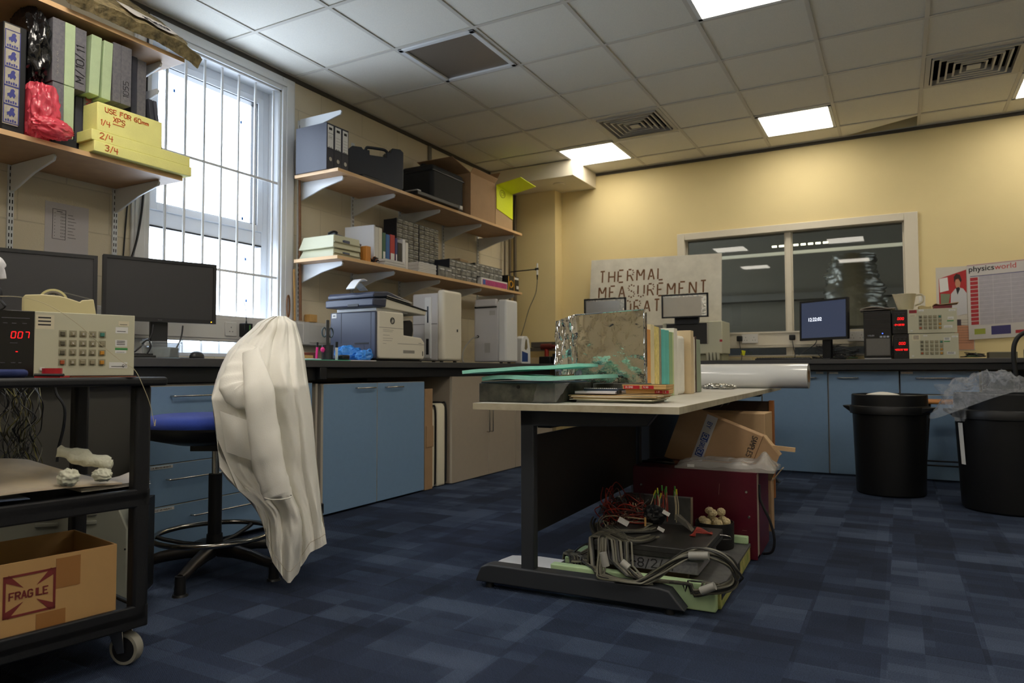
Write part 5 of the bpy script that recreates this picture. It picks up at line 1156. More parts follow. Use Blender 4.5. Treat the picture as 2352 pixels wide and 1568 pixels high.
b.bb(px0+.10, px0+.30, py0-.0048, py0-.0035, z0+.085, z0+.087); b.bb(px0+.3, px0+.302, py0-.0048, py0-.0035, z0, z0+.087)
b.bb(px1-.0005, px1+.0008, py0+.02, ym, z0+.205, z0+.207); b.bb(px1-.0005, px1+.0008, ym-.06, py1-.005, z0+.103, z0+.105); part('panel_seam', b, mat('seam_shadow', (60, 60, 66), .8), t)
b = MB(); b.bb(px0+.02, px0+.06, py0-.0052, py0-.004, z1-.04, z1-.01); part('asset_sticker', b, M_label, t)
b = MB(); b.bb(px0+.03, px0+.05, py0-.0062, py0-.005, z1-.028, z1-.022); part('sticker_print', b, M_ink, t)
b = MB()   # round maker's emblem: ring with two slanted letters cut from it
yc, zc = (py0+ym)/2+.02, z0+.255; 
b.tube([V3((px1+.0006, yc+.021*math.cos(q), zc+.021*math.sin(q))) for q in [2*PI*k/32 for k in range(32)]], .0022, 6, closed=True)
b.cyl((px1-.001, yc, zc), (px1+.0005, yc, zc), .0215, n=32); em = part('emblem_disc', b, M_black, t)
b = MB(); strokes(b, 'h'.replace('h', 'P')[:0], (0, 0, 0), Y, Z, .02, .002)
for seg in (((-.010, -.018), (-.003, .018)), ((-.0065, 0), (-.001, .005)), ((-.001, .005), (-.0045, -.012)), ((.0015, -.018), (.008, .012)), ((.0065, .006), (.013, .006)), ((.013, .006), (.010, -.009)), ((.010, -.009), (.0045, -.009))):
    A = V3((px1+.0006, yc+seg[0][0], zc+seg[0][1])); B = V3((px1+.0006, yc+seg[1][0], zc+seg[1][1])); d = (B-A).normalized(); sd = d.cross(X)*.0014
    b.add([A+sd, A-sd, B-sd, B+sd, A+sd+X*.001, A-sd+X*.001, B-sd+X*.001, B+sd+X*.001], [(3, 2, 1, 0), (4, 5, 6, 7), (0, 1, 5, 4), (1, 2, 6, 5), (2, 3, 7, 6), (3, 0, 4, 7)])
part('emblem_letters', b, M_pcream, em)
b = MB()
for k, (l, zz) in enumerate(((.11, .19), (.10, .18), (.07, .155), (.10, .135), (.095, .12), (.035, .10))): b.bb(px1, px1+.0006, py0+.06, py0+.06+l, z0+zz, z0+zz+.0018)
b.bb(px1, px1+.0006, py1-.075, py1-.04, z0+.112, z0+.115); part('fine_print', b, mat('grey_print2', (110, 108, 104), .6), t)
b = MB(); b.bb(px1-.004, px1+.0008, ym, ym+.13, z0+.04, z0+.062); part('tray_pull', b, mat('recess_grey', (140, 136, 128), .6), t, bevel=.003)
b = MB(); b.bb(px1-.001, px1+.001, py1-.03, py1-.022, z0+.025, z0+.058); part('rating_mark', b, M_black, t)
# clear stand on the printer
t = thing('tape_holder', 'white and clear plastic holder lying on top of the printer', 'holder', (-3.2, 3.55, z1+.12)); zz = z1+.134
b = MB(); pts = [(-3.10, 3.50, zz+.005), (-3.10, 3.57, zz+.065), (-3.10, 3.60, zz+.068), (-3.10, 3.625, zz+.05)]
b.sheet(lambda u, v: V3((-3.16+.07*v, 3.50+.125*u, zz+.004+.07*math.sin(PI*min(u*1.1, 1)*.62))), 14, 3, .006); part('arch', b, M_white, t)
b = MB(); b.sheet(lambda u, v: V3((-3.17+.07*v, 3.57+.07*u, zz+.008+.045*(1-u))), 4, 3, .003); part('clear_side', b, M_tub, t)

# ---- dehumidifiers
M_deh = mat('warm_white_plastic', (208, 206, 208), .4)
M_deh2 = mat('cream_white_plastic', (222, 216, 200), .4)
t = thing('dehumidifier', 'tall white dehumidifier with a vertical water gauge, next to the printer', 'dehumidifier', (-3.12, 4.5, ZT), 'dehumidifiers')
b = MB(); b.bb(-3.27, -3.035, 4.36, 4.60, ZT+.014, 1.43); part('housing', b, M_deh, t, bevel=.012, segs=3)
b = MB(); b.bb(-3.04, -2.975, 4.355, 4.61, ZT+.012, 1.452); part('front_shell', b, M_deh2, t, bevel=.022, segs=4)
b = MB(); b.bb(-3.15, -3.09, 4.348, 4.362, ZT+.03, 1.40); part('gauge_frame', b, M_white, t, bevel=.008, segs=3)
b = MB(); b.bb(-3.125, -3.110, 4.3465, 4.349, ZT+.30, 1.33); b.bb(-3.133, -3.107, 4.3465, 4.349, ZT+.06, ZT+.18); part('gauge_window', b, mat('gauge_dark', (40, 42, 48), .2), t, bevel=.002)
b = MB(); b.bb(-3.271, -3.04, 4.3585, 4.3605, 1.195, 1.198); part('tank_seam', b, mat('seam_shadow', (60, 60, 66), .8), t)
b = MB(); b.bb(-3.275, -3.03, 4.352, 4.359, ZT+.03, 1.42) if False else b.bb(-2.9755, -2.9735, 4.53, 4.545, 1.14, 1.16); part('latch', b, M_black, t)
for yy in (4.39, 4.57):
    for xx in (-3.22, -3.02): b = MB(); b.cyl((xx, yy, ZT), (xx, yy, ZT+.016), .014, n=12); part('foot', b, M_black, t)
t = thing('dehumidifier', 'white dehumidifier with a carry handle and drain hose, furthest along the worktop', 'dehumidifier', (-3.14, 5.4, ZT), 'dehumidifiers')
b = MB(); b.bb(-3.31, -3.06, 5.32, 5.52, ZT+.014, 1.44); part('housing', b, M_deh, t, bevel=.012, segs=3)
b = MB(); b.bb(-3.065, -2.98, 5.315, 5.53, ZT+.012, 1.462); part('front_shell', b, M_white, t, bevel=.018, segs=4)
b = MB(); b.bb(-3.29, -3.07, 5.30, 5.335, 1.405, 1.47); part('carry_handle', b, M_deh, t, bevel=.01, segs=3)
b = MB(); b.bb(-3.30, -3.075, 5.312, 5.318, 1.395, 1.41); part('handle_gap', b, M_black, t)
b = MB(); b.cyl((-3.27, 5.316, 1.145), (-3.27, 5.321, 1.145), .012, n=16); part('hose_port', b, M_black, t)
b = MB(); b.tube(smoothpath([(-3.27, 5.318, 1.145), (-3.30, 5.26, 1.12), (-3.34, 5.20, 1.03), (-3.33, 5.16, .95), (-3.28, 5.10, ZT+.010), (-3.18, 4.95, ZT+.010)], 7), .006, 8); part('drain_hose', b, M_cabw, t)
for q in ((-3.20, -3.145, 5.317, 5.3195, 1.00, 1.085), (-3.15, -3.09, 5.317, 5.3195, 1.33, 1.37)): b = MB(); b.bb(*q); part('rating_label', b, mat('faded_label', (186, 184, 182), .6), t)
for yy in (5.35, 5.49): b = MB(); b.cyl((-3.05, yy, ZT), (-3.05, yy, ZT+.016), .014, n=12); part('foot', b, M_black, t)
# white jug
t = thing('detergent_bottle', 'white plastic bottle with an open handle and blue label beside the dehumidifier', 'bottle', (-3.12, 5.8, ZT))
yb = AX(1190, 800, -3.12).y; P0 = V3((-3.155, yb, ZT)); w = .19
b = MB(); b.prism([(0, .01), (.01, 0), (w-.01, 0), (w, .01), (w-.005, .14), (w-.035, .235), (w-.07, .262), (.055, .262), (.02, .24), (0, .15)], P0, Y, Z, .07); part('bottle_body', b, M_white, t, bevel=.016, segs=3)
b = MB(); b.prism([(.065, .14), (.095, .13), (.125, .155), (.11, .23), (.09, .235), (.075, .2)], P0+X*.0695, Y, Z, .0015); part('handle_hole', b, mat('hole_shadow', (120, 110, 80), .8), t)
b = MB(); b.prism([(.01, .02), (w-.06, .02), (w-.06, .10), (.01, .12)], P0+X*.0700, Y, Z, .001); part('bottle_label', b, mat('navy_label', (40, 70, 130), .5), t)
# clutter in the corner of the worktops
b = MB(); b.bb(-3.36, -3.02, 6.50, 6.66, ZTB+.115, ZTB+.155); solo('grey_board', b, mat('dark_grey_board', (84, 80, 74), .7), 'lower dark grey board on the beige cartons in the corner', 'board', 'dark grey boards in the corner', bevel=.002)
b = MB(); b.bb(-3.35, -2.98, 6.50, 6.66, ZTB+.158, ZTB+.21); solo('grey_board', b, mat('dark_grey_board', (84, 80, 74), .7), 'upper dark grey board of the pair in the corner', 'board', 'dark grey boards in the corner', bevel=.002)
b = MB(); b.bb(-3.35, -3.0, 6.44, 6.68, ZT+.001+.07, ZTB+.113); solo('beige_carton', b, mat('beige_card', (176, 152, 100), .7), 'flat beige carton under the dark boards in the corner', 'box', bevel=.003)
b = MB(); b.bb(-3.36, -3.22, 6.42, 6.66, ZT+.001, ZT+.07); solo('beige_carton', b, mat('pale_beige_card', (196, 176, 140), .7), 'small pale carton at the left of the corner clutter', 'box', bevel=.003)
t = thing('cordless_drill', 'black and red cordless drill in the corner behind the foil board', 'drill', (-3.12, 6.4, ZT))
cc = V3((-3.10, 6.36, ZT))
b = MB(); b.box(cc+Z*.04, (.13, .10, .075)); part('battery', b, M_black, t, bevel=.01)
b = MB(); b.cyl(cc+V3((.0, 0, .075)), cc+V3((.0, 0, .16)), .022, n=12); part('grip', b, mat('drill_red', (170, 40, 32), .4), t)
b = MB(); b.cyl(cc+V3((-.06, 0, .175)), cc+V3((.06, 0, .175)), .032, n=16); b.cyl(cc+V3((.06, 0, .175)), cc+V3((.10, 0, .175)), .018, n=12); part('motor_housing', b, mat('dark_red_plastic', (96, 32, 28), .4), t, bevel=.003)
b = MB(); b.box((-2.985, 6.38, ZT+.055), (.09, .08, .10)); solo('charger_box', b, M_mon, 'small black box with a grey label right of the drill', 'box', bevel=.006)

# ================================================================== things on the back worktop
def yat(px, py, y): return AY(px, py, y)
# keyboard
keyboard('black keyboard on the back worktop left of the clock monitor', (-.86, 6.34, ZTB), R(2))
pl = AY(1838, 782, 6.62); pr = AY(1948, 779, 6.34)
t, P, U, Vv, N, w, h, s_ = monitor('small square black monitor showing a white digital clock', pl, pr, 1.095, 1.438, ZTB, tilt=.02)
s_.data.materials[0] = mat('blue_grey_screen_glow', (20, 24, 34), .3, emit=(96, 108, 140), es=.30)
M_glow = mat('clock_digits', (230, 235, 240), .4, emit=(235, 240, 255), es=2.0)
printed('12:22:02', P+U*.085+Vv*.165, U, Vv, .042, M_glow, s_, 'clock_digits', lift=.0022)
# tower
t = thing('computer_tower', 'black and grey tower computer on the back worktop', 'computer', (-.14, 6.5, ZTB))
x0, x1, yf = -.246, -.048, 6.32
b = MB(); b.bb(x0, x1, yf+.01, yf+.42, ZTB+.012, 1.315); part('casing', b, M_mon, t, bevel=.004)
b = MB(); b.bb(x0+.002, x1-.002, yf, yf+.012, ZTB+.016, 1.312); part('front_bezel', b, mat('gloss_black', (20, 20, 23), .25), t, bevel=.004)
b = MB()
for zz in (1.285, 1.245, 1.205, 1.17): b.bb(x0+.008, x1-.008, yf-.0008, yf, zz, zz+.0015)
part('drive_seam', b, mat('seam_grey', (60, 60, 64), .5), t)
b = MB(); b.bb(x0+.018, x1-.012, yf-.003, yf, ZTB+.03, ZTB+.165); part('mesh_grille', b, mat('tower_grille', (104, 102, 98), .5, .3, var=.15, vs=300, detail=1), t, bevel=.003)
b = MB(); b.cyl((x0+.135, yf-.0015, ZTB+.205), (x0+.135, yf, ZTB+.205), .004, n=10); part('blue_led', b, mat('blue_led', (60, 90, 255), .4, emit=(60, 90, 255), es=5), t)
b = MB(); strokes(b, 'VIGLEN', (x0+.03, yf-.0002, ZTB+.185), X, Z, .009, .002); 
for q in range(3): b.bb(x0+.115+q*.024, x0+.133+q*.024, yf-.0012, yf, ZTB+.172, ZTB+.186)
part('maker_badge', b, mat('silver_print', (170, 176, 190), .4), t)
b = MB(); b.bb(x0+.005, x1-.005, yf+.002, yf+.4, ZTB, ZTB+.012); part('base_trim', b, mat('silver_plastic', (160, 160, 160), .4), t)
b = MB()
b.sheet(lambda u, v: V3((x0-.02+.25*u, yf-.01+.24*v, 1.330+.012*math.sin(u*5)*(1-v)+.014*u)), 14, 4, .002)
b.sheet(lambda u, v: V3((x0-.025+.25*u, yf-.015+.24*v, 1.322-.003*math.sin(u*5)+.004*u)), 14, 4, .0015); solo('paper_sheets', b, mat('paper_white', (214, 206, 198), .7), 'curled papers lying on top of the tower computer', 'papers')

M_ibody = mat('instrument_beige_grey', (178, 176, 154), .5)
M_iface = mat('instrument_face_beige', (196, 194, 170), .5)
M_iblk = mat('instrument_display_black', (14, 13, 16), .25)
M_seg = mat('red_segment_glow', (255, 30, 30), .4, emit=(255, 20, 24), es=2.2)
M_but = {'k': mat('button_olive', (92, 88, 72), .5), 'y': mat('button_beige', (150, 142, 116), .5), 'g': mat('button_teal', (58, 124, 112), .5), 'r': mat('button_rust', (170, 84, 48), .5), 'o': mat('button_amber', (196, 140, 48), .5), 'b': mat('button_bezel', (150, 146, 122), .6)}
SEG = {'0': 'abcdef', '1': 'bc', '2': 'abged', '3': 'abgcd', '4': 'fgbc', '5': 'afgcd', '6': 'afgedc', '7': 'abc', '8': 'abcdefg', '9': 'abcfgd', '-': 'g', ' ': ''}
def seven(mb, txt, P, U, Vv, h, th):
    """seven-segment digits"""
    P = V3(P); w = h*.55; N = U.cross(Vv)
    for ch in txt:
        L = {'a': ((0, h), (w, h)), 'b': ((w, h), (w, h/2)), 'c': ((w, h/2), (w, 0)), 'd': ((0, 0), (w, 0)), 'e': ((0, 0), (0, h/2)), 'f': ((0, h/2), (0, h)), 'g': ((0, h/2), (w, h/2))}
        for s_ in SEG[ch]:
            (a0, a1), (b0, b1) = L[s_]; A = P+U*(a0+a1*.12)+Vv*a1; B = P+U*(b0+b1*.12)+Vv*b1; d = (B-A).normalized(); sd = d.cross(N)*th*.5; A = A+d*th*.4; B = B-d*th*.4
            mb.add([A+sd, A-sd, B-sd, B+sd, A+sd+N*.0006, A-sd+N*.0006, B-sd+N*.0006, B+sd+N*.0006], [(3, 2, 1, 0), (4, 5, 6, 7), (0, 1, 5, 4), (1, 2, 6, 5), (2, 3, 7, 6), (3, 0, 4, 7)])
        P = P+U*(w+h*.35)
def datalogger(label, P, U, w, h, depth, top, bottom, grp, stickers, big=False):
    """bench voltmeter: P = lower-left corner of the front face, U along the face"""
    P = V3(P); U = V3(U).normalized(); N = U.cross(Z); t = thing('bench_instrument', label, 'instrument', P+U*w/2, grp)
    b = MB(); b.prism([(0.004, .004), (w-.004, .004), (w-.004, h-.004), (.004, h-.004)], P-N*depth, U, Z, depth-.006); part('casing', b, M_ibody, t, bevel=.002)
    b = MB(); b.prism([(w*.245, 0), (w, 0), (w, h), (w*.245, h)], P-N*.006, U, Z, .008); fc = part('front_panel', b, M_iface, t, bevel=.0015)
    b = MB(); b.prism([(0, 0), (w*.245, 0), (w*.245, h), (0, h)], P-N*.006, U, Z, .007); dp = part('display_panel', b, M_iblk, t, bevel=.0015)
    F = P+N*.0022; D_ = P+N*.0012
    b = MB(); seven(b, top, D_+U*w*.085+Z*h*.58, U, Z, h*.095, .0022*(w/.44)); seven(b, bottom[0], D_+U*w*bottom[1]+Z*h*.34, U, Z, h*.065, .002); part('display_digits', b, M_seg, dp)
    b = MB()
    for (a, c, l) in ((.02, .88, .19), (.03, .8, .03), (.09, .8, .03), (.16, .8, .03), (.08, .5, .05), (.02, .2, .03), (.09, .2, .03), (.14, .2, .02)): b.prism([(0, 0), (w*l, 0), (w*l, .0016), (0, .0016)], D_+U*w*a+Z*h*c, U, Z, .0004)
    part('display_print', b, mat('dim_print', (90, 88, 96), .5), dp)
    cols = [.445, .52, .595, .668, .742]; rows = [.667, .515, .37, .215]
    kind = [['k', 'y', 'y', 'y', 'g'], ['k', 'y', 'y', 'y', 'y'], ['k', 'y', 'y', 'y', 'o'], ['r', 'y', 'y', 'y', 'o']]
    for r in range(4):
        for c in range(5):
            q = F+U*w*cols[c]+Z*h*rows[r]; bz = MB(); s_ = w*.028
            bz.prism([(-s_, -s_), (s_, -s_), (s_, s_), (-s_, s_)], q, U, Z, .0008); bzo = part('button_bezel', bz, M_but['b'], t)
            bt = MB(); s_ = w*.017; bt.hexa([q+U*(a*s_)+Z*(e*s_)+N*.0006 for a, e in ((-1, -1), (1, -1), (1, 1), (-1, 1))], [q+U*(a*s_*.8)+Z*(e*s_*.8)+N*.008 for a, e in ((-1, -1), (1, -1), (1, 1), (-1, 1))])
            bo = part('button', bt, M_but[kind[r][c]], bzo)
    b = MB(); q = F+U*w*.285+Z*h*.08; b.prism([(0, 0), (w*.035, 0), (w*.035, h*.05), (0, h*.05)], q, U, Z, .006); part('power_button', b, M_label, t, bevel=.001)
    for (a, c, ww, hh, m_) in stickers:
        b = MB(); b.prism([(0, 0), (w*ww, 0), (w*ww, h*hh), (0, h*hh)], F+U*w*a+Z*h*c, U, Z, .0006); o = part('sticker', b, m_, t)
        b = MB()
        n_ = 3 if hh > .1 else 1
        for q in range(n_): b.prism([(0, 0), (w*ww*.7, 0), (w*ww*.7, h*hh*.10), (0, h*hh*.10)], F+U*w*(a+ww*.12)+Z*h*(c+hh*(.25+q*.25))+N*.0006, U, Z, .0003)
        part('sticker_print', b, M_ink, o)
    return t, F, U, N
M_stk = M_label; M_stkg = mat('green_sticker', (60, 150, 80), .5); M_stkr = mat('red_sticker', (170, 40, 50), .5); M_stkc = mat('cream_sticker', (214, 206, 180), .6)
Ub = V3((1, .03, 0))
datalogger('lower of the two beige bench meters stacked beside the tower computer', (-.036, 6.31, ZTB+.002), Ub, .436, .192, .38, '000', ('40028788', .02), 'stacked bench meters', [(.30, .74, .12, .22, M_stkc), (.47, .9, .06, .05, M_stk), (.78, .72, .10, .12, M_stk), (.78, .66, .09, .04, M_stkg), (.90, .84, .09, .06, M_stk), (.82, .16, .13, .11, M_stk)])
datalogger('upper of the two beige bench meters, carrying the white jug', (-.042, 6.32, ZTB+.200), Ub, .436, .188, .38, '000', ('-043838', .02), 'stacked bench meters', [(.27, .84, .12, .13, M_stkr), (.27, .70, .11, .1, M_stkc), (.42, .9, .08, .08, M_stk), (.88, .88, .10, .07, M_stk), (.86, .55, .09, .1, M_stk), (.85, .46, .10, .04, M_stkg), (.80, .2, .13, .1, M_stk)])
ztop = ZTB+.388
t = thing('measuring_jug', 'translucent white plastic jug on the upper bench meter', 'jug', (.05, 6.5, ztop))
b = MB(); c = V3((.055, 6.46, ztop))
b.lathe([(0, .001), (.050, .001), (.054, .01), (.074, .128), (.078, .132), (.076, .134), (.071, .128), (.051, .012), (0, .008)], c, 40)
for i, v in enumerate(b.v):
    d = v-c
    if d.z > .10 and math.atan2(d.y, d.x) > 2.7 or d.z > .10 and math.atan2(d.y, d.x) < -2.7: b.v[i] = v+V3((-.018, 0, .004))
part('jug_body', b, mat('milky_plastic', (214, 206, 178), .4, trans=.25), t, smooth=60)
b = MB(); b.tube(smoothpath([c+V3((.07, 0, .12)), c+V3((.115, 0, .125)), c+V3((.12, 0, .07)), c+V3((.066, 0, .04))], 6), .007, 8); part('jug_handle', b, mat('milky_plastic', (214, 206, 178), .4), t)
b = MB(); b.lathe([(0, 0), (.02, 0), (.024, .13), (0, .13)], (.175, 6.655, ztop+.001), 20); solo('white_cup', b, M_label, 'slim white cup just behind the measuring jug', 'cup')
b = MB()
b.sheet(lambda u, v: V3((.142+.085*u, 6.42+.19*v, ztop+.029+.006*math.sin(u*6))), 10, 4, .026); solo('folded_cloth', b, mat('olive_cloth', (176, 160, 118), .9), 'folded olive cloth right of the jug on the bench meter', 'cloth')
b = MB(); b.box((.305, 6.45, ztop+.013), (.12, .2, .022)); solo('red_notebook', b, mat('dark_red_card', (112, 40, 44), .6), 'dark red booklet under a cream paper on the upper bench meter', 'booklet')
b = MB(); b.sheet(lambda u, v: V3((.24+.17*u, 6.38+.2*v, ztop+.030+.018*u+.012*math.exp(-((u-.12)/.1)**2))), 16, 4, .004); solo('cream_paper', b, M_cardl, 'curled cream paper on the dark red booklet', 'paper')

# heat flow meters with mirrored lids
M_foil = mat('aluminium_foil_smooth', (186, 182, 172), .28, .9, var=.06, vs=5, bump=.4, bs=20)
M_foilc = mat('crinkled_foil', (206, 202, 190), .18, 1.0, bump=3.0, bs=45)
def hfm(label, x0, x1, zl0, zl1, z1):
    t = thing('heat_flow_meter', label, 'instrument', ((x0+x1)/2, 6.4, ZTB), 'heat flow meters on the back worktop')
    b = MB(); b.bb(x0-.02, x1+.10, 6.28, 6.60, ZTB+.06, z1); part('housing', b, M_iface, t, bevel=.008)
    for q in range(4): b = MB(); b.hexa([(x1-.035+q*.03, 6.275, ZTB+.005), (x1-.02+q*.03, 6.275, ZTB+.005), (x1-.02+q*.03, 6.30, ZTB+.005), (x1-.035+q*.03, 6.30, ZTB+.005)], [(x1-.042+q*.03, 6.265, ZTB+.075), (x1-.016+q*.03, 6.265, ZTB+.075), (x1-.016+q*.03, 6.30, ZTB+.075), (x1-.042+q*.03, 6.30, ZTB+.075)]); part('vent_fin', b, M_iface, t)
    b = MB(); b.bb(x0-.02, x1+.09, 6.32, 6.58, ZTB, ZTB+.06); part('base', b, M_instd, t)
    b = MB(); b.bb(x0+.02, x1-.03, 6.274, 6.282, z1-.20, z1-.015); part('chamber', b, mat('chamber_dark', (36, 34, 32), .6), t)
    b = MB(); 
    for q in ((x0+.012, x0+.02), (x1-.03, x1-.022)): b.bb(q[0], q[1], 6.272, 6.282, z1-.2, z1-.012)
    b.bb(x0+.012, x1-.022, 6.272, 6.282, z1-.015, z1-.008); part('chamber_trim', b, M_chrome, t)
    b = MB(); 
    for q in ((x0, x1, zl1-.012, zl1), (x0, x1, zl0, zl0+.012), (x0, x0+.012, zl0, zl1), (x1-.012, x1, zl0, zl1)): b.bb(q[0], q[1], 6.19, 6.215, q[2], q[3])
    b.bb(x0+.02, x1-.02, 6.215, 6.26, zl0+.01, zl1-.02); b.bb(x0+.1, x1-.1, 6.255, 6.3, z1-.02, zl0+.06); part('lid_frame', b, M_black, t)
    b = MB(); b.bb(x0+.012, x1-.06, 6.202, 6.206, zl0+.012, zl1-.012); part('lid_plate', b, M_foil, t)
    b = MB(); b.bb(x1-.06, x1-.012, 6.200, 6.208, zl0+.012, zl1-.012); 
    b.bb(x0+.012, x1-.012, 6.198, 6.203, zl1-.026, zl1-.012); part('foil_strip', b, M_foilc, t)
    b = MB(); b.sheet(lambda u, v: V3((x0+(x1-x0)*u, 6.188+.03*v, zl1+.002+.005*noise.noise(V3((u*22, v*3, x0))))), 40, 3, .0015); part('foil_edge', b, M_foilc, t)
    return t
hfm('left heat flow meter with a bright foil lid half hidden behind the foil board', -2.62, -2.205, 1.31, 1.518, 1.27)
t = hfm('right heat flow meter with its foil-lined black-framed lid up', -1.866, -1.452, 1.308, 1.518, 1.275)
b = MB(); b.bb(-1.375, -1.352, 6.2785, 6.2795, 1.09, 1.11); part('red_label', b, M_stkr, t)
b = MB(); b.bb(-2.095, -1.892, 6.30, 6.60, ZTB, ZTB+.33); solo('grey_unit', b, M_grey, 'plain grey unit between the two heat flow meters', 'box', bevel=.004)

# stencilled sign board
t = thing('stencil_sign', 'white board with stencil-cut brown letters reading THERMAL MEASUREMENT LABORATORY', 'sign', (-2.1, 6.66, ZTB))
SU = X; base = V3((-2.775, 6.635, 1.02)); SN = V3((0, -.99, .13)).normalized(); SV = V3((0, .13, .99)).normalized()
b = MB(); hL, hR = .97, .935
b.prism([(0, 0), (1.335, 0), (1.325, hR), (0, hL)], base+SN*-.012, SU, SV, .012); part('board', b, mat('whitewashed_board', (202, 198, 186), .6, var=.1, vs=9, bump=.3, bs=40), t, bevel=.0015)
M_cut = mat('brown_cut_edge', (104, 70, 42), .8)
def srow(txt, u, v, h, wch): 
    w_ = MB(); strokes(w_, txt, base+SU*u+SV*v, SU, SV, h, .015, gap=.008, adv=wch, sq=.76, lift=.001); part('lettering', w_, M_cut, t)
srow('THERMAL', .10, .715, .125, 6.3); srow('MEASUREMENT', .10, .555, .125, 6.3); srow('LABORATORY', .10, .395, .125, 6.3)

# posters
t = thing('magazine_poster', 'white poster with a red photo of a person in a lab coat', 'poster', (.4, YB, 1.1))
b = MB(); b.bb(.285, .545, YB-.003, YB-.001, 1.00, 1.695); part('sheet', b, mat('poster_paper', (206, 200, 190), .7), t)
def pic(name, poly, m, par, lift): 
    b = MB(); b.prism(poly, (0, YB-.003-lift, 0), X, Z, .0006); return part(name, b, m, par)
pic('red_backdrop', [(.305, 1.31), (.50, 1.345), (.50, 1.665), (.305, 1.60)], mat('poster_red', (176, 36, 40), .5), t, .0002)
pic('text_box', [(.312, 1.485), (.375, 1.50), (.368, 1.61), (.308, 1.60)], M_label, t, .0009)
pic('lab_bench', [(.318, 1.30), (.36, 1.32), (.385, 1.47), (.315, 1.475)], mat('poster_green', (120, 130, 104), .6), t, .0009)
pic('figure_coat', [(.385, 1.28), (.50, 1.30), (.50, 1.47), (.475, 1.51), (.445, 1.52), (.42, 1.51), (.39, 1.47), (.385, 1.38)], mat('poster_coat_white', (196, 196, 202), .6), t, .0016)
pic('figure_face', [(.428, 1.52), (.452, 1.52), (.458, 1.56), (.445, 1.59), (.425, 1.585), (.42, 1.55)], mat('poster_skin', (196, 140, 110), .6), t, .0022)
pic('figure_hair', [(.415, 1.56), (.425, 1.59), (.445, 1.595), (.46, 1.56), (.468, 1.58), (.455, 1.625), (.43, 1.635), (.412, 1.61)], mat('poster_hair', (50, 30, 24), .6), t, .0028)
pic('figure_collar', [(.435, 1.46), (.455, 1.51), (.445, 1.525), (.425, 1.515)], M_ink, t, .0022)
pic('page_lower', [(.29, 1.005), (.54, 1.005), (.54, 1.20), (.29, 1.22)], mat('poster_orange_tint', (206, 150, 120), .7), t, .0002)
b = MB()
for k in range(10): b.bb(.40, .53, YB-.0046, YB-.004, 1.06+.021*k, 1.0615+.021*k)
b.bb(.41, .455, YB-.0048, YB-.004, 1.205, 1.255); part('poster_print', b, mat('poster_print', (70, 60, 70), .6), t)
t = thing('year_planner', 'large wall year planner with a red month column, cut off by the right photo edge', 'poster', (.9, YB, 1.1))
b = MB(); b.prism([(.505, 1.085), (1.36, 1.13), (1.36, 1.745), (.505, 1.70)], (0, YB-.0085, 0), X, Z, .002); part('sheet', b, mat('planner_paper', (200, 196, 194), .6), t)
def row(u0, u1, z0, z1, m, nm, lift=.0006): 
    b = MB(); k = .045/.855; f = lambda x: (x-.505)*k
    b.prism([(u0, z0+f(u0)), (u1, z0+f(u1)), (u1, z1+f(u1)), (u0, z1+f(u0))], (0, YB-.0107-lift+.0006, 0), X, Z, .0005); return part(nm, b, m, t)
row(.505, 1.36, 1.692, 1.695, M_stkr, 'top_rule'); row(.585, 1.34, 1.20, 1.60, mat('planner_cells', (172, 168, 178), .6, var=.06, vs=30), 'calendar_grid'); row(.525, 1.34, 1.60, 1.605, mat('planner_blue', (50, 56, 110), .5), 'header_rule')
for k in range(12): row(.525, .578, 1.205+.0327*k, 1.205+.0327*k+.027, M_stkr, 'month_label')
b = MB()
for k in range(12): z = 1.20+.0327*k; b.prism([(.585, z+.0042), (1.34, z+.044), (1.34, z+.045), (.585, z+.0052)], (0, YB-.0112, 0), X, Z, .0005)
for k in range(6): x = .68+.12*k; b.bb(x, x+.001, YB-.0117, YB-.0112, 1.205+(x-.505)*.0526, 1.60+(x-.505)*.0526)
part('grid_lines', b, M_label, t)
row(.545, .62, 1.125, 1.17, mat('rainbow_mark', (150, 160, 60), .5), 'sponsor_mark'); row(.66, .79, 1.115, 1.185, mat('planner_navy', (56, 52, 110), .5), 'sponsor_mark'); row(.82, .94, 1.115, 1.14, M_stkr, 'sponsor_mark')
Up = V3((.855, 0, .045)).normalized()
printed('physics', (.515, YB-.0108, 1.642), Up, Z, .062, M_ink, t, 'lettering', bold=.0008); printed('world', (.515+.178, YB-.0108, 1.651), Up, Z, .062, mat('planner_red_print', (186, 60, 60), .5), t, 'lettering')

# sockets and plugs on the back trunking
socket(-1.285, YB-.071, 1.09, 'wall_socket', 'double wall socket left of the clock monitor on the back trunking', 'y', 2)
socket(-.39, YB-.071, 1.09, 'wall_socket', 'double wall socket right of the clock monitor on the back trunking', 'y', 2)
for (x, lab, tagc) in ((-1.30, 'black plug with a yellow tag on its lead below the back window', True), (-.84, 'black plug behind the clock monitor', False)):
    t = thing('mains_plug', lab, 'plug', (x, YB-.1, 1.1)); b = MB(); b.box((x, YB-.098, 1.135), (.05, .04, .05)); part('plug_body', b, M_black, t, bevel=.008)
    b = MB(); b.tube(smoothpath([(x, YB-.11, 1.11), (x+.01, YB-.12, 1.05), (x+.025, YB-.13, .98), (x+.02, YB-.14, ZTB+.004)], 6), .0035, 6); part('lead', b, M_cab, t)
    if tagc: b = MB(); b.box((x+.035, YB-.125, 1.0), (.035, .002, .045), ry=.2); part('yellow_tag', b, mat('yellow_tag', (220, 220, 30), .5), t)
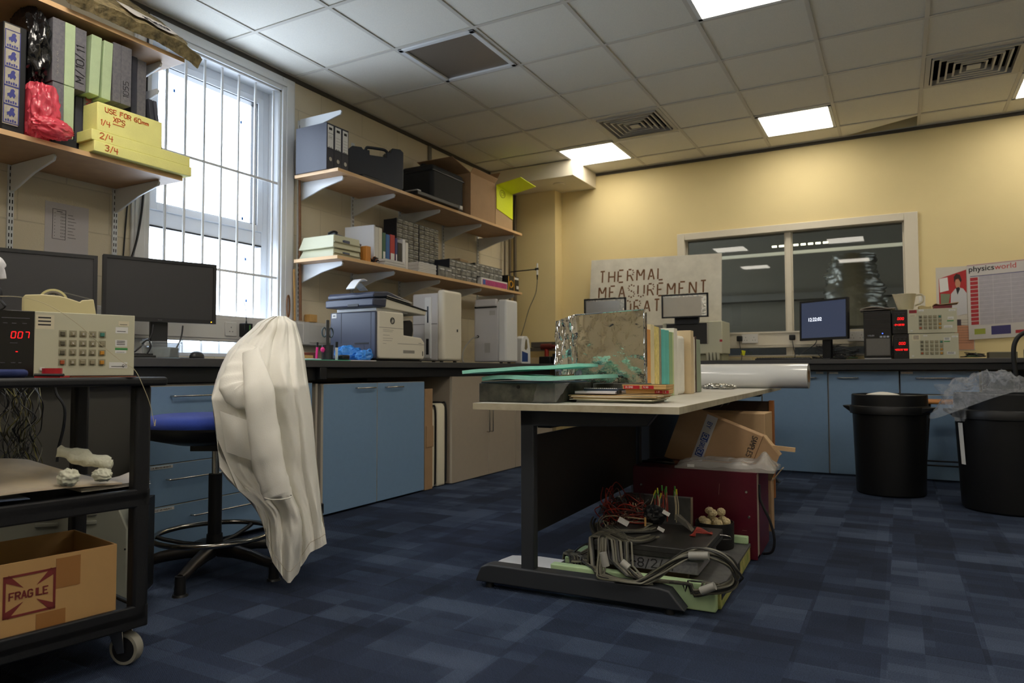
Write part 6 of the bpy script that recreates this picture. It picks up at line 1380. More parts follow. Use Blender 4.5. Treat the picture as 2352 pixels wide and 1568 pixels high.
# loose cables on the back worktop
rnd = random.Random(11)
for k, (xa, xb, n_, lab) in enumerate(((-.66, -.30, 14, 'tangle of black leads around the clock monitor stand'), (.43, .59, 12, 'tangle of wires and scraps right of the bench meters'))):
    t = thing('cable_tangle', lab, 'cables', ((xa+xb)/2, 6.6, ZTB))
    for q in range(n_):
        pts = [V3((rnd.uniform(xa, xb), rnd.uniform(6.42, 6.78), ZTB+.005+rnd.random()**2*(.13 if k == 0 else .05))) for _ in range(5)]
        pts = smoothpath(pts, 6); pts = [V3((p.x, max(p.y, 6.625 if k == 0 else 6.42), max(p.z, ZTB+.019))) for p in pts]
        b = MB(); b.tube(pts, .0035, 6); part('lead', b, M_cab if q != 3 else mat('green_tape_lead', (50, 96, 54), .5), t)
b = MB(); b.bb(.60, .78, 6.45, 6.6, ZTB, ZTB+.05); solo('grey_tin', b, mat('olive_metal', (96, 92, 76), .6), 'olive grey metal strip block right of the bench meters', 'block', bevel=.004)
b = MB(); b.tube(smoothpath([AY(1835, 815, 6.45), AY(1858, 800, 6.5), AY(1875, 785, 6.6), AY(1873, 760, 6.7)], 6), .004, 6); solo('monitor_cable', b, M_cab, 'black lead rising behind the clock monitor', 'cable')
b = MB(); b.bb(-1.62, -1.2, YB-.1, YB-.05, ZTB, ZTB+.03); solo('cable_cover', b, mat('beige_plastic_strip', (170, 160, 130), .5), 'beige plastic strip along the back of the worktop', 'strip', bevel=.003)

# ---- what shows in the next room
t = thing('strip_light', 'long pale light strip across the ceiling of the next room', 'light', (-1, 8.9, 2.0))
b = MB(); b.bb(-2.2, 1.2, 8.9, 8.95, 2.22, 2.255); part('strip', b, mat('dim_strip_glow', (200, 200, 190), .5, emit=(210, 205, 180), es=.8), t)
for k in range(8):
    b = MB(); x = -1.27+.078*k; b.bb(x, x+.052, 8.6, 8.62, 2.265, 2.285)
    tt = solo('led_lamp', b, mat('led_glow', (255, 255, 230), .5, emit=(255, 250, 220), es=6), 'one of the row of small lamps glowing in the next room', 'lamp', 'row of small lamps in the next room')
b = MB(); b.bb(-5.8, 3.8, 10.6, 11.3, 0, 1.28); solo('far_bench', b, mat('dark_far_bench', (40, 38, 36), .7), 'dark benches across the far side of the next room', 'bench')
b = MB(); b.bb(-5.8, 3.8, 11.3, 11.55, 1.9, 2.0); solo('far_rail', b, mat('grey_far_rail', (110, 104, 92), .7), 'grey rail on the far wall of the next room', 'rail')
t = thing('foil_duct', 'crinkled silver foil hood hanging in the next room', 'duct', (-.3, 8.4, 1.3))
b = MB(); b.grid(lambda u, v: V3((-.42+(.20+.16*(1-v))*math.cos(2*PI*u)*(1+.22*noise.noise(V3((u*9, v*7, 1)))+.16*noise.noise(V3((u*12, v*34, 5)))), 8.4+(.16+.10*(1-v))*math.sin(2*PI*u), 1.30+.78*v+.012*noise.noise(V3((u*20, v*20, 4))))), 64, 70, cu=True); part('hood', b, mat('hood_foil', (170, 168, 158), .40, .85, bump=7.0, bs=9), t, smooth=80)
_l = bpy.data.lights.new('next_room_light', 'AREA'); _l.size = 1.2; _l.energy = 9; _l.color = (1, .95, .82)
_lo = bpy.data.objects.new('next_room_light', _l); col.objects.link(_lo); _lo.location = (-.6, 8.4, 3.35)
# ================================================================== the central desk (turned a little to the room)
A0 = V3((-1.443, 2.309, 0)); DA = R(2.28); DU = V3((math.cos(DA), math.sin(DA), 0)); DV = V3((-math.sin(DA), math.cos(DA), 0)); DM = Matrix.Rotation(DA, 3, 'Z')
ZD = .72
def L(u, v, z=0.0): return A0+DU*u+DV*v+Z*z
def inv(p): d = V3(p)-A0; return (d.dot(DU), d.dot(DV), p[2])
def dbox(mb, u0, u1, v0, v1, z0, z1): return mb.box(L((u0+u1)/2, (v0+v1)/2, (z0+z1)/2), (u1-u0, v1-v0, z1-z0), rz=DA)
M_dtop = mat('pale_ash_desktop', (206, 202, 192), .42, rgb2=(192, 188, 178), vs=9)
M_dedge = mat('worn_cream_edge', (188, 182, 160), .55, rgb2=(150, 138, 112), vs=9)
M_dleg = mat('charcoal_powder_steel', (44, 47, 52), .5, spec=.35, bump=.15, bs=400)
def desk(v0, v1, label, near):
    t = thing('desk', label, 'desk', L(.4, (v0+v1)/2), 'pair of pale desks end to end')
    b = MB(); dbox(b, .002, .793, v0+.002, v1-.002, ZD-.025, ZD); top = part('desktop', b, M_dtop, t, bevel=.0012)
    b = MB(); dbox(b, 0, .795, v0, v0+.002, ZD-.0245, ZD-.0005); dbox(b, .793, .795, v0+.002, v1, ZD-.0245, ZD-.0005); dbox(b, 0, .002, v0+.002, v1, ZD-.0245, ZD-.0005); part('edge_band', b, M_dedge, top)
    for k, v in enumerate((v0+.10, v1-.10)):
        b = MB(); dbox(b, .165, .22, v-.02, v+.02, .065, ZD-.03); part('leg', b, M_dleg, t, bevel=.005)
        b = MB(); b.prism([(.165, ZD-.026), (.165, ZD-.09), (.66, ZD-.075), (.70, ZD-.026)], L(0, v+.02), DU, Z, .04); part('cantilever_arm', b, M_dleg, t, bevel=.004)
        b = MB(); b.prism([(-.03, .022), (.79, .022), (.735, .085), (.70, .092), (.03, .092), (-.005, .08)], L(0, v+.032), DU, Z, .064); part('foot', b, M_dleg, t, bevel=.006, segs=3)
        for u in (.02, .73): b = MB(); b.cyl(L(u, v, 0), L(u, v, .026), .018, .014, 16); part('levelling_foot', b, M_black, t)
    b = MB(); dbox(b, .175, .21, v0+.12, v1-.12, ZD-.075, ZD-.03); part('cross_rail', b, M_dleg, t, bevel=.003)
    b = MB(); dbox(b, .186, .200, v0+.125, v1-.125, .215, .592); part('modesty_panel', b, mat('black_modesty_board', (22, 22, 26), .55, var=.1, vs=80), t, bevel=.002)
    b = MB(); dbox(b, .20, .26, v0+.16, v1-.16, .62, .665); part('cable_tray', b, M_black, t, bevel=.003)
desk(0, 1.62, 'near desk with a pale top and charcoal cantilever legs, carrying the insulation samples', True)
desk(1.625, 3.245, 'far desk of the pale pair, carrying the big roll of plastic film', False)

# ---- samples on the desk
M_bslab = mat('black_insulation_face', (44, 44, 44), .6, rgb2=(96, 96, 84), vs=22, detail=8, bump=.5, bs=70)
t = thing('insulation_slab', 'black marbled insulation slab with a round hole at the near desk corner', 'insulation slab', L(.15, .35, ZD))
b = MB(); dbox(b, -.028, .30, .10, .50, ZD+.0005, ZD+.074); part('slab', b, M_bslab, t, bevel=.003)
b = MB(); c = L(.147, .0995, ZD+.060); b.cyl(c, c-DV*.0015, .007, n=16); part('bolt_hole', b, M_void, t)
b = MB(); dbox(b, -.02, .29, .105, .48, ZD+.0745, ZD+.080); solo('blue_backing_sheet', b, mat('slate_blue_sheet', (78, 98, 118), .5), 'slate blue sheet between the black slab and the turquoise foam', 'sheet')
b = MB(); dbox(b, .33, .56, .44, .52, ZD+.0005, ZD+.070); solo('insulation_slab', b, M_bslab, 'small dark insulation piece behind the notebooks, under clear film', 'insulation slab', bevel=.003)
M_turq = mat('turquoise_foam', (150, 222, 206), .7, var=.03, vs=30, bump=.2, bs=150)
def tsheet(label, pts, th, w):
    """a bowed foam sheet: pts along the front edge (u, z), running back by w"""
    t = thing('foam_sheet', label, 'foam sheet', L(.15, .3, ZD+.08), 'turquoise foam sheets')
    P = smoothpath([V3((u, z, v)) for u, z, v in pts], 6)
    b = MB(); n = len(P)
    def fn(s, q):
        k = min(int(s*(n-1)+.5), n-1); p = P[k]; return L(p.x, p.z+w*q, p.y+.012*math.sin(PI*q)*0)
    b.sheet(fn, n, 6, th); part('sheet', b, M_turq, t, smooth=50)
tsheet('lower turquoise foam sheet bowed over the black slab, reaching right', [(-.005, ZD+.098, .08), (.05, ZD+.105, .07), (.13, ZD+.107, .05), (.22, ZD+.103, .03), (.30, ZD+.101, .02), (.345, ZD+.104, .14), (.42, ZD+.108, .24)], .015, .26)
tsheet('upper turquoise foam sheet tilting up, reaching past the left desk edge', [(-.06, ZD+.124, .02), (.0, ZD+.130, .03), (.09, ZD+.134, .04), (.19, ZD+.140, .04), (.27, ZD+.143, .12), (.335, ZD+.152, .25)], .013, .24)

# foil-faced board and the row of samples
M_foilb = mat('crinkled_foil_face', (200, 196, 182), .14, 1.0, bump=1.6, bs=26)
M_foilw = mat('loose_foil_film', (212, 210, 204), .10, 1.0, bump=5.0, bs=16)
uL, uR = inv(AY(1321, 800, 2.855))[0], inv(AY(1480, 800, 2.86))[0]
vb = .532
zt = AY(1400, 720, 2.85).z
t = thing('foil_board', 'foil-wrapped insulation board standing upright, reflecting the turquoise foam', 'insulation board', L((uL+uR)/2, vb, ZD))
def ff(u, v):
    uu = uL+(uR-uL)*u; zz = ZD+.002+(zt-ZD-.002)*v
    return L(uu, vb+.005+.0022*noise.noise(V3((u*7, v*9, 2)))+.003*noise.noise(V3((u*2.2, v*3, 9)))+(.012*(max(0, .16-u)/.16) if u < .16 else 0)*noise.noise(V3((u*8, v*5, 4))), zz+.012*u)
b = MB(); b.grid(lambda u, v: ff(u, v), 60, 70); part('foil_front', b, M_foilb, t, smooth=80)
b = MB(); dbox(b, uL, uR, vb+.012, vb+.045, ZD+.001, zt+.004); part('board_core', b, M_foilb, t, bevel=.004)
b = MB()   # gathered film at the left, folded like a loose curtain
b.grid(lambda u, v: L(uL-.095+.105*u+.004*noise.noise(V3((u*5, v*5, 3))), vb+.004+.016*noise.noise(V3((u*4.2, v*2.6, 6)))+.008*noise.noise(V3((u*10, v*5, 8))), ZD+.10+(zt-ZD-.10-.004)*v-.02*(1-u)*v+.01*u), 40, 60); part('loose_foil', b, M_foilw, t, smooth=80)
b = MB(); b.tube([ff(.0, q/12)-DV*.004 for q in range(13)], .0022, 6); b.tube([ff(1, q/12)-DV*.004 for q in range(13)], .003, 6)
b.tube([ff(q/14, 1.0)-DV*.003+Z*.001 for q in range(15)], .003, 6); part('foil_crease', b, M_foilw, t)
uS = inv(V3((-.96, 3.3, 0)))[0]
def sv(px, x=-.955): return inv(AX(px, 850, x))[1]
SM = [(1481, 1491, 'orange_foam_slab', (224, 160, 88), 'orange foam slab right behind the foil board', .30, .0, 0),
      (1491.5, 1501, 'cream_foam_slab', (226, 214, 172), 'cream foam slab standing between the orange and the yellow wool', .325, 0, 0),
      (1502, 1514, 'yellow_wool_slab', (230, 212, 132), 'pale yellow fibrous wool slab in the sample row', .315, 0, 2),
      (1514.5, 1519.5, 'speckled_board', (150, 142, 122), 'thin speckled grey board behind the yellow wool', .312, 0, 2),
      (1520.5, 1525, 'turquoise_foam_slab', (96, 192, 186), 'thin turquoise foam slab, nearest of the four in the row', .312, 0, 0),
      (1525.4, 1530, 'turquoise_foam_slab', (104, 198, 190), 'thin turquoise foam slab, second of the four in the row', .313, 0, 0),
      (1530.4, 1535, 'turquoise_foam_slab', (98, 190, 184), 'thin turquoise foam slab, third of the four in the row', .312, 0, 0),
      (1535.4, 1540, 'turquoise_foam_slab', (106, 196, 186), 'thin turquoise foam slab, farthest of the four in the row', .313, 0, 0),
      (1540.6, 1549, 'green_foam_slab', (150, 180, 132), 'sage green foam slab behind the turquoise ones', .308, 0, 0),
      (1549.4, 1552.5, 'green_foam_slab', (196, 206, 158), 'thin pale green foam slab beside the sage green one', .308, 0, 0),
      (1553, 1562, 'white_foam_slab', (226, 224, 214), 'flat white foam slab in the sample row', .33, 0, 0),
      (1562.6, 1582, 'white_foam_slab', (232, 230, 220), 'thick soft white foam slab with rounded corners in the row', .30, 0, 3),
      (1582.6, 1590, 'tan_board', (206, 186, 150), 'tall tan fibreboard slab in the sample row', .33, .03, 0),
      (1590.6, 1603, 'beige_board', (212, 184, 158), 'pinkish beige fibreboard slab right of the tan one', .30, .02, 1),
      (1603.4, 1608, 'torn_paper_board', (222, 214, 202), 'thin board with a torn white paper face', .30, 0, 1),
      (1608.5, 1612.5, 'dark_brown_board', (70, 46, 38), 'thin dark brown board in the sample row', .31, 0, 0),
      (1613, 1623, 'grey_green_board', (140, 152, 132), 'grey-green leaning board at the right end of the sample row', .295, 0, 4)]
for (a0, a1, nm, c, lab, h, du, kind) in SM:
    v0, v1 = sv(a0), sv(a1)-.0012; m = mat(nm+'_%d' % int(a0), c, .8, var=.05 if kind != 2 else .18, vs=14 if kind != 2 else 40, bump=.4 if kind != 2 else 2.0, bs=120 if kind != 2 else 60)
    t = thing(nm, lab, 'sample slab', L(uS-.15, (v0+v1)/2, ZD), 'row of upright samples on the near desk')
    b = MB()
    if kind == 4: b.prism([(v0, ZD+.001), (v1+.02, ZD+.001), (v1-.004, ZD+h), (v0+.0, ZD+h)], L(uS-.30, 0), DV, Z, .30)
    elif kind in (1, 2):
        b.sheet(lambda u, v: L(uS-.29+.29*u, v1-.003+.0015*noise.noise(V3((u*6, v*6, a0))), ZD+.003+h*v+(.004*noise.noise(V3((u*30, 0, a0))) if v > .97 else 0)), 24, 26, -(v1-v0))
    else: dbox(b, uS-.30+du, uS+du, v0, v1, ZD+.001, ZD+h)
    part('slab', b, m, t, bevel=(.018 if kind == 3 else .002) if kind not in (1, 2) else 0, segs=4 if kind == 3 else 2, smooth=40)
    if kind == 1:
        b = MB(); b.sheet(lambda u, v: L(uS+.001+.002*noise.noise(V3((u*9, v*9, 1))), v1-.006+.010*u*(.5+.5*noise.noise(V3((v*7, 3, a0)))), ZD+.002+(h-.01)*v), 6, 30, .001); part('torn_edge', b, mat('torn_fibre', (226, 216, 196), .9), t)
# papers and folders
t0 = L(.32, .20)
M_fold = [mat('kraft_folder', (176, 148, 104), .8), mat('cream_paper_edge', (226, 220, 200), .8), mat('olive_folder', (150, 136, 96), .8), mat('grey_green_folder', (138, 142, 120), .7), mat('dark_folder', (60, 62, 60), .6)]
fz = ZD+.0005
for k, (m, du, dv, w, d, th, rz_, lab) in enumerate(((4, .02, .01, .30, .20, .004, 3, 'dark folder at the bottom of the paper pile'), (3, .025, .01, .30, .21, .005, 1, 'grey-green folder low in the paper pile'), (1, .0, .0, .33, .22, .003, -2, 'loose white papers low in the paper pile'), (2, .01, .005, .33, .22, .004, 2, 'olive folder in the middle of the paper pile'), (0, .0, .0, .345, .225, .003, -1, 'kraft brown folder in the upper part of the paper pile'), (1, .005, .0, .34, .22, .003, 1, 'cream papers between the kraft folders'), (0, -.005, .0, .35, .23, .003, 0, 'curled kraft folder on top of the paper pile'))):
    rr = DA+R(rz_); c = L(.325+du+w/2, .19+dv+d/2); Mr = Matrix.Rotation(rr, 3, 'Z')
    b = MB(); b.sheet(lambda u, v: c+Mr@V3(((u-.5)*w, (v-.5)*d, 0))+Z*(fz+th+.0035*math.sin(u*PI*1.3+4)*(k > 2)*u), 18, 5, th)
    solo('folder', b, M_fold[m], lab, 'folder', 'pile of folders on the near desk'); fz += th+.0006
fz += .0035
def pbox(mb, c, w, d, z0, z1, r): mb.box((c.x, c.y, (z0+z1)/2), (w, d, z1-z0), rz=DA+R(r)); return mb
c = L(.415, .30); b = MB(); pbox(b, c, .165, .15, fz, fz+.010, 0); solo('notebook', b, mat('lilac_white_notebook', (206, 206, 218), .6), 'white notebook with red and black print on the paper pile', 'notebook', bevel=.001)
c = L(.425, .32); t = thing('spiral_notebook', 'dark navy spiral notebook on top of the white notebook', 'notebook', V3((c.x, c.y, fz+.011)))
b = MB(); pbox(b, c, .14, .11, fz+.0105, fz+.018, 1); part('cover', b, mat('navy_cover', (40, 54, 72), .4), t, bevel=.001)
b = MB()
for k in range(17): q = c+DU*(-.066+.0081*k)-DV*.052; b.box((q.x, q.y, fz+.020), (.004, .005, .003), rz=DA)
part('spiral_binding', b, M_label, t)
M_bx = mat('old_card_box', (196, 160, 104), .7, var=.08, vs=20)
M_dym = mat('red_embossed_tape', (168, 26, 44), .35)
def minibox(c, w, d, z0, h, r, label, texts):
    t = thing('card_box', label, 'box', V3((c.x, c.y, z0)), 'small tan boxes with red tape labels'); rr = DA+R(r); U = V3((math.cos(rr), math.sin(rr), 0)); V_ = V3((-math.sin(rr), math.cos(rr), 0))
    b = MB(); b.box((c.x, c.y, z0+h/2), (w, d, h), rz=rr); part('box_body', b, M_bx, t, bevel=.0015)
    b = MB(); b.box((c.x, c.y, z0+h-.003), (w+.003, d+.003, .006), rz=rr); part('lid', b, M_bx, t, bevel=.001)
    for (u, s_, tx) in texts:
        P = c-V_*(d/2+.0018)-U*(w/2)+U*u; P.z = z0+.0015; b = MB(); plate(b, P, U, Z, s_, h*.72, .0008); pl = part('tape_label', b, M_dym, t)
        b = MB(); strokes(b, tx, P-V_*.0009+U*.006+Z*(h*.2), U, Z, h*.36, .0011, lift=.0004, sq=.85); part('lettering', b, M_label, pl)
    return t
c = L(.605, .325); minibox(c, .165, .10, fz+.001, .016, 4, 'lower tan card box with a red tape label at its right end', [(.112, .03, '1.19'), (.145, .02, 'S')])
c = L(.602, .315); minibox(c, .170, .11, fz+.018, .018, -1, 'upper tan card box with red labels reading 31.1340 and 4.48', [(.006, .062, '31.1340'), (.078, .045, '4.48')])
b = MB(); c = L(.506, .25); pbox(b, c, .010, .03, fz+.001, fz+.013, 0); solo('battery_block', b, M_black, 'small black block between the notebook and the tan boxes', 'block')
# film hanging off the slab
M_film = filmmat('clear_wrap_film', (220, 222, 226), .16, .08, 2.0, 30)
t = thing('plastic_wrap', 'clear crinkled plastic film draped over the black slab and desk edge', 'film', L(.27, .1, ZD))
b = MB()
def wr(u, v):
    uu = .235+.13*u-.05*v; 
    return L(uu+.006*noise.noise(V3((u*6, v*6, 1))), .098-.008*abs(noise.noise(V3((u*8, v*5, 2))))-.004-.10*0, max(ZD+.0015, ZD+.079-.15*v*(1-.55*u)))
b.grid(wr, 20, 26); part('film', b, M_film, t, smooth=80)
# film roll on the far desk
M_roll = mat('white_film_roll', (216, 216, 214), .16, coat=.6, var=.02, vs=2)
t = thing('film_roll', 'thick roll of glossy white plastic film lying across the far desk', 'roll', (-1.0, 4.9, ZD))
rc = V3((-.515, 4.92, ZD+.083)); RA = V3((-1, .03, 0)).normalized()
b = MB(); b.cyl(rc, rc+RA*.92, .081, n=64, caps=False); part('film_layers', b, M_roll, t, smooth=60)
b = MB()
def annul(mb, c, ax, r0, r1, n=48):
    a = mb.ring(c, ax, r0, n); c2 = mb.ring(c, ax, r1, n); mb.add(a+c2, [(i, (i+1) % n, n+(i+1) % n, n+i) for i in range(n)])
annul(b, rc, RA, .081, .042); annul(b, rc+RA*.92, RA, .081, .042); part('film_ends', b, mat('roll_end_grey', (150, 150, 146), .4), t)
b = MB(); b.cyl(rc-RA*.002, rc+RA*.922, .042, n=40, caps=False); b.cyl(rc-RA*.002, rc+RA*.922, .036, n=40, caps=False); annul(b, rc-RA*.002, RA, .042, .036); part('cardboard_core', b, mat('core_card', (150, 118, 84), .8), t, smooth=60)
t = thing('foil_tray', 'crumpled strip of aluminium foil lying in front of the film roll', 'foil', L(.62, 2.2, ZD))
ca = AY(1650, 884, 4.62); b = MB(); ca.z = ZD
b.blob(ca+Z*.014, (.10, .05, .020), .35, 3.0, 31, 30, flat=ZD+.001); part('foil_strip', b, M_foilw, t, smooth=80)
for (p, r_) in (((.62, 1.7), .02), ):
    pass

# ================================================================== under the desk
M_green = mat('mint_foam', (178, 206, 160), .75, var=.06, vs=10, bump=.3, bs=60)
M_ply = mat('dusty_dark_board', (84, 84, 82), .75, rgb2=(60, 60, 62), vs=14, bump=.3, bs=60)
# base tray
t = thing('sample_tray', 'low wooden-edged tray with mint green foam strips holding heavy slabs under the desk', 'tray', (-.85, 2.8, 0))
tu0, tu1, tv0, tv1 = .25, .885, .165, .92
b = MB(); dbox(b, tu0, tu1, tv0+.045, tv1, .002, .066); part('tray_core', b, mat('yellow_wool_edge', (186, 170, 104), .95, rgb2=(120, 140, 70), vs=20, bump=2, bs=60), t, bevel=.003)
b = MB(); dbox(b, tu0, tu1+.003, tv0+.045, tv1, .067, .078); part('tray_top', b, M_ply, t, bevel=.002)
b = MB(); dbox(b, tu1+.0005, tu1+.002, tv0+.05, tv1-.3, .035, .068); part('dark_edge_strip', b, M_black, t)
b = MB(); dbox(b, tu0+.0, tu1-.01, tv0, tv0+.040, .002, .098); fs = part('foam_strip', b, M_green, t, bevel=.005, segs=3)
b = MB(); c = L(tu1-.085, tv0-.0006, .058); b.cyl(c, c-DV*.001, .006, n=14); c = L(tu1-.135, tv0-.0006, .040); b.cyl(c, c-DV*.001, .003, n=10); part('hole', b, M_void, fs)
b = MB(); dbox(b, tu1-.12, tu1-.005, tv1-.032, tv1-.003, .0785, .112); part('foam_strip', b, M_green, t, bevel=.004)
b = MB(); dbox(b, tu0+.02, tu0+.06, tv0+.10, tv1-.45, .0785, .105); part('foam_strip', b, M_green, t, bevel=.004)
for (uc, vc, w_, d_) in ((.58, .30, .44, .06),):
    b = MB(); dbox(b, .36, .76, .245, .285, .0785, .108); part('timber_batten', b, mat('grubby_timber', (104, 90, 70), .8, var=.25, vs=16), t, bevel=.004)
b = MB(); dbox(b, .40, .78, .50, .54, .0785, .108); part('timber_batten', b, mat('grubby_timber', (104, 90, 70), .8, var=.25, vs=16), t, bevel=.004)
t = thing('grey_foam_slab', 'grey foam slab with black marker writing under the black case on the tray', 'insulation slab', L(.6, .4, .109))
b = MB(); dbox(b, .43, .805, .215, .56, .109, .158); part('slab', b, M_fgrey, t, bevel=.002)
b = MB(); strokes(b, '40~8/2/11', L(.50, .2145, .117), DU, Z, .030, .004, jit=.5, lift=.001); part('lettering', b, M_ink, t)
t = thing('black_case', 'flat black metal case lying on the grey foam slab', 'case', L(.6, .4, .16))
b = MB(); dbox(b, .415, .825, .205, .60, .1595, .200); part('case_body', b, mat('scuffed_black_board', (30, 31, 32), .45, rgb2=(50, 50, 48), vs=18), t, bevel=.004)
b = MB(); dbox(b, .414, .826, .204, .601, .178, .180); part('lid_seam', b, M_void, t)
b = MB(); q = L(.832, .56, .19); b.tube(smoothpath([L(.825, .53, .19), L(.86, .54, .186), L(.862, .56, .17), L(.83, .565, .165)], 6), .0022, 6); part('wire_handle', b, M_chrome, t)
# standing dark board, pot of plaster lumps
t = thing('standing_board', 'dark board standing on edge left of the pot', 'board', L(.45, .8, .079))
b = MB(); dbox(b, .36, .66, .76, .79, .079, .285); part('board', b, M_ply, t, bevel=.003)
b = MB(); dbox(b, .6605, .664, .757, .793, .08, .284); part('worn_edge', b, mat('worn_edge', (124, 112, 92), .8), t)
t = thing('metal_pot', 'black metal pot heaped with cream plaster lumps', 'pot', L(.75, .78, .079))
c = L(.755, .80, .079)
b = MB(); b.lathe([(0, 0), (.078, 0), (.080, .003), (.082, .108), (.078, .108), (.076, .01), (0, .01)], c, 48); part('pot_body', b, mat('black_pot_metal', (34, 32, 30), .45, .2), t, smooth=50)
M_lump = mat('cream_plaster', (206, 190, 150), .9, var=.12, vs=30, bump=1.2, bs=70)
b = MB(); b.lathe([(0, .085), (.073, .085), (.073, .089), (0, .091)], c, 40); part('plaster_fill', b, M_lump, t)
LP_ = [(0, 0, .108)]+[(.0495, k*PI/3, .108) for k in range(6)]+[(.029, .5+k*2*PI/3, .147) for k in range(3)]
for k, (r_, a_, z_) in enumerate(LP_):
    b = MB(); b.blob(c+V3((r_*math.cos(a_), r_*math.sin(a_), z_)), (.018, .018, .016), .22, 2.6, 40+k, 20); solo('plaster_lump', b, M_lump, 'cream plaster lump heaped in the black metal pot', 'lump', 'plaster lumps in the black pot', smooth=60)
# maroon box
M_maroon = mat('maroon_enamel', (86, 18, 36), .35, rgb2=(76, 15, 31), vs=5, spec=.4)
rb0, rb1 = V3((-1.13, 3.255, 0)), V3((-.565, 3.275, 0)); RU = (rb1-rb0).normalized(); RV = V3((-RU.y, RU.x, 0)); rw = (rb1-rb0).length; rh = .385
ang = math.atan2(RU.y, RU.x)
t = thing('maroon_cabinet', 'maroon metal equipment box standing on the carpet under the desk', 'equipment box', (-.85, 3.45, 0))
def rbox(mb, u0, u1, v0, v1, z0, z1): c = rb0+RU*((u0+u1)/2)+RV*((v0+v1)/2)+Z*((z0+z1)/2); return mb.box(c, (u1-u0, v1-v0, z1-z0), rz=ang)
b = MB(); rbox(b, 0, rw, 0, .004, .004, rh); part('front_panel', b, M_maroon, t, bevel=.0015)
b = MB(); rbox(b, .004, rw-.004, .005, .38, .012, rh-.004); part('inner_body', b, mat('grey_green_metal', (96, 96, 84), .6), t)
b = MB(); rbox(b, 0, rw+.002, .0, .385, rh-.004, rh+.002); part('top_panel', b, M_maroon, t, bevel=.0015)
b = MB(); rbox(b, rw-.002, rw+.002, .06, .38, .01, rh-.004); part('side_panel', b, M_maroon, t, bevel=.001)
b = MB(); rbox(b, rw-.003, rw, .004, .058, .02, rh-.006); part('corner_channel', b, M_beige, t)
for (u, z_) in ((rw-.045, .30), (rw-.035, .19), (rw-.035, .06), (.05, .06), (.04, .30)):
    b = MB(); c = rb0+RU*u+Z*z_; b.cyl(c, c-RV*.004, .007, .005, 12); part('screw', b, M_chrome, t)
b = MB()
for (a, z_, l_, r_) in ((.40, .28, .05, 85), (.35, .20, .03, 80), (.43, .16, .03, 5), (.46, .10, .04, 8), (.48, .05, .03, 30), (.45, .04, .02, 60), (.50, .13, .02, 0)):
    d = RU*math.cos(R(r_))+Z*math.sin(R(r_)); c = rb0+RU*a+Z*z_-RV*.0003; n_ = d.cross(-RV)*.0008; b.add([c+n_, c-n_, c+d*l_-n_, c+d*l_+n_], [(0, 1, 2, 3)])
part('scratches', b, mat('scratch_grey', (150, 110, 104), .7), t)
b = MB(); b.tube(smoothpath([rb0+RU*(rw+.004)+RV*.05+Z*.33, rb0+RU*(rw+.008)+RV*.05+Z*.26, rb0+RU*(rw+.045)+RV*.06+Z*.17, rb0+RU*(rw+.062)+RV*.07+Z*.09, rb0+RU*(rw+.05)+RV*.08+Z*.03, rb0+RU*(rw+.01)+RV*.10+Z*.012], 8), .006, 8); part('power_lead', b, M_cab, t, label='black power lead')
# plastic bag on top
t = thing('plastic_packet', 'flat clear plastic packet with a small white label on the maroon box', 'bag', (-.8, 3.45, rh))
M_pk = filmmat('milky_packet_film', (206, 204, 200), .42, .12, 1.6, 18)
def pkf(s):
    def fn(u, v):
        uu = .20+.44*u; e = math.sin(PI*min(max(u, 0), 1))**.3*math.sin(PI*v)**.4
        hh = (.012+.030*e)*s+.010*noise.noise(V3((u*7, v*5, 2)))*s+(.05*math.exp(-((u-.88)/.07)**2-((v-.4)/.3)**2)*s)
        return rb0+RU*uu+RV*(.004+.25*v)+Z*(rh+.003+hh)
    return fn
b = MB(); b.grid(pkf(1), 50, 24); b.grid(lambda u, v: pkf(0)(u, 1-v), 30, 10); b.grid(lambda u, v: pkf(v)(u, 0), 50, 3); b.grid(lambda u, v: pkf(v)(1, u), 24, 3); part('packet_film', b, M_pk, t, smooth=80)
b = MB(); c = rb0+RU*.26+Z*(rh+.012)-RV*.0005; b.prism([(0, 0), (.032, 0), (.032, .013), (0, .013)], c, RU, Z, .001); part('label_strip', b, M_label, t)
b = MB(); b.tube(smoothpath([rb0+RU*.02+RV*.1+Z*(rh+.012), rb0+RU*.10+RV*.06+Z*(rh+.02), rb0+RU*.17+RV*.1+Z*(rh+.012), rb0+RU*.12+RV*.16+Z*(rh+.02), rb0+RU*.03+RV*.15+Z*(rh+.012)], 6), .007, 8); solo('black_lead', b, M_cab, 'black cable coiled on the left of the maroon box', 'cable')
# tilted SAMPLES box: a box lying with its long side sloping down to the right
t = thing('cardboard_box', 'tilted cardboard box marked SAMPLES with a blue-printed tape strip', 'box', (-.75, 3.7, rh), 'cardboard boxes under the desk')
def at(px, py, y): return AY(px, py, y)
yS = 3.56
BU = V3((math.cos(R(-21)), 0, math.sin(R(-21)))); BV = V3((math.sin(R(21)), 0, math.cos(R(21)))); BN = BU.cross(BV).normalized()
P = at(1528, 1040, yS)+BV*-.02; bw, bh, bd = .41, .29, .085; zl, zh = rh+.0035, ZD-.032
def clipz(poly):           # the box sits crushed between the maroon top and the desk
    for (lim, sg) in ((zl, 1), (zh, -1)):
        out = []; F = lambda q: sg*((P+BU*q[0]+BV*q[1]).z-lim)
        for a_, c_ in zip(poly, poly[1:]+poly[:1]):
            fa, fc = F(a_), F(c_)
            if fa >= 0: out.append(a_)
            if fa*fc < 0: k_ = fa/(fa-fc); out.append((a_[0]+(c_[0]-a_[0])*k_, a_[1]+(c_[1]-a_[1])*k_))
        poly = out
    return poly
b = MB(); b.prism(clipz([(0, 0), (bw, 0), (bw, bh), (0, bh)]), P-BN*bd, BU, BV, bd); part('box_walls', b, M_card, t, bevel=.003)
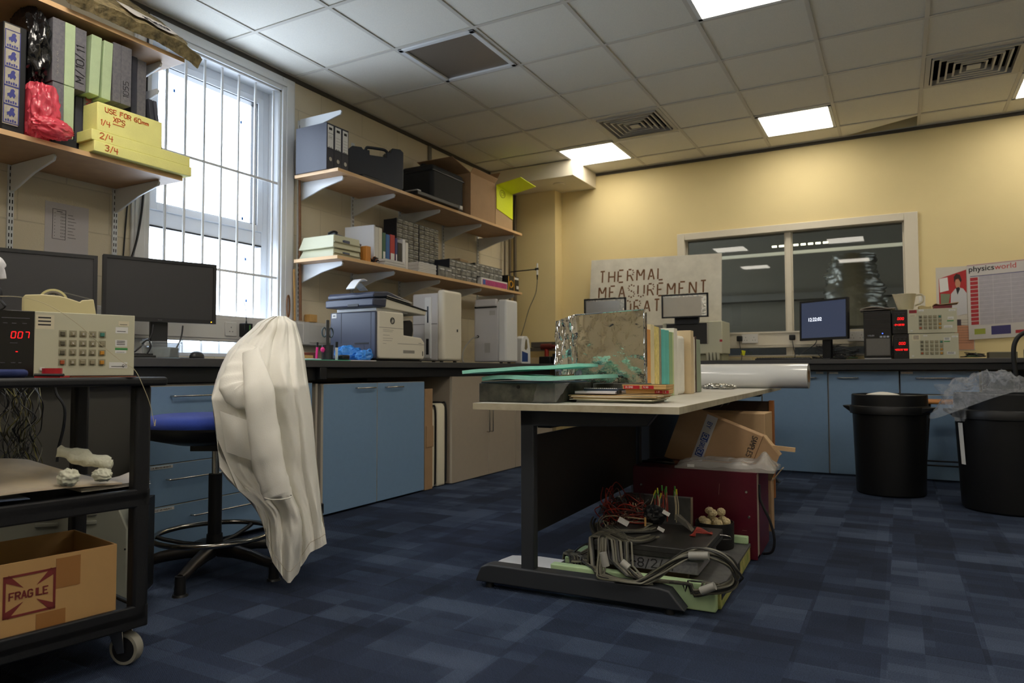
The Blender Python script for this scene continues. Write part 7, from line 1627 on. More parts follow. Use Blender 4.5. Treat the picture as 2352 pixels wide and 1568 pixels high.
b = MB(); b.prism(clipz([(bw+.001, .0), (bw+.10, -.03), (bw+.10, bh-.06), (bw+.001, bh-.004)]), P-BN*.012, BU, BV, .004); part('flap', b, M_card, t)
b = MB(); b.prism([(bw+.001, bh-.003), (bw+.10, bh-.06), (bw+.10, bh-.055), (bw+.001, bh+.002)], P-BN*.082, BU, BV, .07); part('flap', b, M_cardl, t)
p = at(1806, 1030, yS+.03); b = MB(); b.box(p+V3((-.02, 0, 0)), (.12, .02, .02), ry=.07); part('card_strip', b, M_cardl, t)
b = MB(); b.prism(clipz([(.13, 0), (.185, 0), (.185, bh), (.13, bh)]), P+BN*.0002, BU, BV, .0008); tp = part('printed_tape', b, mat('white_box_tape', (196, 196, 200), .4), t)
M_bpr = mat('blue_tape_print', (42, 70, 150), .5)
b = MB()
for z_ in (.155, .075): b.prism([(.140, z_), (.176, z_), (.176, z_+.042), (.140, z_+.042)], P+BN*.0011, BU, BV, .0005)
part('blue_square', b, M_bpr, tp)
b = MB(); strokes(b, 'GU', P+BN*.0017+BU*.146+BV*.192, -BV, BU, .024, .003, lift=.0004, sq=.8); strokes(b, 'GU', P+BN*.0017+BU*.146+BV*.112, -BV, BU, .024, .003, lift=.0004, sq=.8); part('lettering', b, M_label, tp)
b = MB(); strokes(b, 'GRO', P+BN*.0011+BU*.146+BV*.150, -BV, BU, .022, .003, lift=.0005, sq=.5); strokes(b, 'BY', P+BN*.0011+BU*.146+BV*.255, -BV, BU, .022, .003, lift=.0005, sq=.8); part('lettering', b, M_bpr, tp)
b = MB(); strokes(b, 'SAMPLES F', P+BN*.0004+BU*.368+BV*.275, -BV, BU, .024, .0032, jit=.4, sq=.68, lift=.001); part('lettering', b, M_ink, t)
# boxes behind
t = thing('cardboard_box', 'brown cardboard box standing behind the tilted one', 'box', (-.75, 4.1, 0), 'cardboard boxes under the desk')
b = MB(); b.bb(-1.05, -.66, 4.105, 4.36, .0, .60); part('box_walls', b, M_cardl, t, bevel=.003)
t = thing('cardboard_box', 'crushed open cardboard carton on the floor right of the maroon box', 'box', (-.68, 3.9, 0), 'cardboard boxes under the desk')
c0 = at(1786, 1165, 3.95)
b = MB(); b.bb(-1.0, -.60, 3.905, 3.985, 0, .27); part('box_walls', b, M_card, t, bevel=.003)
b = MB(); b.hexa([(-.80, 3.901, .265), (-.60, 3.901, .265), (-.60, 3.905, .27), (-.80, 3.905, .27)], [(-.78, 3.80, .36), (-.55, 3.80, .36), (-.55, 3.804, .365), (-.78, 3.804, .365)]); part('flap', b, M_cardl, t)
b = MB(); b.hexa([(-.599, 3.91, .265), (-.599, 3.98, .265), (-.595, 3.98, .262), (-.595, 3.91, .262)], [(-.55, 3.91, .33), (-.55, 3.98, .33), (-.546, 3.98, .327), (-.546, 3.91, .327)]); part('flap', b, mat('grey_tape_card', (150, 134, 112), .5), t)
t = thing('wood_panel', 'dark panel with an orange wooden edge leaning behind the boxes', 'panel', (-.8, 4.95, 0))
b = MB(); b.bb(-1.24, -.765, 4.93, 4.95, 0, .635); part('panel_face', b, mat('dark_varnished_panel', (78, 62, 50), .35, var=.2, vs=8), t)
b = MB(); b.bb(-.7645, -.735, 4.92, 4.965, 0, .64); part('wooden_edge', b, mat('orange_timber', (166, 104, 52), .6, var=.12, vs=20), t, bevel=.002)
# white plaster board lying behind the foot
t = thing('white_board', 'white board with broken edges lying on the carpet behind the desk foot', 'board', (-1.3, 2.6, 0))
pts = [AZ(1103, 1310, .05), AZ(1160, 1272, .05), AZ(1316, 1287, .05), AZ(1318, 1300, .05), AZ(1298, 1345, .05), AZ(1110, 1335, .05)]
pts = [V3((p.x, p.y, 0)) for p in (V3((-1.475, 2.455, 0)), V3((-1.485, 2.60, 0)), V3((-1.475, 2.68, 0)), V3((-1.36, 2.72, 0)), V3((-1.24, 2.72, 0)), V3((-1.235, 2.66, 0)), V3((-1.225, 2.52, 0)), V3((-1.23, 2.462, 0)))]
b = MB(); b.prism([(p.x, p.y) for p in pts], (0, 0, .003), X, Y, .05); part('board', b, mat('white_plaster_face', (214, 216, 220), .8, var=.03, vs=8, bump=.6, bs=25), t, bevel=.006, segs=3)

# ---- bundle of wires
M_wg = [mat('grey_wire', (112, 110, 98), .5), mat('olive_grey_wire', (92, 90, 76), .5), mat('dark_wire', (44, 44, 42), .5)]
M_wr = [mat('dark_red_wire', (74, 30, 26), .5), mat('bright_red_wire', (150, 48, 36), .5), mat('pale_wire', (176, 164, 134), .5)]
M_slv = mat('grey_sleeve', (150, 150, 144), .4)
rnd = random.Random(21)
def bundle(t, ctrl, n, r, spread, mats_, name, seed):
    rn = random.Random(seed); offs = [(rn.gauss(0, 1), rn.gauss(0, 1)) for _ in range(n)]
    P = smoothpath(ctrl, 12); m = len(P)
    for k in range(n):
        ph = rn.random()*6; pts = []
        for i, p in enumerate(P):
            d = (P[min(i+1, m-1)]-P[max(i-1, 0)]).normalized(); a = d.cross(Z); a = a.normalized() if a.length > .1 else V3((1, 0, 0)); bb_ = d.cross(a)
            th = ph*.0+i*.05; ox = offs[k][0]*math.cos(th)-offs[k][1]*math.sin(th); oy = offs[k][0]*math.sin(th)+offs[k][1]*math.cos(th); w = spread*(1+.35*math.sin(i*.21+ph))
            q = p+a*ox*w*.5+bb_*oy*w*.5; q.z = max(q.z, .006); pts.append(q)
        pts = rest_on(pts, OT, r+.003, .45, r+.011)
        b = MB(); b.tube(pts, r, 6); part(name, b, mats_[k % len(mats_)], t, smooth=60)
OBS = MB()
dbox(OBS, tu0, tu1+.003, tv0, tv1, .002, .078); dbox(OBS, tu0, tu1-.01, tv0, tv0+.04, .002, .099); dbox(OBS, tu0+.02, tu0+.06, tv0+.10, tv1-.45, .078, .105)
dbox(OBS, .36, .76, .245, .285, .078, .108); dbox(OBS, .40, .78, .50, .54, .078, .108); dbox(OBS, .43, .805, .215, .56, .109, .158); dbox(OBS, .412, .828, .202, .603, .158, .2005)
dbox(OBS, -.03, .79, .067, .133, .0, .0925); OBS.box((-1.125, 3.02, .099), (.134, .104, .042), rz=.05); OBS.prism([(p.x, p.y) for p in pts], (0, 0, .003), X, Y, .0515)
dbox(OBS, .16, .225, .075, .125, .09, .6)
OT = tree_of([OBS])
t = thing('wire_harness', 'thick harness of grey wires looped in front of the black case', 'cables', (-.8, 2.5, .1))
yl = 2.44
g = lambda px, py, y=yl: AY(px, py, y)
bundle(t, [g(1330, 1300, 2.60), g(1378, 1318, 2.46), g(1415, 1345, 2.41), g(1460, 1345, 2.405), g(1510, 1318, 2.42), g(1560, 1283, 2.43), g(1605, 1272, 2.44), g(1660, 1282, 2.46), g(1688, 1312, 2.48), g(1680, 1342, 2.49), g(1620, 1358, 2.485), g(1540, 1358, 2.47), g(1480, 1345, 2.46), g(1430, 1300, 2.50), g(1385, 1250, 2.6)], 22, .0037, .015, M_wg, 'grey_wire', 1)
bundle(t, [g(1395, 1255, 2.62), g(1380, 1285, 2.48), g(1380, 1325, 2.43), g(1400, 1352, 2.41), g(1450, 1350, 2.41), g(1490, 1325, 2.42)], 14, .0037, .013, M_wg, 'grey_wire', 2)
bundle(t, [g(1300, 1300, 2.62), g(1345, 1275, 2.62), g(1400, 1245, 2.66), g(1470, 1235, 2.72), g(1500, 1215, 2.8)], 14, .0038, .028, M_wg, 'grey_wire', 3)
bundle(t, [g(1315, 1318, 2.55), g(1350, 1300, 2.58), g(1390, 1285, 2.6), g(1420, 1262, 2.66)], 14, .0038, .026, M_wg, 'grey_wire', 4)
bundle(t, [g(1368, 1205, 2.85), g(1375, 1232, 2.72), g(1410, 1262, 2.62), g(1460, 1275, 2.56), g(1500, 1262, 2.66)], 12, .0038, .024, M_wg, 'grey_wire', 5)
bundle(t, [g(1298, 1282, 2.64), g(1330, 1280, 2.62), g(1372, 1300, 2.56), g(1340, 1312, 2.56), g(1312, 1300, 2.6), g(1320, 1285, 2.64)], 10, .0038, .020, M_wg, 'grey_wire', 6)
bundle(t, [g(1400, 1225, 2.75), g(1430, 1255, 2.62), g(1440, 1300, 2.52), g(1480, 1340, 2.47), g(1530, 1350, 2.47)], 10, .0037, .016, M_wg, 'grey_wire', 7)
for (a, c_) in (((1583, 1276), (1628, 1276)), ((1610, 1357), (1642, 1345)), ((1385, 1268), (1392, 1300)), ((1428, 1290), (1444, 1304))):
    p, q = g(*a, 2.425), g(*c_, 2.425); b = MB(); b.cyl(p, q, .0135, n=14); part('sleeve', b, M_slv, t, label='grey tape sleeve')
t = thing('wire_tangle', 'tangled heap of dark red wires with green ends on the sample tray', 'cables', (-.95, 3.0, .1))
c0 = L(.42, .55, .205); rn = random.Random(5)
for k in range(84):
    n_ = 6; a0 = rn.random()*2*PI; s_ = rn.uniform(.6, 1.0); pts = []
    for i in range(n_):
        a0 += rn.uniform(.5, 1.4); rr_ = s_*rn.uniform(.5, 1.1); zz_ = max(.085, c0.z+rn.uniform(-.14, .125)*s_)
        pts.append(V3((c0.x+rn.gauss(0, .02)+.13*rr_*math.cos(a0), c0.y+.085*rr_*math.sin(a0)+.05, max(.085, c0.z+rn.gauss(0, .045)+(.025 if k % 2 else -.045)))))
    pts = smoothpath(pts, 8); pts = [V3((p.x, min(p.y, 3.035), p.z)) for p in pts]; pts = rest_on(pts, OT, .005, .45, .012)
    b = MB(); b.tube(pts, .0024 if k % 7 else .0026, 5); part('wire', b, M_wr[0] if k % 6 < 2 else (M_wr[1] if k % 6 == 3 else (M_wg[k % 3] if k % 2 else M_wr[2])), t, smooth=60)
for k in range(14):
    px = rn.uniform(1500, 1556); top = AY(px, rn.uniform(1125, 1150), 2.93); bot = AY(px-rn.uniform(-6, 26), rn.uniform(1178, 1200), 2.92)
    bot.z = max(bot.z, top_at(OT, bot.x, bot.y, .45, .008)+.004); b = MB(); b.tube(smoothpath([bot, bot.lerp(top, .5)+V3((.004, 0, 0)), top], 4), .0022, 6); w_ = part('wire', b, M_wr[1] if k % 2 else M_wr[2], t)
    b = MB(); b.cyl(top, top+(top-bot).normalized()*.022, .0036, n=8); part('wire_end', b, mat('green_heatshrink', (60, 130, 50), .5) if k % 4 else mat('yellow_heatshrink', (196, 190, 50), .5), w_)
for (px, py, y_, s_, m_, lab) in ((1432, 1215, 2.78, .045, M_slv, 0), (1530, 1178, 2.80, .03, M_label, 0), (1518, 1222, 2.75, .028, M_label, 0)):
    p = AY(px, py, y_); b = MB(); b.box(p, (s_, .004, s_*.5), ry=.5, rz=.4); lift_on(b, OT); part('paper_tag', b, M_label, t)
b = MB(); p = AY(1505, 1195, 2.83); b.blob(p, (.045, .03, .035), .3, 2.5, 17, 20); lift_on(b, OT, .012); part('black_tape_wad', b, M_black, t)
b = MB(); p = AY(1482, 1188, 2.8); b.cyl(p, p+V3((.0, 0, -.035)), .004, n=10); lift_on(b, OT); part('connector', b, M_pine, t)
t = thing('clear_plastic_box', 'clear grey plastic cover leaning beside the wire heap', 'cover', L(.60, .62, .2))
b = MB(); p0 = AY(1549, 1182, 2.86); b.hexa([AY(1549, 1190, 2.86), AY(1590, 1235, 2.80), AY(1596, 1240, 2.86), AY(1562, 1190, 2.92)], [AY(1551, 1180, 2.86), AY(1575, 1196, 2.80), AY(1583, 1200, 2.86), AY(1562, 1180, 2.92)]); b.v = [V3((v.x, v.y, max(v.z, .203))) for v in b.v]; part('cover_shell', b, filmmat('grey_clear_plastic', (170, 168, 158), .45, .2, .2, 5), t, bevel=.003)
b = MB()
for k in range(6): b.tube(smoothpath([L(.735+.004*k, .40, .205), L(.755, .42+.006*k, .214+.003*k), L(.785+.004*k, .46, .206), L(.80, .50, .205)], 6), .002, 6)
solo('red_wire_coil', b, M_wr[1], 'coil of bright red wires on the black case', 'cables')
t = thing('small_grey_box', 'small grey metal box lying left of the wire heap', 'box', (-1.2, 3.0, 0)); p = AY(1392, 1190, 2.95)
b = MB(); b.box((-1.125, 3.02, .099), (.13, .1, .04), rz=.05); part('box_body', b, mat('steel_grey', (96, 98, 100), .4, .4), t, bevel=.004)
# ================================================================== black bins, stool and chair on the right
M_bin = mat('black_bin_plastic', (17, 18, 20), .42, spec=.35, var=.1, vs=40)
def bin_(label, cx, cy, r0, r1, zr, zt, ha, grp):
    t = thing('waste_bin', label, 'bin', (cx, cy, 0), grp); c = V3((cx, cy, 0)); rr = (r0+r1)/2
    b = MB(); b.lathe([(0, .002), (r0-.01, .002), (r0, .012), (r1-.012, zr-.05), (r1-.012, zr), (r1-.02, zr), (r1-.022, zr-.05), (r0-.012, .02), (0, .02)], c, 72); part('bin_body', b, M_bin, t, smooth=40)
    b = MB(); b.lathe([(r1-.014, zr-.055), (r1+.004, zr-.05), (r1+.006, zr-.004), (r1+.0, zr+.004), (r1-.014, zr+.004)], c, 72); part('rim_band', b, M_bin, t, smooth=40)
    b = MB(); b.lathe([(r1-.006, zr+.004), (r1-.008, zt-.006), (r1-.014, zt), (r1-.022, zt), (r1-.024, zr+.02), (0, zr+.018)], c, 72); part('lid', b, M_bin, t, smooth=40)
    for a in ha:
        d = V3((math.cos(a), math.sin(a), 0)); s_ = V3((-d.y, d.x, 0)); b = MB()
        p = c+d*(r1-.01)
        b.prism([(-.075, 0), (.075, 0), (.05, .055), (-.05, .055)], p+Z*(zr-.032), s_, -d if False else d, .022) if False else b.hexa([p+s_*-.08+Z*(zr-.045), p+s_*.08+Z*(zr-.045), p+d*.055+s_*.045+Z*(zr-.015), p+d*.055-s_*.045+Z*(zr-.015)], [p+s_*-.08+Z*(zr-.004), p+s_*.08+Z*(zr-.004), p+d*.06+s_*.05+Z*(zr-.002), p+d*.06-s_*.05+Z*(zr-.002)])
        part('handle', b, M_bin, t, bevel=.004)
    return t
bin_('black round bin with a white dome of paper showing at its top', -.068, 5.50, .212, .240, .595, .676, (R(-20), R(165)), 'large black plastic bins')
t = thing('paper_heap', 'smooth white paper mound showing above the rim of the left bin', 'paper', (-.1, 5.5, .62))
b = MB(); b.lathe([(.165, .0), (.14, .028), (.09, .052), (.03, .064), (0, .066)], (-.105, 5.48, .625), 40); part('mound', b, mat('white_powder', (206, 204, 198), .8), t, smooth=60)
bt = bin_('bigger black bin at the right photo edge with clear film on it', .575, 5.19, .255, .292, .60, .70, (R(172), R(10)), 'large black plastic bins')
b = MB()
a0 = math.atan2(-.92, -.40)
for k in range(6):
    pass
b.grid(lambda u, v: V3((.575, 5.19, 0))+V3((math.cos(R(201)+u*.16), math.sin(R(201)+u*.16), 0))*(.2575+.021*(.27+.42*v)/.58*1.0+.006)+Z*(.27+.25*v), 5, 6); part('paper_label', b, M_label, bt)
t = thing('plastic_film', 'crumpled clear plastic film heaped over the lid of the right bin', 'film', (.5, 5.1, .70))
M_clr = filmmat('clear_crumpled_film', (200, 206, 216), .26, .07, 4.0, 26)
def fm(u, v):
    a = 2*PI*u; c = V3((.47, 5.12, .70)); r_ = .30*math.sqrt(v)
    x = r_*1.05*math.cos(a); y = r_*.75*math.sin(a)
    h = .085*(1-v)+.05*noise.noise(V3((x*7, y*7, 3)))+.05*(.5-abs(noise.noise(V3((x*13, y*13, 8)))*2))+.02*(.5-abs(noise.noise(V3((x*30, y*30, 8)))*2))
    p = c+V3((x, y, .012+max(h, 0)))
    if v > .55: p.z = min(p.z, .70+.03*(1-(v-.55)/.45)+.012)
    out = V3((p.x-.575, p.y-5.19, 0))
    if out.length > .285: p.z -= (out.length-.285)*1.2
    return p
b = MB(); b.grid(fm, 160, 70, cu=True); part('film', b, M_clr, t, smooth=80)
b = MB()
def tl(u, v):
    s_ = 1-v; x = .30+.10*(u-.5)*2*(.25+s_*.75)+.03*v; return V3((x-.02+.012*noise.noise(V3((u*6, v*6, 2))), 4.985-.0+.03*noise.noise(V3((u*5, v*5, 7)))-.01, .735-.20*v+.02*(1-v)))
b.grid(tl, 24, 30); part('hanging_tail', b, M_clr, t, smooth=80)
# stool
t = thing('wooden_stool', 'stool with an orange wooden seat and black steel legs between the two bins', 'stool', (.30, 5.92, 0))
b = MB(); b.box((.30, 5.92, .612), (.34, .32, .026)); part('seat', b, mat('orange_varnished_ply', (176, 116, 56), .45, var=.1, vs=10), t, bevel=.01)
for (sx, sy) in ((-1, -1), (1, -1), (1, 1), (-1, 1)):
    b = MB(); b.tube([V3((.30+sx*.12, 5.92+sy*.11, .60)), V3((.30+sx*.165, 5.92+sy*.15, .03)), V3((.30+sx*.167, 5.92+sy*.152, 0))], .011, 10); part('leg', b, M_black, t)
b = MB(); z_ = .17
pts = [V3((.30+sx*.153, 5.92+sy*.14, z_)) for (sx, sy) in ((-1, -1), (1, -1), (1, 1), (-1, 1))]; b.tube(pts, .006, 8, closed=True); part('rung', b, M_black, t)
# chair cut by the right edge
t = thing('metal_chair', 'black tubular steel chair cut off by the right photo edge', 'chair', (.95, 5.6, 0))
P = [AY(2336, 905, 5.62), AY(2333, 860, 5.62), AY(2328, 815, 5.62), AY(2332, 785, 5.62), AY(2350, 765, 5.62)]
q = P[-1]; P += [V3((q.x+.10, 5.62, q.z+.035)), V3((q.x+.25, 5.62, q.z+.02)), V3((q.x+.33, 5.62, q.z-.08)), V3((q.x+.34, 5.62, q.z-.25))]
P = [V3((P[0].x+.03, 5.60, 0.0)), V3((P[0].x+.015, 5.61, .45))]+P+[V3((q.x+.31, 5.60, 0))]
b = MB(); b.tube(smoothpath(P, 8), .014, 12); part('back_frame', b, M_black, t, smooth=60)
b = MB(); b.bb(q.x+.0, q.x+.34, 5.60, 5.64, .82, .98); part('backrest', b, M_black, t, bevel=.012)
b = MB(); b.bb(q.x-.02, q.x+.36, 5.60, 6.0, .45, .49); part('seat', b, M_black, t, bevel=.015)
for xx in (q.x+.0, q.x+.32): b = MB(); b.tube([V3((xx, 5.98, .45)), V3((xx, 6.0, 0))], .012, 10); part('leg', b, M_black, t)

# ================================================================== chair and lab coat
CC = V3((-2.53, 2.01, 0)); CR = V3((math.cos(YAW), math.sin(YAW), 0)); CF = V3((-math.sin(YAW), math.cos(YAW), 0))
def C(r, f, z): return CC+CR*r+CF*f+Z*z
M_chblk = mat('black_chair_plastic', (26, 26, 27), .42, spec=.4)
M_bluef2 = mat('royal_blue_fabric', (32, 62, 158), .85, var=.06, vs=120, bump=.5, bs=400, sheen=.2)
t = thing('lab_chair', 'high draughtsman chair with a royal blue seat and chrome foot ring', 'chair', CC)
b = MB()
b.lathe([(0, .0), (.19, .002), (.225, .02), (.235, .045), (.225, .066), (.17, .078), (.08, .072), (0, .066)], C(-.055, 0, .585), 48, sx=1.12, sy=1.0); part('seat', b, M_bluef2, t, smooth=60)
b = MB(); b.lathe([(0, -.035), (.10, -.035), (.20, -.01), (.232, .03), (.232, .04), (0, .04)], C(-.055, 0, .575), 40, sx=1.1, sy=1.0); part('seat_shell', b, M_chblk, t, smooth=40)
b = MB(); b.box(C(.0, 0, .53), (.16, .13, .03), rz=YAW); b.tube([C(.03, -.05, .525), C(.10, -.14, .52), C(.13, -.18, .52)], .006, 8); b.tube([C(.05, .04, .525), C(.16, 0, .53), C(.25, 0, .60), C(.25, 0, .80)], .018, 10); part('seat_mechanism', b, M_chblk, t, bevel=.003)
b = MB(); b.cyl(C(0, 0, .40), C(0, 0, .53), .015, n=20); part('gas_lift', b, M_chrome, t, smooth=60)
b = MB(); b.cyl(C(0, 0, .16), C(0, 0, .415), .027, n=24); b.cyl(C(0, 0, .10), C(0, 0, .165), .036, .031, 24); part('column', b, M_chblk, t, smooth=60)
b = MB(); b.tube([C(.233*math.cos(q), .233*math.sin(q), .165+.0) for q in [2*PI*k/64 for k in range(64)]], .011, 12, closed=True); part('foot_ring', b, mat('dark_chrome', (150, 146, 138), .16, 1.0), t, smooth=80)
for a in (R(70), R(190), R(310)):
    b = MB(); d = (math.cos(a), math.sin(a)); b.tube([C(.03*d[0], .03*d[1], .12), C(.12*d[0], .12*d[1], .13), C(.20*d[0], .20*d[1], .150), C(.233*d[0], .233*d[1], .162)], .009, 8); part('ring_arm', b, M_chblk, t, smooth=60)
tips = []
a_first = math.atan2((V3((-2.39, 1.75, 0))-CC).y, (V3((-2.39, 1.75, 0))-CC).x)
for k in range(5):
    a = a_first+k*2*PI/5; d = V3((math.cos(a), math.sin(a), 0)); tip = CC+d*.297
    b = MB(); pr = [CC+d*.03+Z*.10, CC+d*.11+Z*.098, CC+d*.20+Z*.085, CC+d*.26+Z*.070, CC+d*.297+Z*.064]; b.tube(pr, [.030, .027, .023, .020, .018], 12); lg = part('leg', b, mat('bronze_black_plastic', (34, 30, 27), .38), t, smooth=60)
    b = MB(); b.cyl(tip+Z*.006, tip+Z*.075, .021, .019, 20); b.cyl(tip, tip+Z*.008, .029, .025, 24); part('glide', b, M_chblk, lg, smooth=50)
b = MB()   # backrest under the coat
def br(u, v):
    a = (u-.5)*1.9; w = .115*math.sin(PI*min(max(.06+v*.9, 0), 1))**.35; return C(.235+.03*(v-.5)+.0, 0, .76+.24*v)+CF*(w*math.sin(a)*1.05)+CR*(-.05*(1-math.cos(a)))
b.sheet(br, 20, 14, .03); part('backrest', b, M_bluef2, t, smooth=60)

M_coat = mat('white_cotton_coat', (238, 236, 228), .85, var=.015, vs=3, bump=.3, bs=300, sheen=.15)
t = thing('lab_coat', 'white lab coat hung over the back of the draughtsman chair, hem near the floor', 'lab coat', C(.25, 0, 0))
# left and right outline (metres right of the chair column), read down the garment
ZP = lambda py: None
TAB = [  # z, left, right, half depth
    (1.079, .212, .315, .045), (1.068, .182, .326, .075), (1.033, .157, .337, .10), (.98, .095, .354, .125), (.928, .046, .367, .14), (.88, .022, .372, .15), (.838, .005, .377, .155), (.78, -.012, .388, .155), (.731, -.024, .396, .15),
    (.657, -.011, .407, .145), (.55, .005, .416, .14), (.48, .010, .422, .135), (.435, .014, .427, .13), (.39, .046, .433, .125), (.337, .104, .440, .12), (.264, .190, .447, .115), (.219, .212, .454, .11), (.122, .215, .470, .105), (.0, .216, .474, .095)]
def CK(r, f, z):      # the same outline kept while a fold swings towards the viewer
    k = (2.98+f)/2.98; return C((r-1.268)*k+1.268, f, EYE+(z-EYE)*k)
def prof(z):
    for a, c in zip(TAB[:-1], TAB[1:]):
        if a[0] >= z >= c[0]:
            k = (a[0]-z)/(a[0]-c[0]); return [a[i]+(c[i]-a[i])*k for i in (1, 2, 3)]
    return list(TAB[-1][1:]) if z < TAB[-1][0] else list(TAB[0][1:])
def hem(a):
    """bottom height round the garment; a = 0 right side, pi/2 back, pi left, 3pi/2 front (towards the viewer)"""
    s = math.cos(a); f = math.sin(a)
    r = (s+1)/2
    K = [(0, .12), (.12, .05), (.36, -.04), (.40, -.04), (.52, .0), (.66, .07), (.70, .085), (1, .122)]
    lo = .10
    for (r0, z0), (r1, z1) in zip(K[:-1], K[1:]):
        if r0 <= r <= r1: lo = z0+(z1-z0)*(r-r0)/(r1-r0)
    k_ = min(1, max(0, (f+.10)/.08)); return lo*(1-k_)+.80*k_      # open behind: only the near side hangs low
NA, NV = 220, 90
def coat(i, j):
    a = 2*PI*i; zb_ = hem(a); z = 1.078-(1.078-zb_)*(j**.92)
    l, r_, d = prof(z); c = (l+r_)/2; w = (r_-l)/2
    low = min(1, max(0, (1.0-z)/.8)); s = math.cos(a); f = math.sin(a)
    # long vertical folds, deepening towards the hem; sharper on the near right half
    ph = a*13+1.7*noise.noise(V3((s*1.2, f*1.2, z*1.1)))*2
    fold = (abs(math.sin(ph*.5))**.7-.7)*.040*(.45+low*.6)
    fold += .024*math.sin(a*6+2.5*noise.noise(V3((s, f, z*1.6))))*low
    # crumpled upper left where the sleeve pulls
    left = max(0, -s)
    fold += .040*noise.noise(V3((s*4.2, f*3, z*7)))*left*min(1, max(0, (z-.35)/.2))
    fold += .012*noise.noise(V3((s*5, f*5, z*9)))+.006*noise.noise(V3((s*11, f*11, z*22)))*(.5+left)
    rr_x = w*(1 if abs(s) < .985 else 1); sx = math.copysign(abs(s)**.85, s); sf = math.copysign(abs(f)**.8, f)
    tw = 1.0 if z < 1.05 else max(.25, (1.079-z)/.029)**.5
    x = c+sx*w*tw; y = sf*(d*tw+fold*(abs(f)**.5)*1.15)
    x += fold*.25*(1-abs(s))
    if f < 0: y += -(.10+.07*left)*min(1, max(0, (1.0-z)/.22))*min(1, -f*4)
    else: y = max(y, .0)+.045*min(1, f*2)
    if z < .80:           # hangs out in front of seat, post and foot ring
        k_ = min(1, (.80-z)/.07); lim = -.055
        q = (x+.055)/.30
        if abs(q) < 1: lim = min(lim, -.262*math.sqrt(1-q*q)-.022)
        if z < .35 and x < .30: lim = min(lim, -math.sqrt(max(.0, .30**2-x*x)))
        if z < .20: lim = min(lim, -.165)
        if y > lim: y = y+(lim-y)*k_
    return CK(x, y, z)
b = MB(); b.grid(lambda u, v: coat(u, v), NA, NV, cu=True)
# close the crown
b.add([coat(k/NA, 0) for k in range(NA)], [tuple(range(NA))])
body = part('coat_body', b, M_coat, t, smooth=85)
# the sleeve hanging down the near side: shoulder, elbow fold at the left, forearm falling to the cuff
def sleeve(ctrl, rad, name, nseg=60, na=40, seed=1, flat=.55):
    P = smoothpath([CK(p[0], p[1]-.13*min(1, max(0, (1.0-p[2])/.2)), p[2]) for p in ctrl], 10); n = len(P); rs = []
    for i in range(n):
        k = i/(n-1)*(len(rad)-1); j = min(int(k), len(rad)-2); rs.append(rad[j]+(rad[j+1]-rad[j])*(k-j))
    b = MB(); vs = []
    for i, p in enumerate(P):
        d = (P[min(i+1, n-1)]-P[max(i-1, 0)]).normalized(); a = d.cross(CF).normalized(); f = CF
        for k in range(na):
            th = 2*PI*k/na; w = rs[i]*(1+.10*noise.noise(V3((math.cos(th)*1.5, math.sin(th)*1.5, i*.16+seed)))+.07*math.sin(th*3+i*.12))
            vs.append(p+a*(w*math.cos(th))+f*(w*flat*math.sin(th))+V3((0, 0, .004*math.sin(i*1.1+th*2))))
    b.add(vs, [(i*na+k, i*na+(k+1) % na, (i+1)*na+(k+1) % na, (i+1)*na+k) for i in range(n-1) for k in range(na)])
    return part(name, b, M_coat, t, smooth=85)
sleeve([(.15, -.13, .955), (.10, -.15, .87), (.07, -.155, .79), (.095, -.165, .745), (.16, -.175, .72)], [.045, .055, .056, .050, .038], 'upper_sleeve', seed=2)
sleeve([(.135, -.17, .93), (.165, -.195, .78), (.19, -.205, .64), (.215, -.21, .50), (.245, -.205, .385), (.262, -.20, .318)], [.035, .055, .058, .058, .056, .050], 'lower_sleeve', seed=7)
b = MB(); P0 = CK(.262, -.33, .318); 
b.tube([P0+CR*(.051*math.cos(q))+CF*(.028*math.sin(q))+Z*(.006*math.sin(q)+.0) for q in [2*PI*k/36 for k in range(36)]], .0022, 6, closed=True); part('cuff_hem', b, M_coat, t, smooth=80)
# pocket patch on the left side
b = MB()
pk = [(.01, .70), (.155, .63), (.135, .49), (.085, .455), (.02, .515), (.005, .60)]
def pf(u, v):
    lx = .012+.125*u+.02*v*0; z = .66-.17*v-.06*u*(1-v)*0+.0
    return CK(.015+.12*u+.03*v, -.30-.012*math.sin(PI*u)*math.sin(PI*v)-.02*u, .675-.04*u-.17*v)
b.sheet(pf, 12, 12, .003); part('pocket', b, M_coat, t, smooth=60)
b = MB()   # hem seam
b.tube([coat(k/NA, .955)-CF*.0+V3((0, 0, 0)) for k in range(NA)], .0012, 5, closed=True); part('hem_seam', b, mat('coat_seam', (196, 188, 170), .9), t)

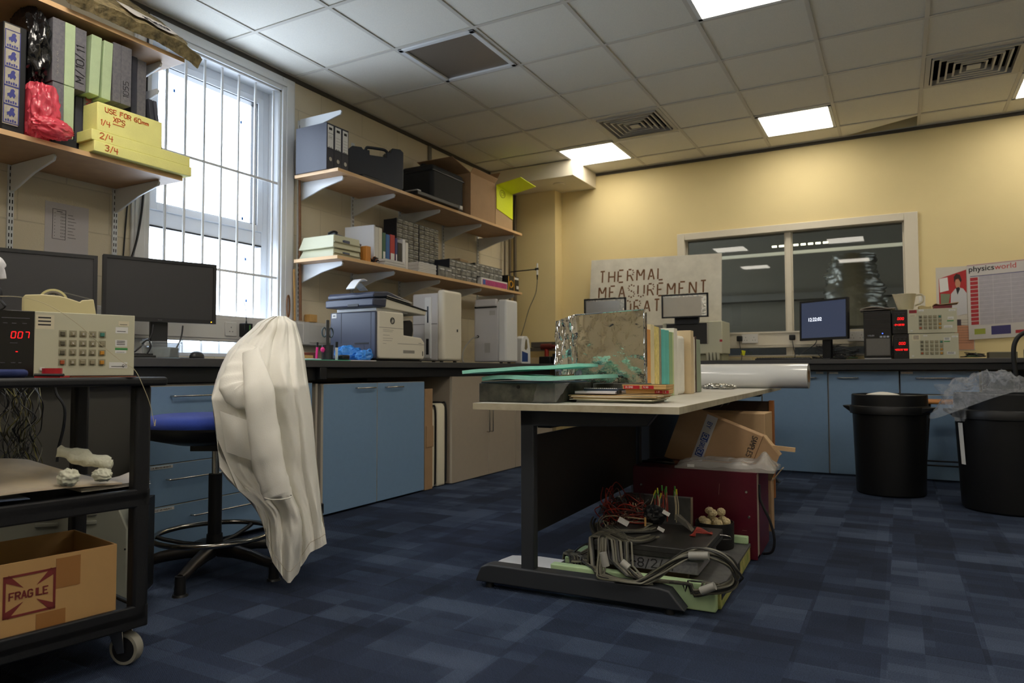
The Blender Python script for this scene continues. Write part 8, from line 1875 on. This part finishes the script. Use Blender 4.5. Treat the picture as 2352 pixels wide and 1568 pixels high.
# ================================================================== trolley at the left edge
TC = V3((-1.93, 1.31, 0)); TU = V3((-.16, -.987, 0)).normalized(); TW = V3((-TU.y*-1, TU.x*-1, 0)); TW = V3((TU.y, -TU.x, 0))
if TW.x > 0: TW = -TW
ta = math.atan2(TU.y, TU.x)
def T(a, w, z): return TC+TU*a+TW*w+Z*z
def tb(mb, a0, a1, w0, w1, z0, z1): return mb.box(T((a0+a1)/2, (w0+w1)/2, (z0+z1)/2), (a1-a0, w1-w0, z1-z0), rz=ta)
M_tr = mat('black_trolley_plastic', (27, 28, 31), .5, spec=.3, var=.1, vs=90, bump=.2, bs=300)
t = thing('utility_trolley', 'black three-tier plastic trolley on castors at the left edge', 'trolley', T(.35, .25, 0))
LT, WT = .80, .48
for k, (z0, z1) in enumerate(((.803, .828), (.462, .505), (.118, .16))):
    ov = .032 if k == 0 else 0.0
    b = MB(); tb(b, -ov, LT+ov, -ov, WT+ov, z0+.004 if k else z0, z1-.006 if k else z1); part('tray', b, M_tr, t, bevel=.008, segs=3)
    if k:
        b = MB(); tb(b, 0, LT, 0, .018, z0-.01, z1+.012-.012*(k == 1)); tb(b, 0, LT, WT-.018, WT, z0-.01, z1+.012); tb(b, 0, .018, .018, WT-.018, z0-.01, z1+.0); tb(b, LT-.018, LT, .018, WT-.018, z0-.01, z1+.012); part('tray_rim', b, M_tr, t, bevel=.005, segs=3)
for (a, w) in ((.0, .0), (.0, WT-.045), (LT-.045, 0), (LT-.045, WT-.045)):
    b = MB(); tb(b, a, a+.045, w, w+.045, .125, .805); part('post', b, M_tr, t, bevel=.010, segs=3)
    for q in (.011, .023, .035):
        pass
for (a, w, rot) in ((.05, .06, .5), (.05, WT-.06, .2), (LT-.05, .06, .1), (LT-.05, WT-.06, .3)):
    c = T(a+.0, w, 0); Mx = Matrix.Rotation(ta+PI/2+rot, 3, 'Z'); ax = Mx@Y; fw_ = Mx@X
    q = c+fw_*.02
    b = MB(); b.box(c+Z*.106, (.06, .05, .006), rz=ta); b.lathe([(.022, 0), (.022, .012), (0, .012)], c+Z*.094, 20)
    for s_ in (-1, 1): b.prism([(-.024, .10), (.024, .10), (.03, .04), (.008, .035)], c+ax*(s_*.020)-ax*.0015, fw_, Z, .003)
    cs = part('castor', b, M_chrome, t, bevel=.001)
    b = MB(); o = q+Z*.046
    ring_p = [(.034, -.015), (.044, -.014), (.046, 0), (.044, .014), (.034, .015)]
    vs = []; n_ = 40
    for (r_, s_) in ring_p: vs += [o+ax*s_+fw_*(r_*math.cos(2*PI*k/n_))+Z*(r_*math.sin(2*PI*k/n_)) for k in range(n_)]
    b.add(vs, [(i*n_+k, i*n_+(k+1) % n_, (i+1)*n_+(k+1) % n_, (i+1)*n_+k) for i in range(4) for k in range(n_)]); part('tyre', b, mat('grey_rubber_tyre', (140, 138, 128), .6), cs, smooth=60) if False else part('tyre', b, mat('grey_rubber_tyre', (140, 138, 128), .6), t, smooth=60)
    b = MB(); b.cyl(o-ax*.0152, o+ax*.0152, .035, n=32); b.cyl(o-ax*.021, o+ax*.021, .006, n=12); part('wheel_hub', b, M_black, t, smooth=50)
# instrument, tape dispenser and red tape on the top tray
ztr = .828
iR = AD(307, 853, 2.02); iR.z = ztr+.004; iU = V3((.80, .60, 0)); 
iR = AD(307, 853, 2.22); iR.z = ztr+.004; iU = iR-AD(-7, 853, 1.98); iU.z = 0; wI = iU.length; iU.normalize()
t, F, U, N = datalogger('beige bench meter with a dark display showing red digits on the trolley', iR-iU*wI, iU, wI, .188, .34, '007', ('-', .115), 'stacked bench meters', [(.252, .73, .13, .22, M_stkc), (.868, .82, .085, .08, M_stkc), (.845, .70, .10, .10, M_stk), (.845, .48, .095, .11, M_stk), (.845, .42, .10, .035, M_stkg), (.845, .37, .09, .05, M_stk), (.80, .12, .145, .10, M_stk)])
t['group'] = 'bench meters'; del t['group']
b = MB(); strokes(b, '01', F+U*wI*.905+Z*.026, U, Z, .008, .0012, lift=.0012); part('handwriting', b, M_ink, t)
for (r, c, tx) in ((0, 1, '7'), (0, 2, '8'), (0, 3, '9'), (1, 1, '4'), (1, 2, '5'), (1, 3, '6'), (2, 1, '1'), (2, 2, '2'), (2, 3, '3'), (3, 1, '0')):
    b = MB(); cols = [.445, .52, .595, .668, .742]; rows = [.667, .515, .37, .215]; strokes(b, tx, F+N*.0081+U*(wI*cols[c]-.0018)+Z*(.188*rows[r]-.0025), U, Z, .005, .0009, lift=.0003); part('key_legend', b, M_label, t)
# tape dispenser
zt_ = ztr+.193
t = thing('tape_dispenser', 'beige desk tape dispenser with a large clear roll on the bench meter', 'tape dispenser', V3((-2.2, 1.25, zt_)))
dU = (AD(222, 720, 2.27)-AD(53, 720, 2.15)); dU.z = 0; dU.normalize(); dP = AD(53, 720, 2.15); dP.z = zt_; dN = dU.cross(Z); W_ = (AD(222, 720, 2.27)-AD(53, 720, 2.15)).length; s = W_/.21
M_disp = mat('aged_beige_plastic', (190, 180, 140), .45)
b = MB(); b.prism([(0, 0), (.21*s, 0), (.20*s, .060*s), (.165*s, .055*s), (.16*s, .048*s), (.13*s, .058*s), (.10*s, .066*s), (.05*s, .068*s), (.005*s, .064*s), (0, .058*s)], dP-dN*.075, dU, Z, .02); b.prism([(0, 0), (.21*s, 0), (.20*s, .060*s), (.165*s, .055*s), (.16*s, .048*s), (.13*s, .058*s), (.10*s, .066*s), (.05*s, .068*s), (.005*s, .064*s), (0, .058*s)], dP-dN*.02, dU, Z, .02)
b.prism([(0, 0), (.21*s, 0), (.205*s, .035*s), (.14*s, .02*s), (0, .02*s)], dP-dN*.055, dU, Z, .035); part('dispenser_body', b, M_disp, t, bevel=.003)
rc_ = dP+dU*(.085*s)+Z*(.048*s)-dN*.05
def ringsolid(mb, c, ax, r0, r1, w, n=48):
    A1 = mb.ring(c, ax, r0, n); A2 = mb.ring(c, ax, r1, n); B1 = mb.ring(c+V3(ax)*w, ax, r0, n); B2 = mb.ring(c+V3(ax)*w, ax, r1, n); f = []
    for i in range(n):
        j = (i+1) % n; f += [(i, j, n+j, n+i), (2*n+i, 3*n+i, 3*n+j, 2*n+j), (i, 2*n+i, 2*n+j, j), (n+i, n+j, 3*n+j, 3*n+i)]
    mb.add(A1+A2+B1+B2, f)
b = MB(); ringsolid(b, rc_, dN, .036*s, .043*s, .024); part('tape_roll', b, mat('yellowed_tape', (206, 200, 150), .25, coat=.4), t, smooth=50)
b = MB(); ringsolid(b, rc_-dN*.0005, dN, .030*s, .0355*s, .025); b.box(rc_+dN*.012, (.058*s, .006, .008), rz=math.atan2(dU.y, dU.x)); b.box(rc_+dN*.012, (.008, .006, .058*s), rz=math.atan2(dU.y, dU.x)); part('roll_core', b, mat('grey_core', (120, 116, 110), .4), t, smooth=50)
b = MB(); b.sheet(lambda u, v: rc_+dN*(.024*v)+dU*(.03*s+.085*s*u)+Z*(.034*s-.020*s*u-.0*u), 6, 3, .0006); part('tape_end', b, M_tub, t)
t = thing('red_tape_roll', 'small red tape roll lying on the trolley in front of the bench meter', 'tape', AZ(115, 856, .0) if False else V3((0, 0, 0)))
c = AD(120, 857, 1.93); c.z = ztr+.007
b = MB(); ringsolid(b, c, Z, .012, .024, .019, 40); 
o = part('roll', b, mat('red_pvc_tape', (170, 26, 40), .3), t, smooth=50); 
b = MB(); b.box(c+V3((0, 0, -.004)), (.066, .05, .005), rz=.6); part('red_card', b, mat('red_glossy_card', (204, 40, 44), .4), t)
b = MB(); c = AD(12, 852, 1.88); c.z = ztr+.012; b.box(c, (.10, .05, .022), rz=.4); solo('blue_cloth', b, mat('navy_cloth', (36, 50, 100), .9), 'navy blue handle end at the left edge of the trolley top', 'tool', bevel=.009)
b = MB(); b.tube([c+V3((.055, .045, -.004)), c+V3((.115, .088, -.005))], .004, 8); solo('probe_tip', b, M_black, 'thin black rod beside the navy handle on the trolley', 'rod')
b = MB(); c = AD(225, 860, 2.0); c.z = ztr+.002; b.box(c, (.2, .03, .0025), rz=.55); solo('copper_strips', b, mat('copper_strip', (150, 90, 60), .4, .5), 'flat copper-coloured strip in front of the bench meter', 'strip')
# glass fibre thread arcing over the meter
P = [AD(0, 680, 1.75), AD(60, 684, 1.75), AD(120, 705, 1.78), AD(180, 745, 1.82), AD(230, 790, 1.86), AD(280, 830, 1.88), AD(310, 850, 1.90), AD(330, 890, 1.91), AD(345, 930, 1.92), AD(355, 978, 1.93)]
b = MB(); b.tube(smoothpath(P, 8), .0008, 5); b.cyl(P[-1], P[-1]+V3((.001, .002, .018)), .0022, .001, 8); solo('fibre_thread', b, mat('pale_thread', (190, 180, 150), .5), 'thin pale thread arcing over the bench meter and off the trolley', 'thread')
# a figurine / fluff at the extreme left
c = AD(-12, 612, 2.0); b = MB(); b.tube(smoothpath([c+V3((-.04, -.03, -.0)), c+V3((-.01, 0, .02)), c+V3((.016, .008, -.005)), c+V3((.022, .012, -.035))], 6), [.02]*6+[.016]*6+[.008]*7, 12); solo('white_fluff', b, mat('white_fluff', (222, 222, 226), .95, bump=1.5, bs=100), 'piece of white fluff poking in at the left photo edge', 'fluff', smooth=60)
b = MB(); c = AD(2, 672, 2.0); b.tube(smoothpath([c+V3((-.04, -.02, .03)), c+V3((-.004, 0, .01)), c+V3((.0, 0, -.02)), c+V3((.012, .006, -.04)), c+V3((-.02, 0, -.05))], 6), .0035, 6); solo('dark_lead', b, M_cab, 'dark lead looping in at the left photo edge', 'cable')
# middle tray: round dusty board with wool, papers
zm_ = .506
t = thing('wooden_sheet', 'curved pale wooden sheet with red tape lying on the middle trolley tray', 'board', T(.3, .2, zm_))
def wsf(u, v): 
    p = [V3((0, 0, 0))]; a = .058+.48*(1-u); w = .05+.345*v
    z_ = zm_+.016+.055*(v**1.5)*math.sin(PI*u)**.7+.012*math.sin(PI*u)
    return T(a+.10*math.sin(PI*v)*(u-.5)*0, w-.02*math.sin(PI*u), z_)
WS = MB(); WS.sheet(lambda u, v: wsf(.5+(u-.5)*(1-.55*(v)**2), v), 26, 16, .005); b = WS; WT_ = tree_of([WS]); part('sheet', b, mat('dusty_plywood', (232, 214, 182), .6, rgb2=(192, 180, 162), vs=5), t, smooth=60)
b = MB(); b.sheet(lambda u, v: wsf(.20+.04*u, .05+.16*v)+Z*.002, 4, 4, .001); part('red_tape', b, mat('red_pvc_tape', (170, 26, 40), .3), t)
b = MB(); b.sheet(lambda u, v: wsf(.145+.055*u, .24+.05*v)+Z*.002, 4, 4, .001); part('red_tape', b, mat('red_pvc_tape', (170, 26, 40), .3), t)
M_cot = mat('cotton_wool', (216, 216, 196), .95, bump=1.5, bs=90)
c = T(.14, .10, zm_); b = MB(); b.tube(smoothpath([T(.19, .15, zm_+.112), T(.15, .12, zm_+.098), T(.10, .085, zm_+.076), T(.078, .075, zm_+.070)], 8), [.016]*6+[.021]*8+[.019]*8+[.013]*3, 16)
for i, v in enumerate(b.v): b.v[i] = v+V3((noise.noise(v*45), noise.noise(v*45+V3((5, 5, 5))), noise.noise(v*45+V3((9, 1, 3)))))*.010
b.v = rest_on(b.v, WT_, .0015, .75)
solo('cotton_wool', b, M_cot, 'long strand of white cotton wool lying highest on the wooden sheet', 'cotton wool', 'cotton wool pieces', smooth=85)
b = MB(); b.blob(T(.205, .035, zm_+.050), (.026, .026, .024), .25, 2.4, 3, 30, ridged=False); b.v = rest_on(b.v, WT_, .0015, .75); solo('cotton_wool', b, M_cot, 'cream cotton wool ball left under the strand', 'cotton wool', 'cotton wool pieces', smooth=85)
b = MB(); b.blob(T(.120, .034, zm_+.046), (.034, .022, .018), .25, 2.4, 6, 30, ridged=False); b.v = rest_on(b.v, WT_, .0015, .75); solo('cotton_wool', b, M_cot, 'cream cotton wool lump right under the strand', 'cotton wool', 'cotton wool pieces', smooth=85)
b = MB(); b.sheet(lambda u, v: T(.30+.45*u, .02+.32*v, zm_+.006+.004*math.sin(u*5)), 12, 6, .002); solo('plastic_sleeve', b, filmmat('bluish_sleeve', (110, 124, 150), .6, .15, .8, 20), 'bluish plastic sleeve under the wooden sheet at the left', 'sleeve')
b = MB()
for k in range(4): b.sheet(lambda u, v: T(-.025+.19*u, .052+.14*v+.003*k, zm_+.0018+.0026*k+.02*max(0, .2-u)*k), 8, 5, .0012)
solo('papers', b, mat('paper_white', (214, 206, 198), .7), 'curled papers sticking out past the trolley post', 'papers')
# cable curtain behind the trolley
t = thing('cable_tangle', 'tangle of pale and yellow wires hanging in the dark behind the trolley', 'cables', (-2.7, 1.2, .7)); rn = random.Random(9)
for k in range(34):
    x0 = rn.uniform(0, 90); pts = [AD(x0+rn.uniform(-22, 22), 890+j*34, 2.55+rn.uniform(-.08, .08)) for j in range(7)]
    b = MB(); b.tube(smoothpath(pts, 5), rn.choice((.0012, .0016, .0022)), 5); part('wire', b, [M_cab, M_wg[1], M_wg[2], mat('yellow_wire', (92, 86, 36), .5), M_cab][k % 5], t, smooth=60)
b = MB(); b.tube(smoothpath([AD(126, 885, 2.6), AD(130, 905, 2.6), AD(148, 935, 2.6), AD(146, 980, 2.6), AD(134, 1030, 2.6), AD(131, 1060, 2.6)], 6), .005, 8); solo('hanging_cable', b, M_cab, 'black cable hanging behind the middle tier of the trolley', 'cable')
# dark cupboard behind, grey machine behind lower shelf
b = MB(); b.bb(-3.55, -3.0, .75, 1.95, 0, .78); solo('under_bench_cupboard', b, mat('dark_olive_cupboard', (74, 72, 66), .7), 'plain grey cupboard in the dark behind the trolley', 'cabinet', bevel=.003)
t = thing('grey_machine', 'grey louvred metal machine on the floor behind the cardboard box', 'machine', (-2.7, 1.45, 0))
b = MB(); b.prism([(0, 0), (.42, 0), (.42, .30), (.37, .40), (0, .42)], V3((-2.78, 1.16, .02)), V3((.45, .893, 0)).normalized(), Z, .02) if False else None
gP = AD(290, 1350, 2.42); gP.z = .03; gU = V3((.75, .66, 0)).normalized(); 
b = MB(); b.prism([(-.55, 0), (0, 0), (0, .27), (-.035, .36), (-.55, .36)], gP, gU, Z, -.25); part('machine_body', b, mat('grey_green_enamel', (150, 152, 140), .5), t, bevel=.004)
for (u_, z_) in ((-.13, .33), (-.13, .30), (-.25, .325), (-.25, .298), (-.40, .31)):
    b = MB(); b.prism([(-.035, -.007), (.035, -.007), (.035, .007), (-.035, .007)], gP+gU*u_+Z*z_, gU, Z, .007); part('louvre', b, mat('grey_green_enamel', (150, 152, 140), .5), t, bevel=.003)
b = MB(); b.prism([(.012, .02), (.03, .02), (.03, .35), (.012, .35)], gP, gU, Z, -.22); part('rear_panel', b, M_black, t)
b = MB(); b.prism([(-.003, .20), (-.009, .20), (-.009, .206), (-.003, .206)], gP+gU.cross(Z)*.001, gU, Z, .001); part('screw', b, M_black, t)
# cardboard FRAGILE box on the bottom tray
zb_ = .156
t = thing('cardboard_box', 'open cardboard box stamped FRAGILE in red on the bottom trolley tray', 'box', T(.3, .2, zb_))
bR = T(.075, .035, zb_); bU = -TU; bN = bU.cross(Z); bw = .46; bd = .30; bh = .195
b = MB(); th = .004
def cb(u0, u1, v0, v1, z0, z1): c = bR-bU*((u0+u1)/2)-bN*((v0+v1)/2)+Z*((z0+z1)/2); b.box(c, (u1-u0, v1-v0, z1-z0), rz=math.atan2(bU.y, bU.x))
cb(0, bw, 0, th, 0, bh); cb(0, bw, bd-th, bd, 0, bh); cb(0, th, th, bd-th, 0, bh); cb(bw-th, bw, th, bd-th, 0, bh); cb(0, bw, 0, bd, 0, th)
M_cardo = mat('orange_brown_card', (178, 140, 90), .75, var=.05, vs=9)
part('box_walls', b, M_cardo, t, bevel=.001)
q0 = bR-bU*(.275)+bN*.0004+Z*.055
M_stamp = mat('dark_red_stamp', (112, 36, 34), .7)
b = MB(); sw, sh = .12, .108
def pl(u0, u1, z0, z1): b.prism([(u0, z0), (u1, z0), (u1, z1), (u0, z1)], q0, bU, Z, .0008)
pl(0, sw, 0, .006); pl(0, sw, sh-.006, sh); pl(0, .006, 0, sh); pl(sw-.006, sw, 0, sh)
for (ax_, az, bx, bz) in ((.006, .006, .045, .036), (sw-.006, .006, sw-.045, .036), (.006, sh-.006, .045, sh-.036), (sw-.006, sh-.006, sw-.045, sh-.036)):
    d = V3((bx-ax_, bz-az, 0)); n_ = V3((-d.y, d.x, 0)).normalized(); b.prism([(ax_+n_.x*.010, az+n_.y*.010), (ax_-n_.x*.010, az-n_.y*.010), (bx, bz)] if d.cross(n_).z < 0 else [(ax_-n_.x*.010, az-n_.y*.010), (ax_+n_.x*.010, az+n_.y*.010), (bx, bz)], q0, bU, Z, .0008)
part('stamp_frame', b, M_stamp, t)
b = MB(); strokes(b, 'FRAGILE', q0+bU*.014+Z*.045, bU, Z, .018, .0036, lift=.0009, sq=.83); part('lettering', b, M_stamp, t)
b = MB()
def tp(u0, u1, z0, z1): c = bR-bU*((u0+u1)/2)+bN*.0005+Z*((z0+z1)/2); b.box(c, (u1-u0, .0008, z1-z0), rz=math.atan2(bU.y, bU.x))
tp(.095, .155, .105, .185); part('brown_tape', b, mat('brown_tape', (150, 104, 56), .4), t); b = MB(); tp(.13, .20, .0, .05); part('brown_tape', b, mat('brown_tape', (150, 104, 56), .4), t)
